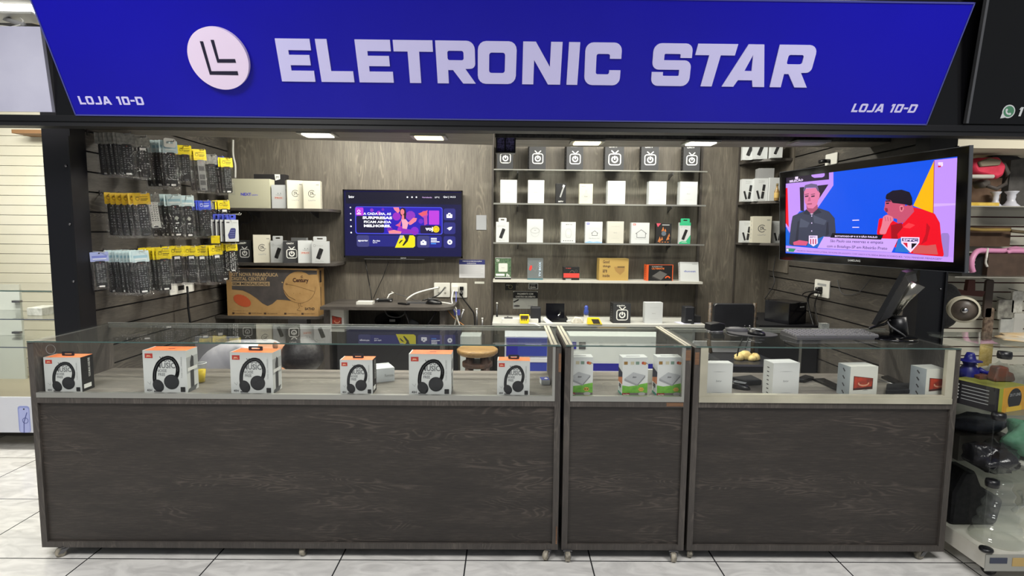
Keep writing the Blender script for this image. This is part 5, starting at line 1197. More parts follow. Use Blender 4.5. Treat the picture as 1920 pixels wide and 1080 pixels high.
q = ontable(718, 566); t = empty('adapter_cluster', (q.x, q.y, zt_), 'black adapter with silver plugs on the wall table', 'adapter')
b = MB(); b.prism(roundpoly([(-.05, -.03, .01), (.08, .0, .01), (.08, .04, .01), (-.03, .02, .01)]), 0, .03, BLACK, None, False, .006); b.build('body', t)
b = MB(); b.tube([(-.06, -.03, .01), (-.03, -.02, .03)], .01, STEEL, 8); b.tube([(.05, 0, .012), (.08, -.03, .012)], .008, STEEL, 8); b.build('plug_tips', t)
b = MB(); b.tube([P(726, 560, Y=4.95), P(730, 552, Y=4.98), P(738, 549, Y=5.0), P(734, 547, Y=5.0)], .006, WHITE, 8); tag(b.build('white_cable_end', origin=P(726, 560, Y=4.95)), 'looped end of a white cable above the black adapter', 'cable')
q = ontable(757, 571); o = MB().prism(rrect(-.055, -.02, .055, .02, .006), 0, .014, BLACK, None, False, .003).build('streaming_stick', mw=Matrix.Translation((q.x, q.y, zt_)) @ Matrix.Rotation(-.6, 4, 'Z')); tag(o, 'black stick device lying slanted on the wall table', 'device')
q = ontable(781, 569); t = empty('flat_receiver', (q.x, q.y, zt_), 'flat dark receiver with a grey top lying right of the black stick device', 'receiver')
MB().prism(rrect(-.085, -.02, .085, .05, .008), 0, .012, DGREY).build('body', t); MB().prism(rrect(-.04, -.015, .08, .045, .008), .012, .014, STEEL).build('top_plate', t)
q = ontable(814, 570); mouse('computer_mouse', (q.x, q.y, zt_), 1.3, 'dark mouse at the right end of the wall table', BLACK, DGREY, 1.35)
def cable(label, pts, r, m, name='cable'):
    b = MB(); P3 = [P(p[0], p[1], Y=p[2]) for p in pts]
    # smooth the line
    out = []
    for i in range(len(P3) - 1):
        p0 = P3[max(i-1, 0)]; p1 = P3[i]; p2 = P3[i+1]; p3 = P3[min(i+2, len(P3)-1)]
        for k in range(5):
            t = k / 5; out.append(.5 * ((2*p1) + (-p0+p2)*t + (2*p0-5*p1+4*p2-p3)*t*t + (-p0+3*p1-3*p2+p3)*t**3))
    out.append(P3[-1]); b.tube(out, r, m, 7); return tag(b.build(name, origin=P3[0]), label, 'cable')
cable('thick white cable running from the left wall socket to the wall table', [(822, 539, 5.08), (800, 544, 5.04), (780, 550, 5.0), (768, 557, 4.97), (762, 563, 4.97)], .008, WHITE)
cable('black cable curving from the left wall socket down to the wall table', [(834, 539, 5.08), (828, 547, 5.05), (820, 554, 5.02), (805, 560, 4.98), (792, 563, 4.97)], .006, BLACK)
cable('thin grey cable lying along the back of the wall table', [(740, 550, 5.06), (760, 556, 5.04), (776, 562, 4.99), (790, 565, 4.97)], .003, DGREY)
cable('white cable falling from the right wall socket past the table end', [(850, 545, 5.05), (847, 560, 4.95), (850, 575, 4.85), (856, 590, 4.85), (852, 611, 4.85)], .006, WHITE)
cable('second white cable looping from the mouse over the table end', [(826, 567, 4.93), (845, 570, 4.84), (855, 578, 4.84), (856, 592, 4.84), (862, 611, 4.84)], .006, WHITE)
cable('blue cable falling from the right wall socket', [(855, 547, 5.05), (855, 565, 5.0), (850, 580, 4.95), (858, 595, 4.93)], .004, cm(90, 96, 180))
cable('black cable curving down right from the right wall socket', [(865, 553, 5.07), (870, 562, 5.07), (882, 578, 5.07), (889, 590, 5.07), (890, 611, 5.05)], .006, BLACK)
cable('orange cable under the right end of the wall table', [(840, 582, 4.95), (850, 595, 4.9), (860, 603, 4.9), (874, 613, 4.9)], .004, cm(190, 130, 70))
cable('grey cable loop under the wall table', [(721, 581, 4.9), (728, 592, 4.88), (745, 595, 4.88), (757, 590, 4.88), (760, 582, 4.9)], .005, cm(110, 110, 112))
b = MB(); q = P(858, 588, Y=4.9); b.box(q.x - .03, 4.9, q.z - .015, q.x + .02, 4.93, q.z + .03, cm(70, 76, 160)); tag(b.build('blue_connector', origin=q), 'blue connector hanging among the cables at the table end', 'connector')
# under the table
o = carton('media_box_carton', 'white box with a red screen picture under the left end of the wall table', (620, 645, 579, 622), yf_ + .15, .10, None, mat('cream_white_carton2', (206, 206, 200), .5), prints=p_redtv, rz=-.12, w=.12)
b = MB(); zc = o.location.z; b.box(x0 + .09, yf_ + .14, 0, x1 - .08, YB - .02, zc, mat('under_table_box', (16, 16, 20), .6)); tag(b.build('black_crate', origin=((x0 + x1) / 2, yf_ + .3, 0)), 'long low black crate under the wall table', 'crate')
def zrod(label, a_, c_, r_, m): b = MB(); b.tube([a_, c_], r_, m, 8); return tag(b.build('support_rod', origin=c_), label, 'rod')
q = P(759, 581, Y=4.85); zrod('upright grey metal rod under the middle of the wall table', q, Vector((q.x + .05, 4.85, zc + .004)), .008, STEEL)
q = P(818, 584, Y=4.85); zrod('slanting grey metal rod under the right part of the wall table', q, Vector((q.x - .10, 4.85, zc + .004)), .008, STEEL)
t = empty('grey_device', (P(776, 605, Y=4.9).x, 4.92, zc), 'grey folded pouch under the wall table between the two metal rods', 'pouch'); MB().prism([(-.06, 0), (.05, 0), (.035, .06), (-.02, .085), (-.05, .05)], -.02, .02, mottled('grey_cloth', (120, 124, 128), (96, 100, 104), 20, .8), Matrix(((1, 0, 0, 0), (0, 0, 1, 0), (0, 1, 0, 0), (0, 0, 0, 1)))).build('pouch_body', t)
t = empty('black_coil_device', (P(725, 605, Y=4.9).x, 4.95, zc), 'black amplifier with a small white label under the wall table', 'device'); MB().prism(circ(0, .07, .11, 20, .07), -.03, .03, BLACKG, Matrix(((1, 0, 0, 0), (0, 0, 1, 0), (0, 1, 0, 0), (0, 0, 0, 1)))).build('case', t)
b = MB(); b.rect(.02, .06, .07, .08, GREYT, Matrix(((1, 0, 0, 0), (0, 0, -1, -.03), (0, 1, 0, 0), (0, 0, 0, 1))), .001); b.build('label', t)
# ================================================================ packaged remote controls on the left slat wall
def film_mat():
    m = bpy.data.materials.new('plastic_film'); m.use_nodes = True
    nt = m.node_tree; N = nt.nodes; L = nt.links; N.clear()
    out = N.new('ShaderNodeOutputMaterial'); mix = N.new('ShaderNodeMixShader'); tr = N.new('ShaderNodeBsdfTransparent'); tr.inputs[0].default_value = (.975, .975, .98, 1)
    gl = N.new('ShaderNodeBsdfGlossy'); gl.inputs['Roughness'].default_value = .09
    tc = N.new('ShaderNodeTexCoord'); nz = N.new('ShaderNodeTexNoise'); nz.inputs['Scale'].default_value = 34; nz.inputs['Detail'].default_value = 3; nz.inputs['Distortion'].default_value = 1.5
    L.new(tc.outputs['Object'], nz.inputs['Vector'])
    bp = N.new('ShaderNodeBump'); bp.inputs['Strength'].default_value = 1.0; bp.inputs['Distance'].default_value = .05; L.new(nz.outputs[0], bp.inputs['Height']); L.new(bp.outputs[0], gl.inputs['Normal'])
    mix.inputs[0].default_value = .085; L.new(tr.outputs[0], mix.inputs[1]); L.new(gl.outputs[0], mix.inputs[2]); L.new(mix.outputs[0], out.inputs[0]); return m
FILM = film_mat()
scene.cycles.transparent_max_bounces = 32
RB = mat('remote_black', (17, 17, 19), .32); RGREY = mat('remote_grey', (120, 120, 118), .4); RWHITE = mat('remote_white', (206, 206, 200), .4)
BT = mat('remote_button', (126, 128, 130), .5); BTD = mat('remote_button_dark', (60, 62, 66), .5)
CARD = {'yellow': mottled('yellow_card', (236, 216, 20), (224, 196, 16), 60, .45), 'amber': mottled('amber_card', (232, 196, 40), (222, 176, 44), 40, .45), 'pale': mottled('pale_blue_card', (180, 204, 208), (200, 214, 214), 40, .4), 'blue': cm(52, 74, 196), 'clear': mottled('clear_top', (116, 116, 112), (150, 148, 140), 60, .3), 'violet': cm(150, 160, 206)}
FZ = Matrix(((1, 0, 0, 0), (0, 0, -1, 0), (0, 1, 0, 0), (0, 0, 0, 1)))   # (u, v, n) -> x, z, -y
PROTO = {}
def remote(kind, card):
    """one bag: header card > remote > film, hook hole at the origin, front towards -y"""
    k = (kind, card)
    if k in PROTO: return copy_tree(PROTO[k])
    t = bpy.data.objects.new('packaged_remote', None); COL.objects.link(t); t.empty_display_size = .03
    body = {'grey': RGREY, 'white': RWHITE}.get(kind, RB); w, h = .050, .185
    b = MB(); b.prism(rrect(-w/2, -.052 - h, w/2, -.052, .010 if kind != 'square' else .004), -.011, .006, body, FZ, False, .003)
    o_ = .0065; rnd = random.Random(hash(kind) % 99 if False else len(kind) * 7)
    b.plate(circ(0, -.064, .003, 6), cm(160, 50, 50), FZ, o_)
    if kind == 'diamond':
        b.plate(roundpoly([(0, -.115, .004), (.014, -.129, .004), (0, -.143, .004), (-.014, -.129, .004)]), mat('remote_silver', (176, 176, 166), .35, .4), FZ, o_ + .0008)
        b.rect(-.009, -.162, .009, -.156, WP, FZ, o_)
        rows = [-.075, -.087, -.099, -.172, -.184, -.196, -.208]
    elif kind == 'grey':
        for z0_ in (-.09, -.14, -.175): b.rect(-.018, z0_ - .028, .018, z0_, cm(70, 70, 70), FZ, o_)
        rows = []
    elif kind == 'light': rows = [-.07 - .0105 * i for i in range(15)]
    else: rows = [-.072 - .0125 * i for i in range(11)] if kind == 'long' else [-.078 - .015 * i for i in range(8)]
    bm_ = {'light': WP, 'white': BTD}.get(kind, BT)
    for i, z in enumerate(rows):
        if kind == 'long' and i == 5: b.rect(-.016, z - .002, .016, z + .001, BT, FZ, o_); continue
        if kind == 'round' and i in (3, 4): b.plates(ring(0, -.13, .011, .003, n=12), BTD, FZ, o_) if i == 3 else None; continue
        for c in (-1, 0, 1): b.rect(c * .014 - .0035, z - .0028, c * .014 + .0035, z + .0028, bm_ if (i + c) % 4 else BTD, FZ, o_ + .0004)
    b.rect(-.014, -.232, .012, -.222, WP if kind in ('diamond', 'light', 'long') else BTD, FZ, o_)
    if kind == 'round': b.rect(-.016, -.074, .016, -.058, WP, FZ, o_ + .001)
    b.build('remote_control', t)
    b = MB(); cmx = CARD[card]; v, f = tri_fill([rrect(-.042, -.056, .042, .010, .004), circ(0, 0, .0045, 8)], .0006); b.add([(p[0], p[1], p[2]) for p in v], f, cmx, FZ)
    if card in ('yellow', 'amber', 'blue'):
        m2 = cm(60, 50, 20) if card != 'blue' else cm(220, 226, 240)
        b.plates(ring(-.02, -.022, .009, .002, n=10), m2, FZ, .0011); b.rect(-.006, -.026, .03, -.022, m2, FZ, .0011); b.rect(-.006, -.034, .024, -.031, m2, FZ, .0011); b.rect(-.03, -.012, .03, -.010, m2, FZ, .0011)
    elif card in ('pale', 'violet'): b.rect(-.034, -.03, .034, -.016, cm(150, 184, 196) if card == 'pale' else cm(110, 120, 190), FZ, .0011); b.rect(-.03, -.040, .03, -.036, WP, FZ, .0011)
    b.build('header_card', t)
    b = MB(); rn = random.Random(len(kind) * 13 + len(card)); nx, nz = 5, 12; v = []
    for side in (-1, 1):
        for j in range(nz + 1):
            for i in range(nx + 1):
                u = -1 + 2 * i / nx; vv = j / nz; wob = rn.uniform(-.003, .003)
                x = u * (.041 + (.003 * math.sin(vv * 9 + side))) + wob * .4; z = -.040 - vv * .212; bulge = (1 - u * u) ** .5 * math.sin(min(1, vv * 1.05) * PI) ** .3 if vv < .96 else 0
                v.append((x, side * (.002 + .014 * bulge) + wob, z))
    f = []; n1 = (nx + 1) * (nz + 1)
    for s in range(2):
        for j in range(nz):
            for i in range(nx):
                q = (s * n1 + j * (nx + 1) + i, s * n1 + j * (nx + 1) + i + 1, s * n1 + (j + 1) * (nx + 1) + i + 1, s * n1 + (j + 1) * (nx + 1) + i)
                f.append(q if s else q[::-1])
    b.add(v, f, FILM, None, True); b.build('pouch', t)
    PROTO[k] = t; return t
rowname = {1: 'top', 2: 'middle', 3: 'lowest'}
STK = [  # row, wall px, front px, top, bottom, count, card, kind, where
 (1, 192, 234, 251, 333, 6, 'clear', 'long', 'at the far left end of the top hook row'),
 (1, 243, 264, 257, 337, 4, 'clear', 'round', 'second from the left on the top hook row'),
 (1, 279, 317, 265, 355, 6, 'pale', 'long', 'under pale blue cards, top hook row'),
 (1, 327, 345, 274, 344, 3, 'yellow', 'short', 'under yellow cards left of the grey ones, top row'),
 (1, 357, 374, 281, 362, 3, 'yellow', 'grey', 'grey, under yellow cards on the top hook row'),
 (1, 384, 395, 291, 364, 3, 'clear', 'short', 'without coloured card, right part of the top row'),
 (1, 404, 409, 294, 366, 2, 'blue', 'light', 'under a blue card, pale buttons, on the top hook row'),
 (1, 417, 424, 297, 366, 2, 'yellow', 'long', 'under a yellow card, right end of the top row'),
 (2, 208, 264, 363, 447, 6, 'amber', 'short', 'under amber cards at the left of the middle hook row'),
 (2, 286, 325, 366, 448, 6, 'pale', 'diamond', 'with pale diamond pad, left bunch, middle row'),
 (2, 334, 350, 368, 449, 3, 'pale', 'diamond', 'with pale diamond pad, nearer the blue cards, middle row'),
 (2, 362, 382, 377, 447, 4, 'blue', 'short', 'under blue cards on the middle hook row'),
 (2, 387, 398, 378, 442, 3, 'clear', 'short', 'without coloured card, right of the blue ones, middle row'),
 (2, 405, 419, 377, 443, 3, 'yellow', 'round', 'under yellow cards at the right of the middle hook row'),
 (3, 176, 186, 473, 543, 1, 'violet', 'long', 'alone at the far left of the lowest hook row'),
 (3, 209, 262, 471, 554, 9, 'pale', 'long', 'under pale cards on the lowest hook row'),
 (3, 272, 306, 466, 550, 5, 'yellow', 'long', 'first yellow-carded bunch from the left, lowest row'),
 (3, 314, 330, 463, 536, 3, 'yellow', 'round', 'second yellow-carded bunch from the left, lowest row'),
 (3, 341, 357, 463, 534, 4, 'yellow', 'round', 'third yellow-carded bunch from the left, lowest row'),
 (3, 368, 377, 463, 535, 2, 'yellow', 'round', 'fourth yellow-carded bunch from the left, lowest row'),
 (3, 384, 404, 461, 534, 5, 'yellow', 'round', 'widest right-hand yellow-carded bunch, lowest row'),
 (3, 409, 418, 460, 530, 2, 'yellow', 'long', 'second yellow-carded bunch from the right, lowest row'),
 (3, 424, 434, 457, 512, 2, 'yellow', 'light', 'with pale buttons, right end of the lowest row'),
]
COLN = {'short': 'black', 'long': 'long black', 'round': 'black', 'diamond': 'black', 'grey': 'grey', 'light': 'black', 'white': 'white'}
def peg(A, B, label):
    b = MB(); b.tube([A, A + (B - A) * .9, B, B + Vector((.006, -.002, .012))], .0028, STEEL if B.z > 1.9 else mat('peg_white', (196, 196, 190), .4), 6)
    b.box(A.x - .001, A.y - .012, A.z - .02, A.x + .004, A.y + .012, A.z + .01, cm(60, 58, 56))
    return tag(b.build('wall_hook', origin=A), label, 'hook', 'hooks on the left slat wall')
for si, (row, xb, xf, yt, yb_, n, card, kind, where) in enumerate(STK):
    Y = min(1070 * 2.425 / (952 - xb), 4.64)
    Xf = P(xf, yt, Y=Y).x; zt2 = P(xf, yt, Y=Y).z; zb2 = P(xf, yb_, Y=Y).z
    kz = (zt2 - zb2) / .258; Xb = max(XL + .03, P(xb, yt, Y=Y).x); z = zt2 - .006 * kz
    g = 'packaged remotes on the %s hook row' % rowname[row]
    for j in range(n):
        fr = j / max(n - 1, 1); x = Xb + (Xf - Xb) * fr if n > 1 else Xf
        t = remote(kind, card)
        t.location = (x, Y + random.uniform(-.004, .004), z + random.uniform(-.002, .002))
        front = j == n - 1
        t.rotation_euler = (0, -.06 + random.uniform(-.03, .03), (.80 if front else 1.18) + random.uniform(-.07, .07)); t.scale = (1.08, .8, kz)
        lab = ('front %s remote, %s' % (COLN[kind], where)) if front else 'remote behind the front one, %s' % where
        tag(t, lab, 'remote control', g)
    A = Vector((XL, Y, z + .012)); peg(A, Vector((Xf + .03, Y - .001, z + .006)), 'hook of the remotes %s' % where)
# white remote behind the amber bunch
Y = 1070 * 2.425 / (952 - 240); q = P(281, 365, Y=Y); t = remote('white', 'clear'); t.location = (q.x, Y + .015, q.z); peg(Vector((XL, Y + .015, q.z + .008)), Vector((q.x + .02, Y + .015, q.z + .004)), 'hook of the single white remote, middle hook row'); t.rotation_euler = (0, -.1, .75); t.scale = (1, .8, .88)
tag(t, 'single white remote in clear film right of the amber-carded bunch, middle hook row', 'remote control', 'packaged remotes on the middle hook row')
# white cardboard hang tab above the pale cards
q = P(318, 268, Y=3.85); b = MB(); v, f = tri_fill([rrect(-.035, -.03, .035, .03, .012), rrect(-.02, -.004, .02, .010, .003)], .001); b.add(v, f, WHITE, FZ)
tag(b.build('blister_tab', mw=Matrix.Translation(q) @ Matrix.Rotation(.8, 4, 'Z')), 'white rounded hang tab at the top hook row, above the pale cards', 'tab')
# boxed mini keyboards
for j in range(4):
    Y = 4.60; q = P(402 + j * 11.5, 413 + (3 - j) * 1.2, Y=Y)
    X_, w, h, z = fit((424, 446, 412, 453), Y)
    def p_kb(b, w, d, h):
        f = FR(w, d, h); b.plate(roundpoly([(-w*.22, h*.12, .01), (w*.22, h*.14, .01), (w*.30, h*.62, .012), (-w*.06, h*.62, .012), (-w*.3, h*.3, .01)]), cm(44, 48, 110), f, .0005)
        for r_ in range(4): b.rect(-w * .15, h * (.2 + .1 * r_), w * .2, h * (.23 + .1 * r_), cm(90, 96, 150), f, .0008)
        b.rect(-w * .38, h * .85, -w * .15, h * .9, DGREY, f, .0005); b.rect(w * .1, h * .86, w * .4, h * .88, GREYT, f, .0005); b.rect(-w * .35, h * .04, w * .3, h * .06, GREYT, f, .0005)
    o = carton('keyboard_carton', ['mini keyboard box nearest the wall, in the four boxes on the right hooks', 'second mini keyboard box from the wall on the right hooks', 'third mini keyboard box from the wall on the right hooks', 'front white mini keyboard box with a blue keyboard picture on the right hooks'][j],
               (424 - (3 - j) * 8.5, 447 - (3 - j) * 8.5, 412, 453), Y - .0, .022, None, PAPER, side=cm(30, 34, 70), prints=p_kb, rz=.80, group='boxed mini keyboards on the hooks', w=.105, tab=(.07, .045, cm(60, 74, 190)))
A = Vector((XL, 4.60, P(435, 406, Y=4.6).z)); peg(A, P(448, 401, Y=4.58), 'white hook holding the boxed mini keyboards'); peg(A + Vector((0, .04, .03)), P(451, 403, Y=4.66), 'white hook just behind the keyboard box hook')
peg(Vector((XL, 4.62, P(440, 459, Y=4.62).z)), P(458, 457, Y=4.6), 'white hook sticking out past the lowest row of remotes')
q = P(404, 449, Y=4.45); b = MB(); b.box(-.03, 0, -.03, .03, .002, .03, CARD['yellow']); tag(b.build('price_card', mw=Matrix.Translation(q) @ Matrix.Rotation(.5, 4, 'Z')), 'loose yellow card sticking up above the lowest row of remotes', 'card')
# socket and cable on the left slat wall
q = P(340, 541, X=XL); t = empty('wall_socket', (XL, q.y, q.z), 'white socket on the left slat wall below the remotes', 'wall socket')
MW_ = Matrix(((0, 0, 1, 0), (1, 0, 0, 0), (0, 1, 0, 0), (0, 0, 0, 1)))
b = MB(); b.prism(rrect(-.16, -.035, .16, .05, .01), 0, .01, WHITE, MW_, False, .002); b.build('face_plate', t); b = MB(); b.rect(-.06, -.01, .02, .025, INK, MW_, .0105); b.build('socket_insert', t)
cable('black plug and cable hanging from the socket below the remotes', [(351, 538, q.y - .05), (352, 548, q.y - .1), (353, 575, q.y - .1), (357, 606, q.y - .1)], .008, BLACK)
cable('white cable running down the left corner above the NEXT box', [(437, 262, 5.05), (437, 290, 5.06), (441, 310, 5.06), (441, 334, 5.06)], .009, WHITE)
cable('grey cable loop under the top left shelf', [(457, 394, 5.0), (470, 402, 5.0), (473, 413, 5.0), (464, 418, 5.0), (452, 420, 5.0), (447, 450, 5.0)], .005, DGREY)

# ================================================================ right corner shelves
def arcshelf(px0, py0, px1, py1, label):
    a = P(px0, py0, Y=YB); z = a.z; y1 = P(px1, py1, X=XR).y
    n = 14; rx = XR - a.x; ry = YB - y1; poly = [(XR, YB)] + [(XR - rx * math.cos(PI / 2 * i / n) * 1.0, YB - ry * math.sin(PI / 2 * i / n)) for i in range(n + 1)]
    o = MB().prism(poly, z - .02, z, LAMS).build('quarter_round_shelf', origin=(XR, YB, z - .02)); tag(o, label, 'shelf', 'quarter-round shelves of the right corner'); return z
R1 = arcshelf(1385, 305, 1490, 295, 'top quarter-round shelf of the right corner')
R2 = arcshelf(1382, 380, 1490, 370, 'middle quarter-round shelf of the right corner, with a small bottle')
R3 = arcshelf(1378, 454, 1488, 450, 'lowest quarter-round shelf of the right corner')
G = 'boxes on the right corner shelves'
def rs(name, lab, px, Y, d, z, pr, rz=-.1, **k): return carton(name, lab, px, Y, d, z, prints=pr, rz=rz, group=G, **k)
rs('streaming_stick_carton', 'white stick box behind its neighbour at the left of the top right corner shelf', (1397, 1414, 262, 301), 4.90, .05, R1, p_stick(), -.15, w=.12)
rs('streaming_stick_carton', 'white stick box in the middle of the top right corner shelf', (1413, 1438, 262, 297), 4.84, .09, R1, p_stick(), -.15)
rs('streaming_stick_carton', 'white stick box at the right of the top right corner shelf', (1446, 1466, 262, 294), 4.74, .09, R1, p_stick(), -.22)
rs('streaming_stick_carton', 'white two-stick picture box at the left of the middle right corner shelf', (1390, 1413, 336, 378), 4.90, .06, R2, p_duo, -.1)
rs('streaming_stick_carton', 'white two-stick picture box beside the bottle, middle right corner shelf', (1414, 1438, 333, 376), 4.84, .08, R2, p_duo, -.18)
rs('media_box_carton', 'plain white box behind the small bottle on the middle right corner shelf', (1442, 1468, 331, 375), 4.80, .06, R2, None, -.1)
o = rs('grey_carton', 'grey box lying on top of the boxes on the middle right corner shelf', (1422, 1451, 314, 333), 4.84, .10, None, None, -.15, body=cm(140, 141, 142), w=.125); o.location.z = R2 + .1905; 
rs('streaming_stick_carton', 'white two-stick picture box at the left of the lowest right corner shelf', (1388, 1410, 412, 453), 4.90, .05, R3, p_duo, -.1)
rs('unit_carton', 'cream box with a round play emblem on the lowest right corner shelf', (1411, 1444, 403, 453), 4.80, .09, R3, p_unitv, -.14, body=CRM)
rs('streaming_stick_carton', 'white two-stick picture box half hidden by the big television', (1447, 1470, 412, 453), 4.84, .06, R3, p_duo, -.1)
q = P(1456, 374, Y=4.74); t = empty('small_bottle', (q.x, 4.74, R2), 'small golden-labelled bottle on the middle right corner shelf', 'bottle')
b = MB(); b.lathe([(.016, 0), (.020, .004), (.020, .075), (.009, .10), (.007, .118)], mat('amber_glass', (150, 120, 70), .2), None, 16); b.build('bottle_body', t); b = MB(); b.lathe([(.0205, .022), (.0207, .024), (.0207, .062), (.0205, .064)], cm(190, 160, 90), None, 16); b.build('label', t); b = MB(); b.lathe([(.008, .118), (.009, .12), (.009, .138), (.006, .14)], cm(110, 96, 60), None, 12); b.build('cap', t)

# ================================================================ big tilted television
RTE = P(1818, 276, Y=2.75); n_h = Vector((-.971, -.238, 0)).normalized(); ex = Vector((.238, -.971, 0)).normalized()
tau = math.radians(3.5); ey = (Vector((0, 0, 1)) * math.cos(tau) + n_h * math.sin(tau)).normalized(); ez = ex.cross(ey)
MT = Matrix(((ex.x, ey.x, ez.x, RTE.x), (ex.y, ey.y, ez.y, RTE.y), (ex.z, ey.z, ez.z, RTE.z), (0, 0, 0, 1)))
def zt(zx, zy): return muv(MT, 1460 + zx / 4.694, 290 + zy / 4.694)
c4 = [muv(MT, *p) for p in ((1461, 322.5), (1818, 276), (1808, 512.5), (1464, 485))]
u0 = (c4[0][0] + c4[3][0]) / 2; u1 = (c4[1][0] + c4[2][0]) / 2; vt = (c4[0][1] + c4[1][1]) / 2; vb = (c4[2][1] + c4[3][1]) / 2
org = MT @ Vector(((u0 + u1) / 2, vb, -.05))
tv2 = empty('television', org, 'large glossy black television tilted above the right counter, showing a sports talk show', 'television'); O = org
def B2(b, name, par=None): return b.build(name, par or tv2, origin=O) if par is None else None
b = MB(); b.prism(rrect(u0, vb, u1, vt, .012), -.020, -.004, BLACKG, MT, False, .004); b.build('housing', tv2, origin=O)
s4 = [zt(*p) for p in ((57, 200), (1575, 25), (1540, 957), (62, 860))]
a0 = (s4[0][0] + s4[3][0]) / 2; a1 = (s4[1][0] + s4[2][0]) / 2; b1_ = (s4[0][1] + s4[1][1]) / 2; b0_ = (s4[2][1] + s4[3][1]) / 2
b = MB()
for (x0, y0, x1, y1) in ((u0, vb, u1, b0_), (u0, b1_, u1, vt), (u0, b0_, a0, b1_), (a1, b0_, u1, b1_)): b.prism([(x0, y0), (x1, y0), (x1, y1), (x0, y1)], -.004, .002, BLACKG, MT)
b.build('bezel', tv2, origin=O)
b = MB(); e_ = mat('clear_trim', (70, 72, 76), .15)
for (x0, y0, x1, y1) in ((u0 - .004, vb - .004, u1 + .004, vb), (u0 - .004, vt, u1 + .004, vt + .004), (u0 - .004, vb, u0, vt), (u1, vb, u1 + .004, vt)): b.prism([(x0, y0), (x1, y0), (x1, y1), (x0, y1)], -.02, .001, e_, MT)
b.build('outer_trim', tv2, origin=O)
b = MB(); p0 = zt(612, 938); p1 = zt(722, 920); b.text('SAMSUNG', p0[0], p0[1], p1[0] - p0[0], .013, mat('maker_print', (176, 178, 180), .4), MT, .003, .012); b.build('maker_mark', tv2, origin=O)
b = MB()
def s2(pts, m, off): b.plate([zt(*p) for p in pts], m, MT, off)
def s2c(pts, m, off, r=.006): b.plate(roundpoly([zt(*p) + (r,) for p in pts], 4), m, MT, off)
def clipx(p): return p
b.prism([(a0, b0_), (a1, b0_), (a1, b1_), (a0, b1_)], -.0038, -.0034, screen(0, 84, 240, 1), MT)
LIL = screen(196, 148, 252, 1.05); DKP = screen(38, 24, 50, .9); WHT = screen(236, 214, 255, 1.2); YL = screen(255, 190, 0, 1); RD = screen(246, 0, 34, 1); BL = screen(0, 84, 240, 1)
s2([(57, 200), (478, 152), (478, 270), (345, 462), (180, 500), (60, 640)], LIL, -.0030)
s2([(55, 640), (90, 680), (92, 812), (62, 812)], screen(0, 100, 220, 1), -.0028); s2([(56, 258), (110, 250), (110, 640), (92, 690), (57, 620)], LIL, -.0029)
s2([(55, 295), (75, 292), (86, 640), (57, 600)], RD, -.0027)
s2([(57, 200), (440, 156), (440, 218), (57, 256)], DKP, -.0027); s2c([(285, 172), (405, 160), (400, 190), (380, 200), (310, 204), (285, 190)], LIL, -.0025, .01)
s2([(182, 288), (220, 284), (220, 500), (188, 492)], DKP, -.0026); s2([(340, 272), (435, 262), (350, 392), (340, 400)], DKP, -.0026)
p0 = zt(92, 250); p1 = zt(212, 222); b.text('SELEÇÃO', p0[0], p0[1], p1[0] - p0[0], (zt(92, 226)[1] - p0[1]) * 1.15, WHT, MT, -.0024, .04)
s2([(142, 190), (168, 188), (168, 214), (142, 217)], WHT, -.0024)
s2([(1365, 50), (1365, 90), (1190, 430), (1180, 450), (1365, 520)], YL, -.0030); s2([(1367, 48), (1574, 26), (1540, 957), (1355, 930), (1358, 520)], LIL, -.0028); s2([(1362, 52), (1368, 50), (1360, 520), (1354, 520)], screen(180, 60, 90), -.0026)
s2([(1362, 430), (1560, 428), (1559, 444), (1361, 458)], screen(216, 176, 255, 1.05), -.0026)
b.plates(stroke([zt(1440, 72), zt(1405, 72), zt(1405, 84), zt(1438, 84), zt(1436, 98), zt(1410, 98)], .006), WHT, MT, -.0024); s2([(1398, 98), (1425, 96), (1425, 110), (1400, 112)], screen(210, 30, 90), -.0023)
s2([(645, 574), (705, 572), (705, 580), (645, 582)], WHT, -.0025); s2([(645, 636), (705, 636), (705, 643), (645, 643)], WHT, -.0025)
s2c([(1425, 690), (1490, 690), (1500, 720), (1490, 905), (1430, 900)], screen(160, 130, 210, 1), -.0026, .01)
# left speaker of the show: grey shirt
SK1 = screen(232, 128, 170, 1.0); SK1D = screen(176, 84, 118, 1); SH1 = screen(62, 66, 88, .9); SH1D = screen(46, 48, 66, .9); SH1L = screen(84, 90, 112, .9)
s2c([(215, 500), (350, 470), (440, 500), (490, 560), (500, 690), (470, 720), (475, 800), (120, 800), (88, 790), (105, 620), (120, 540)], SH1, -.0024, .012)
s2([(165, 590), (180, 580), (170, 740), (155, 790), (140, 780)], SH1D, -.0022); s2([(420, 600), (434, 590), (440, 700), (410, 720)], SH1D, -.0022); s2([(300, 530), (420, 580), (400, 620), (310, 600)], SH1L, -.0023); s2([(190, 560), (270, 600), (250, 640), (180, 640)], SH1L, -.0023)
s2([(240, 440), (340, 440), (342, 485), (290, 522), (245, 490)], SK1D, -.0021)
s2c([(218, 300), (345, 290), (358, 360), (335, 440), (300, 474), (255, 470), (228, 420)], SK1, -.0020, .012)
s2c([(345, 330), (362, 335), (356, 385), (342, 390)], SK1, -.0019, .004); s2c([(215, 310), (230, 268), (285, 254), (335, 262), (352, 310), (345, 330), (325, 290), (240, 292), (222, 330)], screen(110, 96, 136, 1), -.0018, .008)
for x in (245, 300): s2([(x - 16, 362), (x + 16, 358), (x + 14, 370), (x - 14, 374)], screen(70, 30, 60), -.0016); s2([(x - 18, 348), (x + 18, 342), (x + 18, 348), (x - 18, 354)], screen(120, 60, 90), -.0016)
s2([(262, 375), (276, 372), (280, 408), (254, 412)], screen(200, 100, 140), -.0016); s2([(248, 430), (292, 426), (290, 438), (250, 440)], SK1D, -.0016)
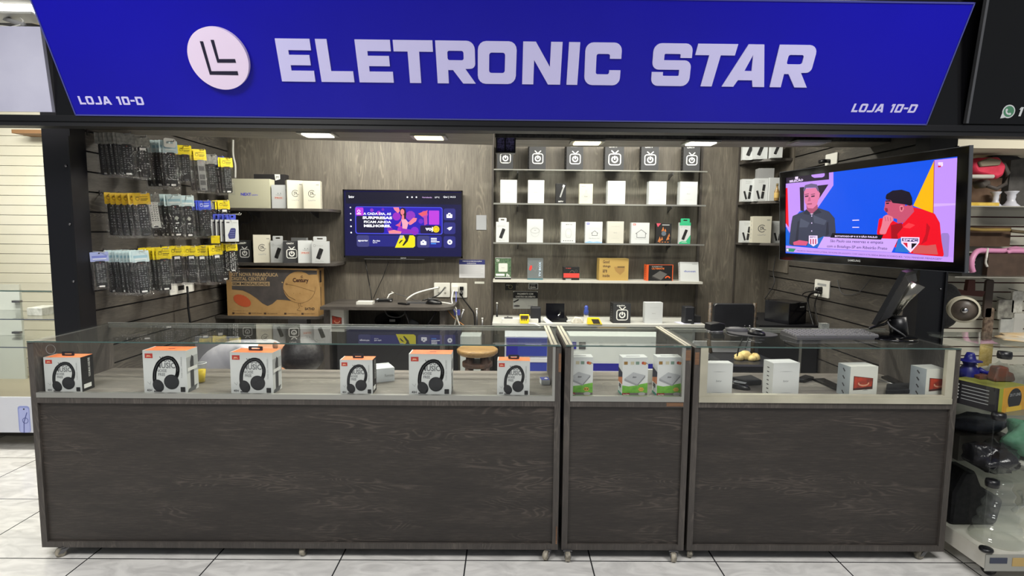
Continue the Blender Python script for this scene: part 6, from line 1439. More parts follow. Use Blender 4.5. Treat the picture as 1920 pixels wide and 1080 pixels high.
s2([(240, 480), (288, 524), (262, 530), (214, 520)], SH1D, -.0017); s2([(342, 476), (376, 510), (310, 528), (288, 524)], SH1D, -.0017); s2([(272, 518), (306, 518), (288, 530)], screen(230, 200, 230), -.00165)
for y in (540, 602, 672, 730): b.plate(circ(*zt(289, y), .0045, 8), WHT, MT, -.0016)
s2c([(125, 770), (180, 752), (240, 762), (262, 764), (240, 800), (130, 796)], screen(226, 90, 130, 1), -.0017, .006)
# right speaker: red shirt, hand at chin
SK2 = screen(206, 84, 116, 1); SK2D = screen(150, 44, 70, 1); SK2L = screen(240, 130, 150, 1); HR = screen(22, 12, 36, .8)
s2c([(1180, 462), (1260, 480), (1370, 520), (1415, 600), (1430, 760), (1455, 905), (1160, 870), (985, 800), (860, 700), (880, 560), (960, 560), (1080, 620)], RD, -.0024, .014)
s2([(985, 620), (1080, 600), (1090, 640), (1040, 700), (1060, 800), (990, 770)], screen(170, 0, 26, 1), -.0022); s2([(1300, 600), (1330, 640), (1300, 760), (1250, 790), (1290, 700)], screen(200, 0, 28, 1), -.0022); s2([(1090, 640), (1140, 600), (1200, 620), (1150, 650)], screen(255, 60, 70, 1), -.0022)
s2([(1170, 790), (1300, 800), (1380, 790), (1400, 880), (1180, 868)], screen(214, 90, 90, 1), -.0021)
s2([(1040, 480), (1170, 430), (1190, 500), (1100, 600), (1040, 600)], SK2, -.0021)
s2c([(935, 400), (1060, 400), (1110, 430), (1110, 500), (1060, 570), (1010, 560), (960, 530), (945, 500), (922, 490), (932, 450)], SK2, -.0020, .010)
s2c([(930, 470), (955, 470), (960, 500), (940, 510)], SK2D, -.0019, .004); s2([(936, 405), (975, 400), (990, 412), (940, 414)], HR, -.0018); s2([(942, 424), (972, 422), (966, 434), (944, 434)], HR, -.0017)
s2c([(935, 395), (945, 350), (1000, 316), (1080, 308), (1150, 330), (1172, 380), (1176, 445), (1150, 450), (1120, 440), (1050, 430), (1000, 425), (985, 400)], HR, -.0017, .012)
s2c([(1060, 450), (1090, 445), (1102, 475), (1085, 505), (1065, 500)], SK2L, -.0016, .008); s2([(1070, 462), (1090, 460), (1085, 490), (1074, 488)], SK2D, -.0015)
s2c([(918, 545), (950, 528), (1000, 545), (1012, 575), (985, 600), (955, 660), (940, 700), (880, 700), (905, 620)], SK2L, -.0014, .010)
for k in range(3): s2([(930 + 24 * k, 545 + 4 * k), (936 + 24 * k, 545 + 4 * k), (944 + 22 * k, 585), (938 + 22 * k, 586)], SK2, -.0013)
# graphics band
def st2(s, a, c, m, off, bold=.02, sh=0):
    """text whose baseline runs from picture point a to c, cap height given by third value"""
    p = Vector(zt(a[0], a[1])); q_ = Vector(zt(c[0], c[1])); hgt = abs(zt(a[0], a[1] - a[2])[1] - p.y); L_ = (q_ - p).length; an = math.atan2(q_.y - p.y, q_.x - p.x)
    M = MT @ Matrix.Translation((p.x, p.y, 0)) @ Matrix.Rotation(an, 4, 'Z'); b.text(s, 0, 0, L_, hgt, m, M, off, bold, sh)
s2([(245, 810), (262, 770), (400, 716), (376, 818)], screen(30, 110, 200, 1), -.0012)
s2([(396, 722), (1050, 742), (992, 860), (340, 822)], screen(206, 166, 248, 1.1), -.0011); s2([(470, 690), (920, 705), (900, 748), (452, 730)], screen(14, 8, 26, .8), -.0009)
st2('BOTAFOGO-SP 0 X 0 SÃO PAULO', (494, 724, 18), (868, 734, 18), WHT, -.0007, .03)
st2('São Paulo usa reservas e empata', (452, 776, 30), (918, 792, 30), screen(60, 40, 110, .9), -.0007, .005, .1); st2('com o Botafogo-SP em Ribeirão Preto', (424, 822, 30), (954, 846, 30), screen(60, 40, 110, .9), -.0007, .005, .1)
s2([(62, 800), (340, 826), (1000, 862), (1540, 905), (1538, 957), (62, 856)], screen(200, 156, 246, 1.05), -.0013)
st2('MAURÍCIO: PAULO NOVO LATERAL DE ROMA EM AGOSTO, COM VASCO E FLORIDA BRIAN RODRÍGUEZ: "VOU MANDAR MENSAGEM"', (160, 852, 16), (1436, 930, 16), screen(90, 60, 150, .9), -.0007, 0)
s2([(64, 822), (150, 828), (130, 856), (64, 852)], screen(50, 150, 110, 1), -.0009); s2([(68, 828), (86, 830), (86, 848), (68, 846)], WHT, -.0007)
s2([(1050, 742), (1078, 730), (1160, 860), (1020, 855)], screen(40, 120, 210, 1), -.0010); s2([(1075, 725), (1238, 728), (1236, 775), (1160, 862), (1078, 780)], WHT, -.0008)
s2([(1085, 735), (1228, 738), (1226, 768), (1085, 762)], screen(40, 24, 90, .9), -.0006); st2('SPFC', (1092, 759, 20), (1222, 765, 20), WHT, -.0004, .03)
s2([(1090, 774), (1132, 776), (1134, 822)], screen(220, 30, 60), -.0006); s2([(1168, 780), (1218, 782), (1168, 832)], screen(16, 10, 20, .8), -.0006)
s2([(265, 712), (340, 712), (344, 780), (305, 808), (264, 780)], WHT, -.0008); st2('BFC', (276, 734, 16), (332, 733, 16), screen(60, 30, 70), -.0004, .02)
for x in (276, 298, 320): s2([(x, 742), (x + 10, 742), (x + 10, 790), (x, 786)], screen(190, 40, 80), -.0006)
b.build('screen', tv2, origin=O)
b = MB(); mA = MT @ Vector(((u0 + u1) / 2, (vb + vt) / 2, -.055)); b.tube([mA, mA + Vector((.10, .02, 0)), Vector((XR, 3.42, mA.z))], .02, BLACK, 8); b.box(XR - .012, 3.36, mA.z - .1, XR, 3.48, mA.z + .1, BLACK); b.build('wall_arm', tv2, origin=O)

# ================================================================ right wall sockets, cables
def rwall(px, py): return P(px, py, X=XR)
MR = lambda q: Matrix(((0, 0, -1, q.x), (-1, 0, 0, q.y), (0, 1, 0, q.z), (0, 0, 0, 1)))
def rsocket(px0, px1, yt, yb2, label):
    a = rwall(px0, (yt + yb2) / 2); c = rwall(px1, (yt + yb2) / 2); m_ = rwall((px0 + px1) / 2, yb2); tp = rwall((px0 + px1) / 2, yt); w = abs(a.y - c.y); h = tp.z - m_.z
    t = empty('wall_socket', m_, label, 'wall socket'); M = Matrix(((0, 0, -1, 0), (-1, 0, 0, 0), (0, 1, 0, 0), (0, 0, 0, 1)))
    b = MB(); b.prism(rrect(-w/2, 0, w/2, h, .008), 0, .01, WHITE, M, False, .002); b.build('face_plate', t); return t, M, w, h, m_
t, M, w, h, m_ = rsocket(1549, 1571, 288, 309, 'white socket high on the right slat wall, just above the big television')
b = MB(); b.tube([(-.01, w*.1, h*.35), (-.05, w*.1, h*.35), (-.07, w * .3, h * .3)], .014, BLACK, 8); b.build('black_plug', t)
t, M, w, h, m_ = rsocket(1528, 1556, 525, 557, 'white socket on the right slat wall with two black plugs')
b = MB()
for z_ in (.30, .48): b.tube([(-.008, .0, h*z_), (-.05, .01, h*z_)], [.018, .013], BLACK, 10)
b.build('black_plug', t); b = MB(); b.rect(-w*.3, h*.66, w*.3, h*.8, GREYT, M, .0105); b.build('socket_insert', t)
def rcable(label, pts, r, m):
    b = MB(); P3 = [P(p[0], p[1], X=p[2]) for p in pts]; out = []
    for i in range(len(P3) - 1):
        p0 = P3[max(i-1, 0)]; p1 = P3[i]; p2 = P3[i+1]; p3 = P3[min(i+2, len(P3)-1)]
        for k in range(5): u = k / 5; out.append(.5 * ((2*p1) + (-p0+p2)*u + (2*p0-5*p1+4*p2-p3)*u*u + (-p0+3*p1-3*p2+p3)*u**3))
    out.append(P3[-1]); b.tube(out, r, m, 6); return tag(b.build('cable', origin=P3[0]), label, 'cable')
rcable('thick black cable falling from the two plugs on the right slat wall', [(1536, 548, 2.29), (1522, 550, 2.29), (1515, 560, 2.3), (1517, 580, 2.3), (1526, 612, 2.3)], .008, BLACK)
rcable('thin black cable beside the thick one on the right slat wall', [(1534, 552, 2.3), (1528, 570, 2.31), (1531, 592, 2.31), (1537, 615, 2.31)], .004, BLACK)
rcable('black loop cable left of the plugs on the right slat wall', [(1532, 545, 2.3), (1512, 548, 2.31), (1505, 553, 2.31), (1514, 559, 2.31)], .004, BLACK)
rcable('thin drooping cable right of the socket on the right slat wall', [(1570, 524, 2.335), (1577, 548, 2.335), (1592, 553, 2.335), (1612, 547, 2.335), (1633, 522, 2.335)], .003, DGREY)
rcable('thin cable hanging down the right rear corner from the big television', [(1455, 478, 2.32), (1450, 510, 2.32), (1452, 530, 2.32), (1440, 552, 2.32), (1425, 570, 2.32), (1412, 574, 2.2)], .004, DGREY)

# ================================================================ things on the right counter
def top(px, py): return P(px, py, Z=ZT)
k = [top(1463, 625.5), top(1618, 624.5), top(1661, 640), top(1493, 640.5)]
kb = (k[0] + k[1] + k[2] + k[3]) / 4; kx = ((k[1] - k[0]) + (k[2] - k[3])) / 2; ky = ((k[0] - k[3]) + (k[1] - k[2])) / 2
kang = math.atan2(kx.y, kx.x); kw = kx.length; kd = min(ky.length, .16)
t = empty('computer_keyboard', (kb.x, kb.y, ZT), 'grey-worn black computer keyboard on the right counter', 'keyboard', None, kang)
KB = mat('keyboard_body', (58, 58, 60), .45)
b = MB(); b.add([(-kw/2, -kd/2, .001), (kw/2, -kd/2, .001), (kw/2, kd/2, .001), (-kw/2, kd/2, .001), (-kw/2 + .004, -kd/2 + .004, .012), (kw/2 - .004, -kd/2 + .004, .012), (kw/2 - .004, kd/2 - .004, .024), (-kw/2 + .004, kd/2 - .004, .024)], [(3, 2, 1, 0), (4, 5, 6, 7), (0, 1, 5, 4), (1, 2, 6, 5), (2, 3, 7, 6), (3, 0, 4, 7)], KB); b.build('body', t)
KC = mat('key_cap', (112, 112, 114), .4); keys = []
for r_ in range(6):
    n = 18; y = kd/2 - .018 - r_ * (kd - .03) / 6 * 1.0; zz = .024 - (kd/2 - y) / kd * .012
    b = MB(); x = -kw/2 + .012; cw = (kw - .024) / n; i = 0
    while i < n:
        span = 5 if (r_ == 5 and i == 4) else 1
        if not (i == 14 and r_ in (3,)):
            b.hexa([(x, y - .008, zz), (x + cw * span - .003, y - .008, zz), (x + cw * span - .003, y + .007, zz + .001), (x, y + .007, zz + .001), (x + .002, y - .006, zz + .008), (x + cw * span - .005, y - .006, zz + .008), (x + cw * span - .005, y + .006, zz + .009), (x + .002, y + .006, zz + .009)], KC)
        x += cw * span; i += span
    b.build('key_row', t)
m0 = top(1366, 619); m1 = top(1455, 632)
c = (top(1366, 622) + top(1456, 630)) / 2; t = empty('mouse_pad', (c.x, c.y, ZT), 'black gel mouse pad with a wrist rest on the right counter', 'mouse pad', None, -.35)
b = MB(); b.prism(circ(0, 0, .125, 32, .095), .0005, .004, mat('pad_black', (44, 44, 48), .7)); b.build('pad', t)
b = MB(); n = 14; v = []; f = []
for j, (s, z_) in enumerate(((1, .004), (.95, .014), (.7, .022), (.3, .025))):
    for i in range(n): a = 2 * PI * i / n; v.append((-.075 + .060 * s * math.cos(a), .045 + .034 * s * math.sin(a), z_))
for j in range(3):
    for i in range(n): q2 = (i + 1) % n; f.append((j*n + i, j*n + q2, (j+1)*n + q2, (j+1)*n + i))
f.append(tuple(range(3*n, 4*n))); b.add(v, f, mat('gel_rest', (66, 66, 70), .6), None, True); b.build('wrist_rest', t)
q = top(1418, 629); mouse('computer_mouse', (q.x, q.y, ZT + .0045), .75, 'black and silver mouse on the mouse pad of the right counter', BLACK, mat('mouse_silver', (176, 178, 182), .3, .3), .9)
q = top(1340, 621); t = empty('barcode_reader', (q.x, q.y, ZT), 'small black angular reader on a pale ring at the left of the right counter', 'reader', None, .25)
b = MB(); b.lathe([(.012, 0), (.045, 0), (.046, .004), (.040, .008), (.012, .008)], mat('base_ring', (120, 120, 122), .3, .5), None, 24); b.build('base', t)
b = MB(); b.prism(roundpoly([(-.045, .010, .006), (.03, .006, .006), (.046, .02, .006), (.044, .044, .006), (.01, .050, .006), (-.045, .045, .006)]), -.03, .03, BLACK, Matrix(((1, 0, 0, 0), (0, 0, 1, 0), (0, 1, 0, 0), (0, 0, 0, 1))), False, .003); b.build('body', t)
q = top(1541, 614); o = MB().prism(rrect(-.022, -.02, .022, .02, .004), 0, .028, pane('clear_block', (.8, .82, .84), .1, 1.5, .15), None).build('clear_holder', mw=Matrix.Translation((q.x, q.y - .02, ZT))); tag(o, 'little clear plastic block behind the keyboard', 'holder')
# monitor seen from behind
bs = top(1668, 636); t = empty('computer_monitor', (bs.x + .02, 2.92, ZT), 'black monitor seen from behind, leaning back on its stand at the right counter', 'monitor'); O = t.location
b = MB(); b.lathe([(.02, 0), (.125, 0), (.13, .004), (.125, .010), (.05, .018), (.02, .018)], BLACKG, Matrix.Translation(Vector((bs.x + .02, 2.92, ZT)) - O), 32); b.build('stand_base', t)
def rel(v_): return v_ - O
pm = P(1686, 628, Y=2.95); b = MB(); pb0 = Vector((pm.x, 2.95, ZT + .012)); ptop = P(1682, 595, Y=2.95)
b.tube([rel(pb0), rel(ptop)], .042, BLACK, 14); b.build('stand_column', t)
b = MB(); a_ = P(1676, 588, Y=2.93); c_ = P(1715, 530, Y=2.88); b.tube([rel(a_), rel((a_ + c_) / 2), rel(c_)], [.022, .028, .05], mat('stand_chrome', (150, 146, 136), .18, .9), 12); b.build('stand_arm', t)
# panel: lower-near corner and upper-near corner from the picture, depth towards the rear-right
nl = P(1634, 607, Y=2.86); nu = P(1690, 508, Y=2.80); wd = Vector((.28, .30, 0)).normalized() * .40
up_ = (nu - nl); th = wd.cross(up_).normalized()
if th.dot(Vector((1, -1, 0))) < 0: th = -th
qd = [nl, nl + wd, nu + wd, nu]
b = MB(); b.add([tuple(rel(p)) for p in qd] + [tuple(rel(p + th * .022)) for p in qd], [(0, 1, 2, 3), (7, 6, 5, 4), (0, 4, 5, 1), (1, 5, 6, 2), (2, 6, 7, 3), (3, 7, 4, 0)], mat('monitor_black', (12, 12, 13), .3)); b.build('screen_frame', t)
cn = sum(qd, Vector()) / 4; qs = [cn + (p - cn) * .86 + th * .022 for p in qd]; qt = [cn + (p - cn) * .66 + th * .048 for p in qd]
b = MB(); b.add([tuple(rel(p)) for p in qs + qt], [(0, 1, 2, 3)[::-1], (4, 5, 6, 7), (0, 1, 5, 4), (1, 2, 6, 5), (2, 3, 7, 6), (3, 0, 4, 7)], mat('monitor_back', (40, 40, 42), .35)); b.build('back_shell', t)
b = MB(); ux = wd.normalized(); uy = up_.normalized(); cc = cn + th * .050 + uy * .03; Mo = Matrix(((ux.x, uy.x, th.x, rel(cc).x), (ux.y, uy.y, th.y, rel(cc).y), (ux.z, uy.z, th.z, rel(cc).z), (0, 0, 0, 1)))
b.prism(circ(0, 0, .075, 24, .045), 0, .01, mat('stand_chrome', (150, 146, 136), .18, .9), Mo); b.build('hinge_plate', t)
cable('grey cable from the back of the monitor to the counter', [(1664, 603, 2.86), (1670, 612, 2.84), (1690, 625, 2.82), (1697, 631, 2.84)], .004, DGREY)
cable('black cable lying under the lower edge of the monitor', [(1630, 616, 2.95), (1645, 611, 2.95), (1660, 607, 2.95), (1668, 600, 2.93)], .007, BLACK)
# ================================================================ behind the right counter
YC = 4.15; xa, xb_ = P(1331, 600, Y=YC).x, P(1414, 600, Y=YC).x; zt3 = P(1370, 569, Y=YC).z; zse = P(1400, 672, Y=3.95).z
t = empty('black_chair', ((xa + xb_) / 2, YC - .1, 0), 'black padded chair behind the right counter, with worn posts', 'chair'); O = t.location
LEA = mottled('black_leatherette', (26, 27, 31), (38, 39, 43), 5, .38); WORN = mottled('worn_black_post', (18, 16, 16), (84, 68, 48), 110, .5)
b = MB(); b.prism(rrect(xa + .02, zt3 - .26, xb_ - .01, zt3, .02), -(YC + .02), -(YC - .02), LEA, Matrix(((1, 0, 0, 0), (0, 0, -1, 0), (0, 1, 0, 0), (0, 0, 0, 1))), False, .006); b.build('backrest', t, origin=O)
for x in (xa, xb_): b = MB(); b.tube([(x, YC, zt3 + .005), (x, YC, zt3 - .3), (x + (.01 if x == xa else -.01), YC - .02, zse)], .015, WORN, 8); b.build('back_post', t, origin=O)
b = MB(); b.prism([(p[0], p[1]) for p in roundpoly([(xa - .03, YC - .40, .06), (xb_ + .06, YC - .40, .06), (xb_ + .03, YC + .02, .04), (xa - .0, YC + .02, .04)], 6)], zse - .06, zse, LEA, None, False, .012); b.build('seat', t, origin=O)
for x in (xa, xb_):
    for y in (YC - .36, YC): b = MB(); b.tube([(x, y, zse - .055), (x, y, 0)], .012, BLACK, 8); b.build('leg', t, origin=O)
q = P(1408, 688, Y=YC - .33)
foam = mottled('yellow_foam', (176, 152, 92), (214, 194, 134), 30, .9, .3)
b = MB(); rn = random.Random(4)
for (dx, dy, r_) in ((-.05, 0, .034), (0, .02, .045), (.06, .0, .036), (.03, -.02, .03)):
    n = 10; v = []; f = []
    for j, (s, z_) in enumerate(((.8, 0), (1.05, .3), (.95, .7), (.5, 1.0))):
        for i in range(n): a = 2*PI*i/n; k_ = rn.uniform(.85, 1.12); v.append((dx + r_*s*k_*math.cos(a), dy + r_*s*k_*math.sin(a), z_ * r_ * 1.3))
    for j in range(3):
        for i in range(n): q2 = (i+1) % n; f.append((j*n+i, j*n+q2, (j+1)*n+q2, (j+1)*n+i))
    f.append(tuple(range(3*n, 4*n))); f.append(tuple(range(n))[::-1]); b.add(v, f, foam, None, True)
o = b.build('yellow_foam', mw=Matrix.Translation((q.x, YC - .25, zse))); tag(o, 'torn yellow foam lying on the black chair seat', 'foam')
# black cabinet and black box at the right rear
x0 = P(1424, 610, Y=4.2).x; zc2 = P(1480, 610, Y=4.2).z
t = empty('black_cabinet', ((x0 + XR) / 2, 4.5, 0), 'black cabinet in the right rear corner with a black box on it', 'cabinet'); O = t.location
MB().box(x0, 4.2, 0, XR - .02, 4.9, zc2, mat('cabinet_black', (20, 20, 24), .5)).build('body', t, origin=O)
b = MB(); b.box(P(1499, 640, Y=4.2).x, 4.19, .1, P(1503, 640, Y=4.2).x, 4.2, zc2 - .02, ALU); b.build('edge_strip', t, origin=O)
X_, w, h, z = fit((1473, 1510, 576, 608), 4.24); t = empty('subwoofer', (X_ - .02, 4.36, zc2), 'glossy black speaker box standing on the black cabinet', 'speaker', None, .42)
MB().prism(rrect(-w*.62, -.11, w*.62, .12, .006), 0, .165, mat('gloss_navy_black', (8, 8, 16), .15), None, False, .004).build('cabinet', t); b = MB(); b.rect(w*.1, .125, w*.42, .135, GREYT, Matrix(((1, 0, 0, 0), (0, 0, -1, -.11), (0, 1, 0, 0), (0, 0, 0, 1))), .001); b.build('badge', t)
b = MB(); b.box(P(1415, 600, Y=4.45).x, 4.45, 0, P(1423, 600, Y=4.45).x - .01, 4.6, P(1420, 600, Y=4.3).z, BLACKM); tag(b.build('small_black_unit', origin=(P(1419, 600, Y=4.3).x, 4.4, 0)), 'narrow black unit between the chair and the black cabinet', 'device')
o = MB().box(P(1300, 650, Y=4.3).x, 4.3, 0, P(1412, 650, Y=4.3).x, 4.32, P(1350, 640, Y=4.3).z, cm(176, 178, 180)).build('grey_board', origin=(1.7, 4.31, 0)); tag(o, 'pale grey panel behind the chair legs', 'panel')
cable('thin dark cable with a silver plug hanging behind the right counter glass', [(1397, 611, 3.2), (1395, 628, 3.3), (1386, 650, 3.3), (1382, 668, 3.3)], .004, BLACK)
cable('dark cable with a bent end hanging behind the right counter glass', [(1406, 611, 3.2), (1404, 628, 3.3), (1400, 645, 3.3), (1397, 655, 3.3)], .004, STEEL)
# ================================================================ crouching person behind the long counter
per = empty('person', (P(372, 720, Y=3.95).x, 3.95, 0), 'person in a white shirt bending low behind the long counter, dark hair towards the glass', 'person'); O = per.location
SKIN = mat('skin', (176, 128, 98), .5); SHIRT = mottled('white_shirt', (208, 208, 212), (176, 176, 184), 3.2, .8, 1.0, 3, 0, .8); HAIR = mottled('dark_hair', (18, 16, 18), (40, 37, 38), 60, .45, .15); JEANS = cm(46, 50, 64, .8)
def skin(name, verts, edges, radii, m, parent, sub=2):
    me = bpy.data.meshes.new(name); me.from_pydata([tuple(Vector(v) - O) for v in verts], edges, []); me.update(); me.materials.append(m)
    o = bpy.data.objects.new(name, me); COL.objects.link(o); o.parent = parent
    md = o.modifiers.new('Skin', 'SKIN'); md.use_smooth_shade = True
    for i, r_ in enumerate(radii): sv = me.skin_vertices[0].data[i]; sv.radius = r_ if isinstance(r_, tuple) else (r_, r_); sv.use_root = (i == 0)
    o.modifiers.new('Sub', 'SUBSURF').levels = sub; o.modifiers['Sub'].render_levels = sub
    return o
hip = P(385, 715, Y=3.98); mid = P(425, 676, Y=3.92); sho = P(492, 662, Y=3.86); nk = P(522, 658, Y=3.84); hd = P(560, 668, Y=3.80)
V = [hip, mid, sho, nk, hd, sho + Vector((0, -.15, -.02)), Vector((sho.x - .06, 3.62, .62)), Vector((sho.x + .14, 3.60, .55)), Vector((sho.x + .21, 3.60, .54)),
     sho + Vector((0, .16, -.02)), Vector((sho.x - .04, 4.10, .60)), Vector((sho.x + .15, 4.05, .52)), Vector((sho.x + .22, 4.03, .50)),
     hip + Vector((.02, -.10, -.05)), Vector((hip.x + .38, 3.86, .52)), Vector((hip.x + .20, 3.84, .10)), Vector((hip.x + .36, 3.82, .05)),
     hip + Vector((.02, .10, -.05)), Vector((hip.x + .38, 4.12, .52)), Vector((hip.x + .20, 4.10, .10)), Vector((hip.x + .36, 4.10, .05))]
E_ = [(0, 1), (1, 2), (2, 3), (3, 4), (2, 5), (5, 6), (6, 7), (7, 8), (2, 9), (9, 10), (10, 11), (11, 12), (0, 13), (13, 14), (14, 15), (15, 16), (0, 17), (17, 18), (18, 19), (19, 20)]
R_ = [.12, .12, .11, .052, .085, .055, .042, .032, .03, .055, .042, .032, .03, .085, .065, .045, .04, .085, .065, .045, .04]
body = skin('body', V, E_, R_, SKIN, per)
for bx, by in ((8, -1), (12, 1)):
    pass
skin('shirt', V[:2] + [V[2] + Vector((.045, 0, .005))] + [V[5], V[6], V[9], V[10]], [(0, 1), (1, 2), (2, 3), (3, 4), (2, 5), (5, 6)], [.155, .158, .150, .088, .08, .088, .08], SHIRT, per)
skin('trousers', [V[0], V[13], V[14], V[15], V[17], V[18], V[19]], [(0, 1), (1, 2), (2, 3), (0, 4), (4, 5), (5, 6)], [.135, .10, .08, .06, .10, .08, .06], JEANS, per)
b = MB(); hc = P(566, 666, Y=3.77); n = 20; v = []; f = []; rn = random.Random(2)
for j in range(1, 12):
    ph = PI * j / 12
    for i in range(n): a = 2*PI*i/n; k_ = 1 + rn.uniform(-.008, .008); k_ *= 1 + .07 * math.sin(a * 2 + 1) + .05 * math.cos(ph * 3); v.append(hc + Vector((.132 * math.sin(ph) * math.cos(a) * k_, .115 * math.sin(ph) * math.sin(a) * k_, .125 * math.cos(ph))) - O)
for j in range(10):
    for i in range(n): q2 = (i+1) % n; f.append((j*n+i, (j+1)*n+i, (j+1)*n+q2, j*n+q2))
f.append(tuple(range(n))); f.append(tuple(range(10*n, 11*n))[::-1]); b.add(v, f, HAIR, None, True); b.build('hair', per)
b = MB(); ec = P(516, 648, Y=3.70); b.lathe([(.004, -.008), (.020, -.006), (.026, 0), (.022, .006), (.006, .008)], SKIN, Matrix.Translation(ec - O) @ Matrix.Rotation(PI/2, 4, 'X') @ Matrix.Diagonal((.7, 1, 1, 1)), 14); b.build('ear', per)
for (hv, s) in ((V[8], -1), (V[12], 1)):      # hands: palm and five fingers, hanging loosely
    hv = Vector(hv)
    pv = [hv, hv + Vector((.05, 0, -.03))] + [hv + Vector((.085, (-.028 + .019 * k), -.045 - .004 * (k % 2))) for k in range(4)] + [hv + Vector((.115 - .006 * abs(k - 1.4), (-.030 + .021 * k), -.075)) for k in range(4)] + [hv + Vector((.02, s * .035, -.025)), hv + Vector((.055, s * .05, -.05))]
    ev = [(0, 1)] + [(1, 2 + k) for k in range(4)] + [(2 + k, 6 + k) for k in range(4)] + [(0, 10), (10, 11)]
    skin('hand', pv, ev, [.026, .028] + [.0095] * 4 + [.008] * 4 + [.012, .009], SKIN, per)
o = MB().box(P(366, 650, Y=4.3).x, 4.3, 0, P(446, 650, Y=4.3).x, 4.33, P(400, 632, Y=4.3).z, cm(150, 151, 156)).build('grey_board', origin=(P(400, 650, Y=4.3).x, 4.31, 0)); tag(o, 'grey panel standing behind the bending person', 'panel')
# ================================================================ left neighbour shop
mb = MB(); CRW = mottled('cream_slats', (206, 202, 180), (212, 208, 190), 2, .7)
z = 0
while z < 2.7: mb.box(-7, 5.10, z, -2.62, 5.14, z + .081, CRW); z += .0855
mb.box(-7, 5.14, 0, -2.62, 5.2, 2.75, cm(30, 30, 50)); structure(mb.build('wall_left_shop'), 'cream slatted rear wall of the left neighbour shop').name = 'wall_neighbour_left'
mb = MB(); mb.box(-2.60, 3.36, 0, -2.52, 5.2, 2.74, cm(150, 148, 140)); structure(mb.build('wall_partition_left'))
o = MB().box(P(22, 253, Y=4.9).x, 4.9, P(60, 250, Y=4.9).z, P(82, 252, Y=4.9).x, 5.1, P(60, 243, Y=4.9).z, cm(130, 96, 60)).build('wooden_lath', origin=P(50, 250, Y=5.0)); tag(o, 'brown wooden strip high on the left neighbour wall', 'board')
YL_ = 4.0; t = empty('glass_showcase', (-4.2, 4.2, 0), 'white glass-fronted showcase of the left neighbour shop', 'display counter'); O = t.location
xr_ = P(108, 700, Y=YL_).x; z1 = P(50, 547, Y=YL_).z; z2 = P(30, 745, Y=YL_).z; z3 = P(30, 811, Y=YL_).z
MB().box(-6, YL_, z3, xr_, YL_ + .02, z2, mat('showcase_white', (206, 208, 216), .4)).build('front_board', t, origin=O)
MB().box(-6, YL_ + .02, z2 - .02, xr_, 4.6, z2, cm(150, 142, 122)).build('display_bed', t, origin=O)
b = MB(); b.box(-6, YL_, z2, xr_, YL_ + .006, z1, GLASS); b.build('front_glass', t, origin=O)
b = MB(); b.box(-6, YL_, z1, xr_, 4.6, z1 + .008, GLASS); b.box(-6, YL_ - .002, z1, xr_, YL_, z1 + .008, GLASSE); b.build('glass_top', t, origin=O)
zm = P(50, 655, Y=YL_).z; b = MB(); b.box(-6, YL_ + .05, zm, xr_, 4.5, zm + .006, GLASS); b.box(-6, YL_ + .046, zm, xr_, YL_ + .05, zm + .006, cm(50, 60, 80)); b.build('inner_shelf', t, origin=O)
zm = P(50, 602, Y=YL_).z; b = MB(); b.box(-6, YL_ + .05, zm, xr_, 4.5, zm + .006, GLASS); b.box(-6, YL_ + .046, zm, xr_, YL_ + .05, zm + .006, cm(50, 60, 80)); b.build('inner_shelf', t, origin=O)
xd = P(40, 600, Y=4.5).x; MB().box(-6, 4.5, z2, xd, 4.52, z1, mat('door_white', (196, 200, 192), .5)).build('rear_door', t, origin=O)
for py in (565, 623): q = P(33, py, Y=4.49); b = MB(); b.box(q.x - .03, 4.47, q.z - .008, q.x + .03, 4.5, q.z + .008, STEEL); b.build('hinge', t, origin=O)
MB().box(-6, YL_ + .3, 0, xr_ - .1, 4.6, z3, cm(90, 86, 78)).build('plinth', t, origin=O)
for x in (-5.5, xr_ - .05): b = MB(); b.tube([(x, YL_ + .1, 0), (x, YL_ + .1, z3)], .02, BLACK, 8); b.build('leg', t, origin=O)
def d_phone(b, w, h, f): b.plate(rrect(-w*.4, 0, w*.45, h, .02), cm(140, 150, 206), f, .0005); b.plate(rrect(-w*.32, h*.0, w*.38, h*.93, .015), cm(168, 176, 222), f, .0009); b.plate(circ(w*.05, h*.88, .006, 8), INK, f, .0013); b.plates(stroke([(-w*.05, 0), (0, h*.4), (w*.25, h*.75)], .006) + ring(w*.1, h*.45, w*.2, .004, n=14), cm(70, 80, 150), f, .0013)
flatcard('phone_poster', 'pale blue phone picture on the white front of the left neighbour showcase', 'poster', (34, 60, 761, 811), YL_ - .001, mat('showcase_white', (206, 208, 216), .4), d_phone)
zq = P(50, 602, Y=YL_).z + .0065; t = blob('crumpled_plastic', [Vector((P(x_, 595, Y=4.25).x, y_, zq)) for x_, y_ in ((62, 4.2), (90, 4.2), (92, 4.35), (60, 4.35))], mottled('clear_crumple', (170, 170, 160), (206, 206, 198), 30, .3, .4), 'small crumpled clear plastic in the left neighbour showcase', 'plastic bag', .06)
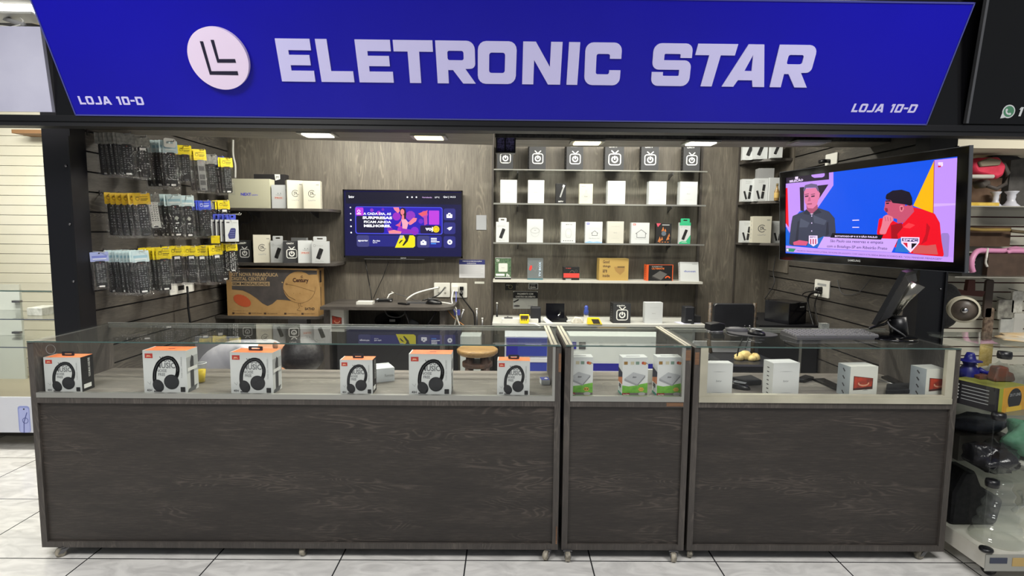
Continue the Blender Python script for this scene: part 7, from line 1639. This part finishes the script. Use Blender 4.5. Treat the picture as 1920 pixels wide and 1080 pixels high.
# ================================================================ right neighbour shop
WR = mottled('slatwall_white', (200, 196, 180), (206, 203, 190), 3, .55)
mb = MB(); z = 0; pit = .084
g0_ = P(1850, 530, Y=5.1).z; z = g0_ - 20 * pit
while z < 2.7:
    if z > -.08: mb.box(XR + .2, 5.10, max(z + .006, 0), 7, 5.14, z + pit - .006, WR)
    z += pit
mb.box(XR + .2, 5.125, 0, 7, 5.2, 2.75, cm(92, 30, 32)); structure(mb.build('wall_neighbour_right'), 'white slat wall with dark red grooves')
mb = MB(); mb.box(XR + .09, 3.36, 0, XR + .2, 5.2, 2.74, cm(24, 24, 28)); structure(mb.build('wall_partition_right'))
mb = MB(); mb.box(2.52, 3.3, 2.74, 7, 5.2, 2.80, cm(190, 186, 170)); structure(mb.build('ceiling'))
o = MB().box(P(1792, 264, Y=4.3).x, 4.3, P(1860, 278, Y=4.3).z, 5.2, 4.9, P(1860, 262, Y=4.3).z, cm(196, 190, 170)).build('valance_board', origin=(4.2, 4.6, P(1860, 278, Y=4.3).z)); tag(o, 'cream board hanging over the right neighbour shop', 'board')
YR_ = 4.55
def nshelf(py, label, y0=YR_, x0px=1790, th=.008, m=None):
    z = P(1860, py, Y=y0).z; x0 = P(x0px, py, Y=y0).x
    o = MB().box(x0, y0, z - th, 5.1, 5.095, z, m or GLASS).box(x0, y0 - .003, z - th, 5.1, y0, z, cm(150, 148, 140)).build('wall_shelf', origin=(4.2, 4.8, z - th)); tag(o, label, 'shelf', 'shelves of the right neighbour shop'); return z
N1 = nshelf(386, 'glass shelf of the right neighbour with the two white vases'); N2 = nshelf(519, 'glass shelf of the right neighbour with the pink tube')
# red bag hanging
q = P(1848, 300, Y=4.6); t = empty('shoulder_bag', (q.x, 4.6, q.z), 'red and grey shoulder bag hanging at the right neighbour shop', 'bag')
RED = mottled('red_cloth', (190, 32, 62), (214, 52, 82), 12, .7, .3)
def softbag(poly, d, m, name, par, y=0, bev=.03, sub=True):
    b = MB(); b.prism(roundpoly(poly, 4), -d/2, d/2, m, Matrix(((1, 0, 0, 0), (0, 0, 1, y), (0, 1, 0, 0), (0, 0, 0, 1))), True, bev); return b.build(name, par)
def loc(px, py, Y=4.6, q=q): p = P(px, py, Y=Y) - q; return (p.x, p.z)
softbag([loc(1806, 306) + (.04,), loc(1824, 297) + (.03,), loc(1864, 296) + (.04,), loc(1878, 312) + (.04,), loc(1872, 330) + (.04,), loc(1860, 337) + (.03,), loc(1815, 325) + (.04,)], .14, RED, 'bag_body', t)
softbag([loc(1818, 306) + (.01,), loc(1840, 298) + (.01,), loc(1862, 303) + (.01,), loc(1858, 312) + (.01,), loc(1822, 315) + (.01,)], .03, cm(120, 110, 90), 'flap_panel', t, -.075, .01)
softbag([loc(1826, 337) + (.03,), loc(1850, 336) + (.03,), loc(1853, 352) + (.03,), loc(1832, 354) + (.03,)], .1, cm(64, 58, 52), 'side_pocket', t, 0, .02)
b = MB(); b.tube([P(1862, 300, Y=4.56) - q, P(1882, 308, Y=4.56) - q, P(1890, 325, Y=4.56) - q, P(1886, 345, Y=4.56) - q, P(1868, 354, Y=4.56) - q, P(1850, 348, Y=4.56) - q], .016, cm(70, 64, 60), 8); b.build('strap', t)
b = MB(); b.tube([P(1800, 331, Y=4.5), P(1862, 331, Y=4.5)], .016, cm(190, 188, 180), 8); tag(b.build('metal_bar', origin=P(1830, 331, Y=4.5)), 'pale bar crossing under the red bag', 'bar')
q2 = P(1868, 290, Y=4.7); t = empty('candle_holder', (q2.x, 4.7, P(1868, 294, Y=4.7).z), 'silver turned candle holder above the red bag', 'candle holder')
hh = P(1868, 278, Y=4.7).z - P(1868, 297, Y=4.7).z; b = MB(); b.lathe([(.02, 0), (.03, hh*.1), (.02, hh*.3), (.03, hh*.45), (.02, hh*.6), (.05, hh*.92), (.06, hh)], mat('dull_silver', (120, 120, 124), .3, .6), None, 18); b.build('turned_body', t)
o = MB().prism([(-.1, 0), (.14, 0), (.10, .02), (-.1, .02)], -.05, .05, BLACKM, Matrix(((1, 0, 0, 0), (0, 0, 1, 0), (0, 1, 0, 0), (0, 0, 0, 1))).copy()).build('dark_plate', mw=Matrix.Translation((q2.x + .03, 4.7, P(1868, 294, Y=4.7).z - .021))); tag(o, 'thin dark plate under the silver candle holder', 'plate')
# white vases
for (px, lab, s) in ((1885, 'left white flared vase on the right neighbour shelf', .8), (1903, 'right white flared vase on the right neighbour shelf', 1.0)):
    q2 = P(px, 385, Y=4.62); t = empty('flared_vase', (q2.x, 4.66 + (.06 if s < 1 else 0), N1), lab, 'vase', 'white vases on the right neighbour shelf'); H_ = P(px, 358, Y=4.62).z - N1
    b = MB(); b.lathe([(.062 * s, 0), (.060 * s, H_*.06), (.038 * s, H_*.22), (.026 * s, H_*.45), (.030 * s, H_*.66), (.028 * s, H_*.78), (.045 * s, H_*.94), (.048 * s, H_)], mat('vase_white', (206, 208, 218), .3), None, 24); b.build('vase_body', t)
x0 = P(1896, 300, Y=4.8).x; o = MB().box(x0, 4.8, N1, x0 + .5, 4.95, P(1900, 283, Y=4.8).z, mottled('grey_fabric_box', (78, 76, 74), (92, 90, 88), 20, .9)).build('fabric_box', origin=(x0 + .25, 4.87, N1)); tag(o, 'tall dark grey fabric box at the right edge, behind the vases', 'box')
BRN = mottled('brown_card', (96, 74, 58), (110, 88, 70), 12, .8)
x0 = P(1800, 370, Y=4.8).x; x1 = P(1876, 370, Y=4.8).x; o = MB().box(x0, 4.8, N1 + .03, x1, 4.93, P(1840, 333, Y=4.8).z, BRN).build('cardboard_box', origin=(x0 + .1, 4.87, N1 + .03)); tag(o, 'brown box on the neighbour shelf behind the hanging grey pocket', 'box')
b = MB(); b.box(P(1792, 380, Y=4.62).x, 4.62, N1, P(1874, 380, Y=4.62).x, 4.95, N1 + .03, mottled('yellow_papers', (206, 170, 60), (220, 190, 90), 30, .7)); tag(b.build('yellow_folder', origin=P(1830, 384, Y=4.8)), 'yellow folder lying on the neighbour shelf left of the vases', 'folder')
xm = P(1896, 430, Y=5.02).x; zt4 = P(1850, 425, Y=5.02).z; o = MB().box(P(1788, 430, Y=5.02).x, 5.02, P(1850, 462, Y=5.02).z, xm, 5.09, zt4, BRN).build('brown_board', origin=(xm - .2, 5.05, zt4 - .2)); tag(o, 'wide brown panel hanging on the neighbour slat wall', 'panel')
b = MB(); b.tube([P(1790, 427, Y=4.95), P(1840, 431, Y=4.95), P(1893, 431, Y=4.95)], .014, cm(190, 160, 90), 8); tag(b.build('wooden_rod', origin=P(1840, 430, Y=4.95)), 'straw-coloured rod in front of the brown panel', 'rod')
b = MB(); b.tube([P(1896, 433, Y=4.95), P(1925, 436, Y=4.95)], .014, cm(110, 96, 70), 8); tag(b.build('wooden_rod', origin=P(1905, 434, Y=4.95)), 'darker short rod at the right edge beside the straw-coloured one', 'rod')
x0 = P(1852, 500, Y=4.7).x; zz = P(1880, 476, Y=4.7).z; o = MB().box(x0, 4.7, N2, x0 + .6, 4.95, zz, mottled('dark_brown_case', (72, 56, 46), (86, 68, 56), 10, .6)).build('brown_case', origin=(x0 + .3, 4.8, N2)); tag(o, 'dark brown case under the pink tube', 'case')
x0 = P(1805, 500, Y=4.75).x; b = MB(); b.box(x0, 4.75, N2, P(1848, 500, Y=4.75).x, 4.95, P(1830, 478, Y=4.75).z, INK)
for k in range(5): b.box(x0 - .002, 4.745, N2 + .02 + k * .033, x0 + .10, 4.75, N2 + .028 + k * .033, cm(180, 180, 180))
tag(b.build('black_rack', origin=(x0 + .1, 4.85, N2)), 'black slotted rack behind the hanging end of the pink tube', 'rack')
PK = mat('pink_tube', (222, 150, 190), .4)
def tube3(pts, r, m, label):
    out = []
    for i in range(len(pts) - 1):
        p0, p1_, p2_, p3_ = pts[max(i-1, 0)], pts[i], pts[i+1], pts[min(i+2, len(pts)-1)]
        for k in range(5): u = k / 5; out.append(.5 * ((2*p1_) + (-p0+p2_)*u + (2*p0-5*p1_+4*p2_-p3_)*u*u + (-p0+3*p1_-3*p2_+p3_)*u**3))
    out.append(pts[-1]); return tag(MB().tube(out, r, m, 8).build('flexible_tube', origin=pts[0]), label, 'tube')
def oncase(px, y, r): return Vector((P(px, 470, Y=y).x, y, zz + r))
tube3([P(1824, 510, Y=4.62), P(1821, 498, Y=4.62), P(1823, 484, Y=4.63), P(1833, 471, Y=4.66), oncase(1852, 4.73, .024), oncase(1875, 4.75, .022), oncase(1900, 4.75, .022), oncase(1925, 4.74, .022)], .022, PK, 'thick pink flexible tube draped over the brown case')
tube3([oncase(1868, 4.82, .018), oncase(1888, 4.85, .03), oncase(1905, 4.84, .045), oncase(1925, 4.82, .018)], .018, cm(206, 140, 176), 'second pink tube loop at the right edge, behind the thick one')
cable('white cord end hanging from the pink tube', [(1852, 466, 4.70), (1850, 480, 4.66), (1848, 492, 4.66), (1851, 500, 4.66)], .009, WHITE)
# reel, hooks with small goods
q = P(1817, 582, Y=4.5); t = empty('cable_reel', (q.x, 4.56, q.z), 'large white-rimmed reel hanging below the pink tube shelf', 'reel')
Mq = Matrix.Rotation(-.5, 4, 'Z') @ Matrix.Rotation(PI / 2, 4, 'X'); R0 = (P(1843, 582, Y=4.5).x - P(1790, 582, Y=4.5).x) / 2 * .92
b = MB(); b.lathe([(R0 * .86, .055), (R0, .05), (R0 * 1.02, .03), (R0, .02), (R0 * .84, .02), (R0 * .84, .055)], mat('reel_rim', (196, 190, 170), .5), Mq, 32, True, False); b.lathe([(R0 * .8, -.03), (R0 * .98, -.03), (R0, -.045), (R0 * .98, -.06), (R0 * .8, -.06), (R0 * .8, -.03)], mat('reel_rim', (196, 190, 170), .5), Mq, 32, True, False); b.build('rim', t)
b = MB(); b.lathe([(.01, .046), (R0 * .83, .046), (R0 * .83, -.05), (.01, -.05)], mottled('reel_face', (78, 70, 64), (100, 90, 82), 10, .4), Mq, 32); b.build('face', t)
b = MB(); b.lathe([(.005, .075), (.022, .07), (.024, .047), (.005, .047)], CHROME, Mq, 14); b.build('hub', t)
b = MB(); b.tube([(0, .0, 0), (0, 5.10 - 4.56, 0)], .012, STEEL, 8); b.build('wall_spindle', t)
q = P(1812, 545, Y=5.0); t = empty('wooden_cross', (q.x, 4.98, q.z), 'dark red-brown wooden figure above the reel', 'wooden figure')
b = MB(); CR = cm(84, 40, 30); b.prism([(-.14, -.03), (.12, -.05), (.14, .0), (.05, .0), (.04, .10), (-.02, .10), (-.03, .0), (-.12, .02)], -.02, .02, CR, Matrix(((1, 0, 0, 0), (0, 0, 1, 0), (0, 1, 0, 0), (0, 0, 0, 1))), False, .004); b.build('carving', t)
for (px, py, w, h, m, lab) in ((1852, 560, .07, .34, cm(70, 58, 50), 'dark brown packet strip right of the reel'), (1852, 608, .08, .30, mottled('spotted_brown', (90, 72, 60), (150, 130, 110), 40, .7), 'spotted brown packet below the dark strip, right of the reel'), (1884, 580, .14, .18, mottled('grey_pack', (170, 168, 156), (110, 106, 100), 20, .5), 'grey blister pack with dark parts at the right edge'), (1886, 612, .12, .16, mottled('clear_pack', (206, 206, 198), (186, 186, 180), 20, .3), 'clear bag with white content low at the right edge'), (1906, 566, .10, .2, mottled('foil', (196, 192, 180), (226, 224, 214), 40, .25, .5), 'crinkled clear bag at the right edge above the white one'), (1908, 606, .09, .18, cm(206, 204, 196), 'white pack at the right edge beside the clear bag')):
    q = P(px, py, Y=5.0); b = MB(); b.prism(rrect(-w/2, -h/2, w/2, h/2, .015), -.012, .012, m, Matrix(((1, 0, 0, 0), (0, 0, 1, 0), (0, 1, 0, 0), (0, 0, 0, 1))), False, .005); b.tube([(0, 0, h/2), (0, .09, h/2 + .01)], .004, STEEL, 6)
    tag(b.build('hanging_pack', mw=Matrix.Translation((q.x, 5.0, q.z))), lab, 'packet', 'small packets on the right neighbour wall')
b = MB(); q = P(1777, 575, Y=4.8); b.prism(circ(0, 0, .16, 20, .20), -.05, .05, mottled('black_fur', (14, 14, 16), (30, 30, 32), 60, .9, .5), Matrix(((1, 0, 0, 0), (0, 0, 1, 0), (0, 1, 0, 0), (0, 0, 0, 1))), True, .04); b.tube([(0, 0, .05), (0, .25, .06)], .006, STEEL, 6); tag(b.build('round_hat', mw=Matrix.Translation((q.x, 4.85, q.z))), 'dark round furry hat hanging between the steel post and the reel', 'hat')
# ================================================================ glass vitrine at the right edge
cx, cy = 2.222, 2.49; zb0, zb1 = .068, .150; cor = Vector((cx, cy, 0)); far = cor + Vector((0, .46, 0)); rt = cor + Vector((.9, 0, 0)); rf = far + Vector((.9, 0, 0)); dirn = Vector((0, 1, 0))
t = empty('glass_vitrine', (cx + .4, cy + .2, 0), 'glass vitrine of the right neighbour, with black corner clips and a white base', 'display case'); O = t.location
CRB = mottled('vitrine_cream', (206, 202, 188), (214, 211, 200), 10, .45)
def slab(b, z0, z1, m, inset=0): pl = [(cor.x + inset, cor.y + inset), (rt.x, rt.y + inset), (rf.x, rf.y), (far.x + inset, far.y)]; b.prism(pl, z0, z1, m)
b = MB(); slab(b, zb0, zb1, CRB); b.build('base_tray', t, origin=O)
b = MB(); b.box(cor.x, cor.y - .004, zb0 - .01, rt.x, cor.y, zb1 - .012, ALU); b.box(cor.x + .02, cor.y - .006, zb0 + .028, cor.x + .10, cor.y - .004, zb0 + .055, cm(60, 66, 84)); b.box(cor.x + .125, cor.y - .006, zb0 + .015, cor.x + .20, cor.y - .004, zb0 + .055, cm(190, 160, 100)); b.build('base_trim', t, origin=O)
Z1, Z2, Z3 = P(1875, 782, Y=cy).z, P(1860, 908, Y=cy).z, 1.092
for z_, nm in ((Z3, 'glass_top'), (Z1, 'glass_shelf'), (Z2, 'glass_shelf')):
    b = MB(); slab(b, z_, z_ + .007, GLASST, .004 if nm != 'glass_top' else -.01); b.build(nm, t, origin=O)
def sidepane(a, c, z0, z1): d_ = (c - a).normalized(); nn = Vector((-d_.y, d_.x, 0)) * .003; b = MB(); b.hexa([(a - nn) + Vector((0, 0, z0)), (c - nn) + Vector((0, 0, z0)), (c + nn) + Vector((0, 0, z0)), (a + nn) + Vector((0, 0, z0)), (a - nn) + Vector((0, 0, z1)), (c - nn) + Vector((0, 0, z1)), (c + nn) + Vector((0, 0, z1)), (a + nn) + Vector((0, 0, z1))], GLASS); b.build('side_glass', t, origin=O)
sidepane(cor + dirn * .02, far, zb1, Z3 - .001); sidepane(cor + Vector((.02, 0, 0)), rt, zb1, Z3 - .001)
b = MB(); b.box(cx + .005, far.y - .012, zb1, rt.x, far.y - .004, Z1 + .06, mottled('back_board_grey', (150, 147, 136), (168, 165, 152), 6, .7)); b.build('back_board', t, origin=O)
for z_ in (Z3 - .02, Z1, Z2, zb1 + .005): b = MB(); b.lathe([(.008, -.014), (.022, -.012), (.024, 0), (.022, .012), (.008, .014)], BLACK, Matrix.Translation(cor + Vector((.012, .012, z_))) @ Matrix.Diagonal((1.2, 1.2, 1.3 if z_ != zb1 + .005 else .6, 1)), 14); b.build('corner_clip', t, origin=O)
for (dx, dy) in ((.08, .07), (.75, .07), (.08, .39), (.75, .39)): b = MB(); b.lathe([(.004, -.015), (.036, -.012), (.036, .012), (.004, .015)], BLACK, Matrix.Translation((cx + dx, cy + dy, .037)) @ Matrix.Rotation(PI/2, 4, 'Y'), 16); b.box(cx + dx - .02, cy + dy - .02, .05, cx + dx + .02, cy + dy + .02, zb0, STEEL); b.build('caster', t, origin=O)
# inside the vitrine
BLUF = mottled('blue_figurine_paint', (24, 26, 110), (34, 36, 140), 12, .35)
YFg = 2.76; q = P(1815, 715, Y=YFg); zb_f = P(1815, 712, Y=YFg).z; hj = zb_f - Z1 - .0085
t = empty('dark_jar', (q.x, YFg, Z1 + .0075), 'dark glass jar under the blue hatted figurine in the vitrine', 'jar')
b = MB(); b.lathe([(.03, 0), (.042, .01), (.042, hj * .7), (.03, hj * .9), (.03, hj)], mat('dark_jar_glass', (14, 16, 36), .12), None, 20); b.build('jar_body', t); b = MB(); b.lathe([(.032, hj * .78), (.034, hj * .8), (.034, hj * .97), (.032, hj)], BLACKM, None, 16); b.build('lid', t)
t = empty('hatted_figurine', (q.x, YFg, zb_f), 'blue figurine with a wide-brimmed hat in the vitrine', 'figurine'); hf = P(1815, 661, Y=YFg).z - zb_f
b = MB(); b.lathe([(.040, 0), (.046, hf * .2), (.042, hf * .38), (.028, hf * .52), (.025, hf * .56), (.030, hf * .64), (.026, hf * .70), (.004, hf * .74)], BLUF, None, 20); b.build('body', t)
b = MB(); b.lathe([(.02, hf * .69), (.052, hf * .70), (.050, hf * .725), (.026, hf * .74), (.021, hf * .90), (.015, hf), (.003, hf)], BLUF, None, 20); b.build('hat', t)
b = MB(); b.tube([(.03, -.02, hf * .42), (.06, -.03, hf * .3), (.075, -.035, hf * .33)], [.014, .011, .009], BLUF, 8); b.build('arm', t)
KG = cm(150, 156, 50); z0 = Z1 + .0078
def p_elec(b, w, d, h):
    f = FR(w, d, h); b.rect(-w * .5, 0, -w * .36, h, KG, f, .0004); b.plate(circ(w * .08, h * .5, h * .44, 22), INK, f, .0006); b.text('2017 LINE', -w * .12, h * .62, w * .4, h * .12, GREYT, f, .0009, .02); b.rect(-w * .2, 0, w * .36, h * .2, cm(216, 176, 50), f, .0008, .004)
    l = LT(w, d, h)
    for k in range(5): b.plate(circ(d * .14, h * (.82 - .14 * k), h * .045, 8), WP, l, .0005); b.rect(d * .22, h * (.80 - .14 * k), d * .8, h * (.83 - .14 * k), GREYT, l, .0005)
o = carton('appliance_carton', 'black and yellow-green appliance box on the upper shelf of the vitrine', (1866, 1925, 735, 778), 2.55, .20, z0, cm(206, 150, 40), cm(140, 140, 60), cm(22, 20, 24), p_elec, rz=.35, w=.20, h=.115)
RUS = mottled('rusty_brown', (110, 62, 46), (80, 66, 58), 20, .7)
o = MB().prism(roundpoly([(-.05, 0, .01), (.06, 0, .01), (.045, .04, .012), (.02, .05, .01), (.02, .07, .01), (-.035, .07, .01), (-.04, .04, .01)]), -.025, .025, RUS, Matrix(((1, 0, 0, 0), (0, 0, 1, 0), (0, 1, 0, 0), (0, 0, 0, 1))), False, .006).build('brown_ornament', mw=Matrix.Translation((P(1876, 700, Y=2.66).x, 2.66, z0 + .1165))); tag(o, 'red-brown ornament on top of the black and yellow-green box', 'ornament')
o = MB().prism(roundpoly([(-.04, 0), (.05, 0), (.055, .010, .004), (.0, .020, .006), (-.04, .015, .004)]), -.02, .02, RUS, Matrix(((1, 0, 0, 0), (0, 0, 1, 0), (0, 1, 0, 0), (0, 0, 0, 1))), False, .003).build('flat_ornament', mw=Matrix.Translation((P(1846, 715, Y=2.70).x, 2.70, z0 + .1165))); tag(o, 'flat brown ornament left on top of the black and yellow-green box', 'ornament')
X_, w_, h_, z_ = fit((1834, 1858, 645, 688), 2.88)
o = MB().box(-w_/2, -.002, 0, w_/2, .002, z_ + h_ - z0, mottled('gold_speckle', (206, 176, 96), (226, 200, 130), 80, .5)).build('gold_card', mw=Matrix.Translation((X_, 2.88, z0))); tag(o, 'gold speckled card standing in the vitrine behind the figurine', 'card')
def lump(name, c, rx, ry, rz_, m, label, cat, seed=1, amp=.25, n=22, rows=12):
    rn = random.Random(seed); b = MB(); v = []; f = []; ph_ = [rn.uniform(0, 6) for _ in range(8)]
    for j in range(1, rows):
        t_ = PI * j / rows
        for i in range(n):
            a = 2*PI*i/n; k_ = 1 + amp * (math.sin(3*a + ph_[0] + 2*t_) * .4 + math.sin(5*t_ + ph_[1] + 2*a) * .35 + math.sin(9*a + ph_[2] + 3 * t_) * .2 + rn.uniform(-.15, .15))
            zz = math.cos(t_); v.append((rx * k_ * math.sin(t_) ** .8 * math.cos(a), ry * k_ * math.sin(t_) ** .8 * math.sin(a), rz_ * (1 + zz * (k_ if zz > 0 else 1))))
    for j in range(rows - 2):
        for i in range(n): q3 = (i+1) % n; f.append((j*n+i, (j+1)*n+i, (j+1)*n+q3, j*n+q3))
    f.append(tuple(range(n))); f.append(tuple(range((rows-2)*n, (rows-1)*n))[::-1]); b.add(v, f, m, None, True)
    return tag(b.build(name, mw=Matrix.Translation(c)), label, cat)
PB = mottled('black_bag_film', (12, 12, 15), (34, 34, 38), 14, .18, 1.0)
z2_ = Z2 + .0078; z3_ = zb1 + .0005
BAGC = mottled('blue_black_cloth', (26, 29, 40), (40, 44, 56), 20, .8, .5)
o = MB().box(-.13, -.06, 0, .13, .06, .13, mottled('grey_cardboard', (66, 62, 58), (80, 76, 70), 12, .8)).build('grey_brown_box', mw=Matrix.Translation((2.39, 2.80, z2_))); tag(o, 'dark grey-brown box on the middle vitrine shelf under the blue-black cloth', 'box')
lump('dark_cloth', (2.39, 2.80, z2_ + .1305), .14, .08, .045, BAGC, 'folded blue-black cloth on the middle shelf of the vitrine', 'cloth', 3, .2)
lump('black_plastic_bag', (2.325, 2.62, z2_), .105, .10, .068, PB, 'shiny crumpled black plastic bag on the middle shelf of the vitrine', 'plastic bag', 5, .35)
lump('white_papers', (2.515, 2.61, z2_), .080, .11, .03, mottled('paper_heap', (196, 194, 184), (150, 148, 140), 10, .7, .5), 'white papers and packets under the green plastic bag', 'papers', 9, .3)
lump('green_plastic_bag', (2.515, 2.64, z2_ + .065), .10, .10, .085, mottled('green_bag_film', (78, 136, 104), (116, 168, 140), 12, .3, .8), 'crumpled green plastic bag on the middle shelf of the vitrine', 'plastic bag', 8, .3)
b = MB(); FB = mottled('black_fabric', (20, 20, 23), (32, 32, 35), 40, .9, .3)
b.prism(roundpoly([(-.12, 0, .01), (.11, 0, .02), (.14, .13, .03), (.02, .20, .02), (-.02, .28, .01), (-.07, .28, .01), (-.12, .17, .01)]), -.07, .07, FB, Matrix(((1, 0, 0, 0), (0, 0, 1, 0), (0, 1, 0, 0), (0, 0, 0, 1))), False, .012)
tag(b.build('black_fabric_bag', mw=Matrix.Translation((2.37, 2.80, z3_))), 'black angular fabric bag on the floor tray of the vitrine', 'bag')
lump('crumpled_papers', (2.56, 2.86, Z1 + .0078), .16, .06, .075, mottled('paper_heap2', (206, 204, 190), (150, 146, 132), 14, .7, .6), 'heap of white packets at the back of the upper vitrine shelf', 'papers', 13, .3)
lump('pale_packets', (2.60, 2.70, Z3 + .0075), .22, .14, .012, mottled('packet_heap', (196, 192, 176), (206, 170, 110), 9, .4, .5), 'low heap of pale packets lying on top of the vitrine', 'packets', 15, .3)
q = Vector((2.365, 2.60, z3_)); t = empty('ribbed_glass_vessel', q, 'big ribbed clear glass vessel on the floor tray of the vitrine', 'glass vessel')
pr = []; hh = Z2 - z3_ - .03
for i in range(25): u = i / 24; r_ = .108 * (1 - .66 * u) + .006 * math.sin(u * 34); pr.append((r_, u * hh))
b = MB(); b.lathe([(.095, 0)] + pr, pane('ribbed_glass', (.93, .935, .92), .05, 1.8, .07), None, 32); b.build('vessel', t)
b = MB(); b.tube([(.07, 0, .14), (.12, 0, .18), (.09, 0, .24)], .012, MATS['ribbed_glass'], 8); b.build('side_handle', t)
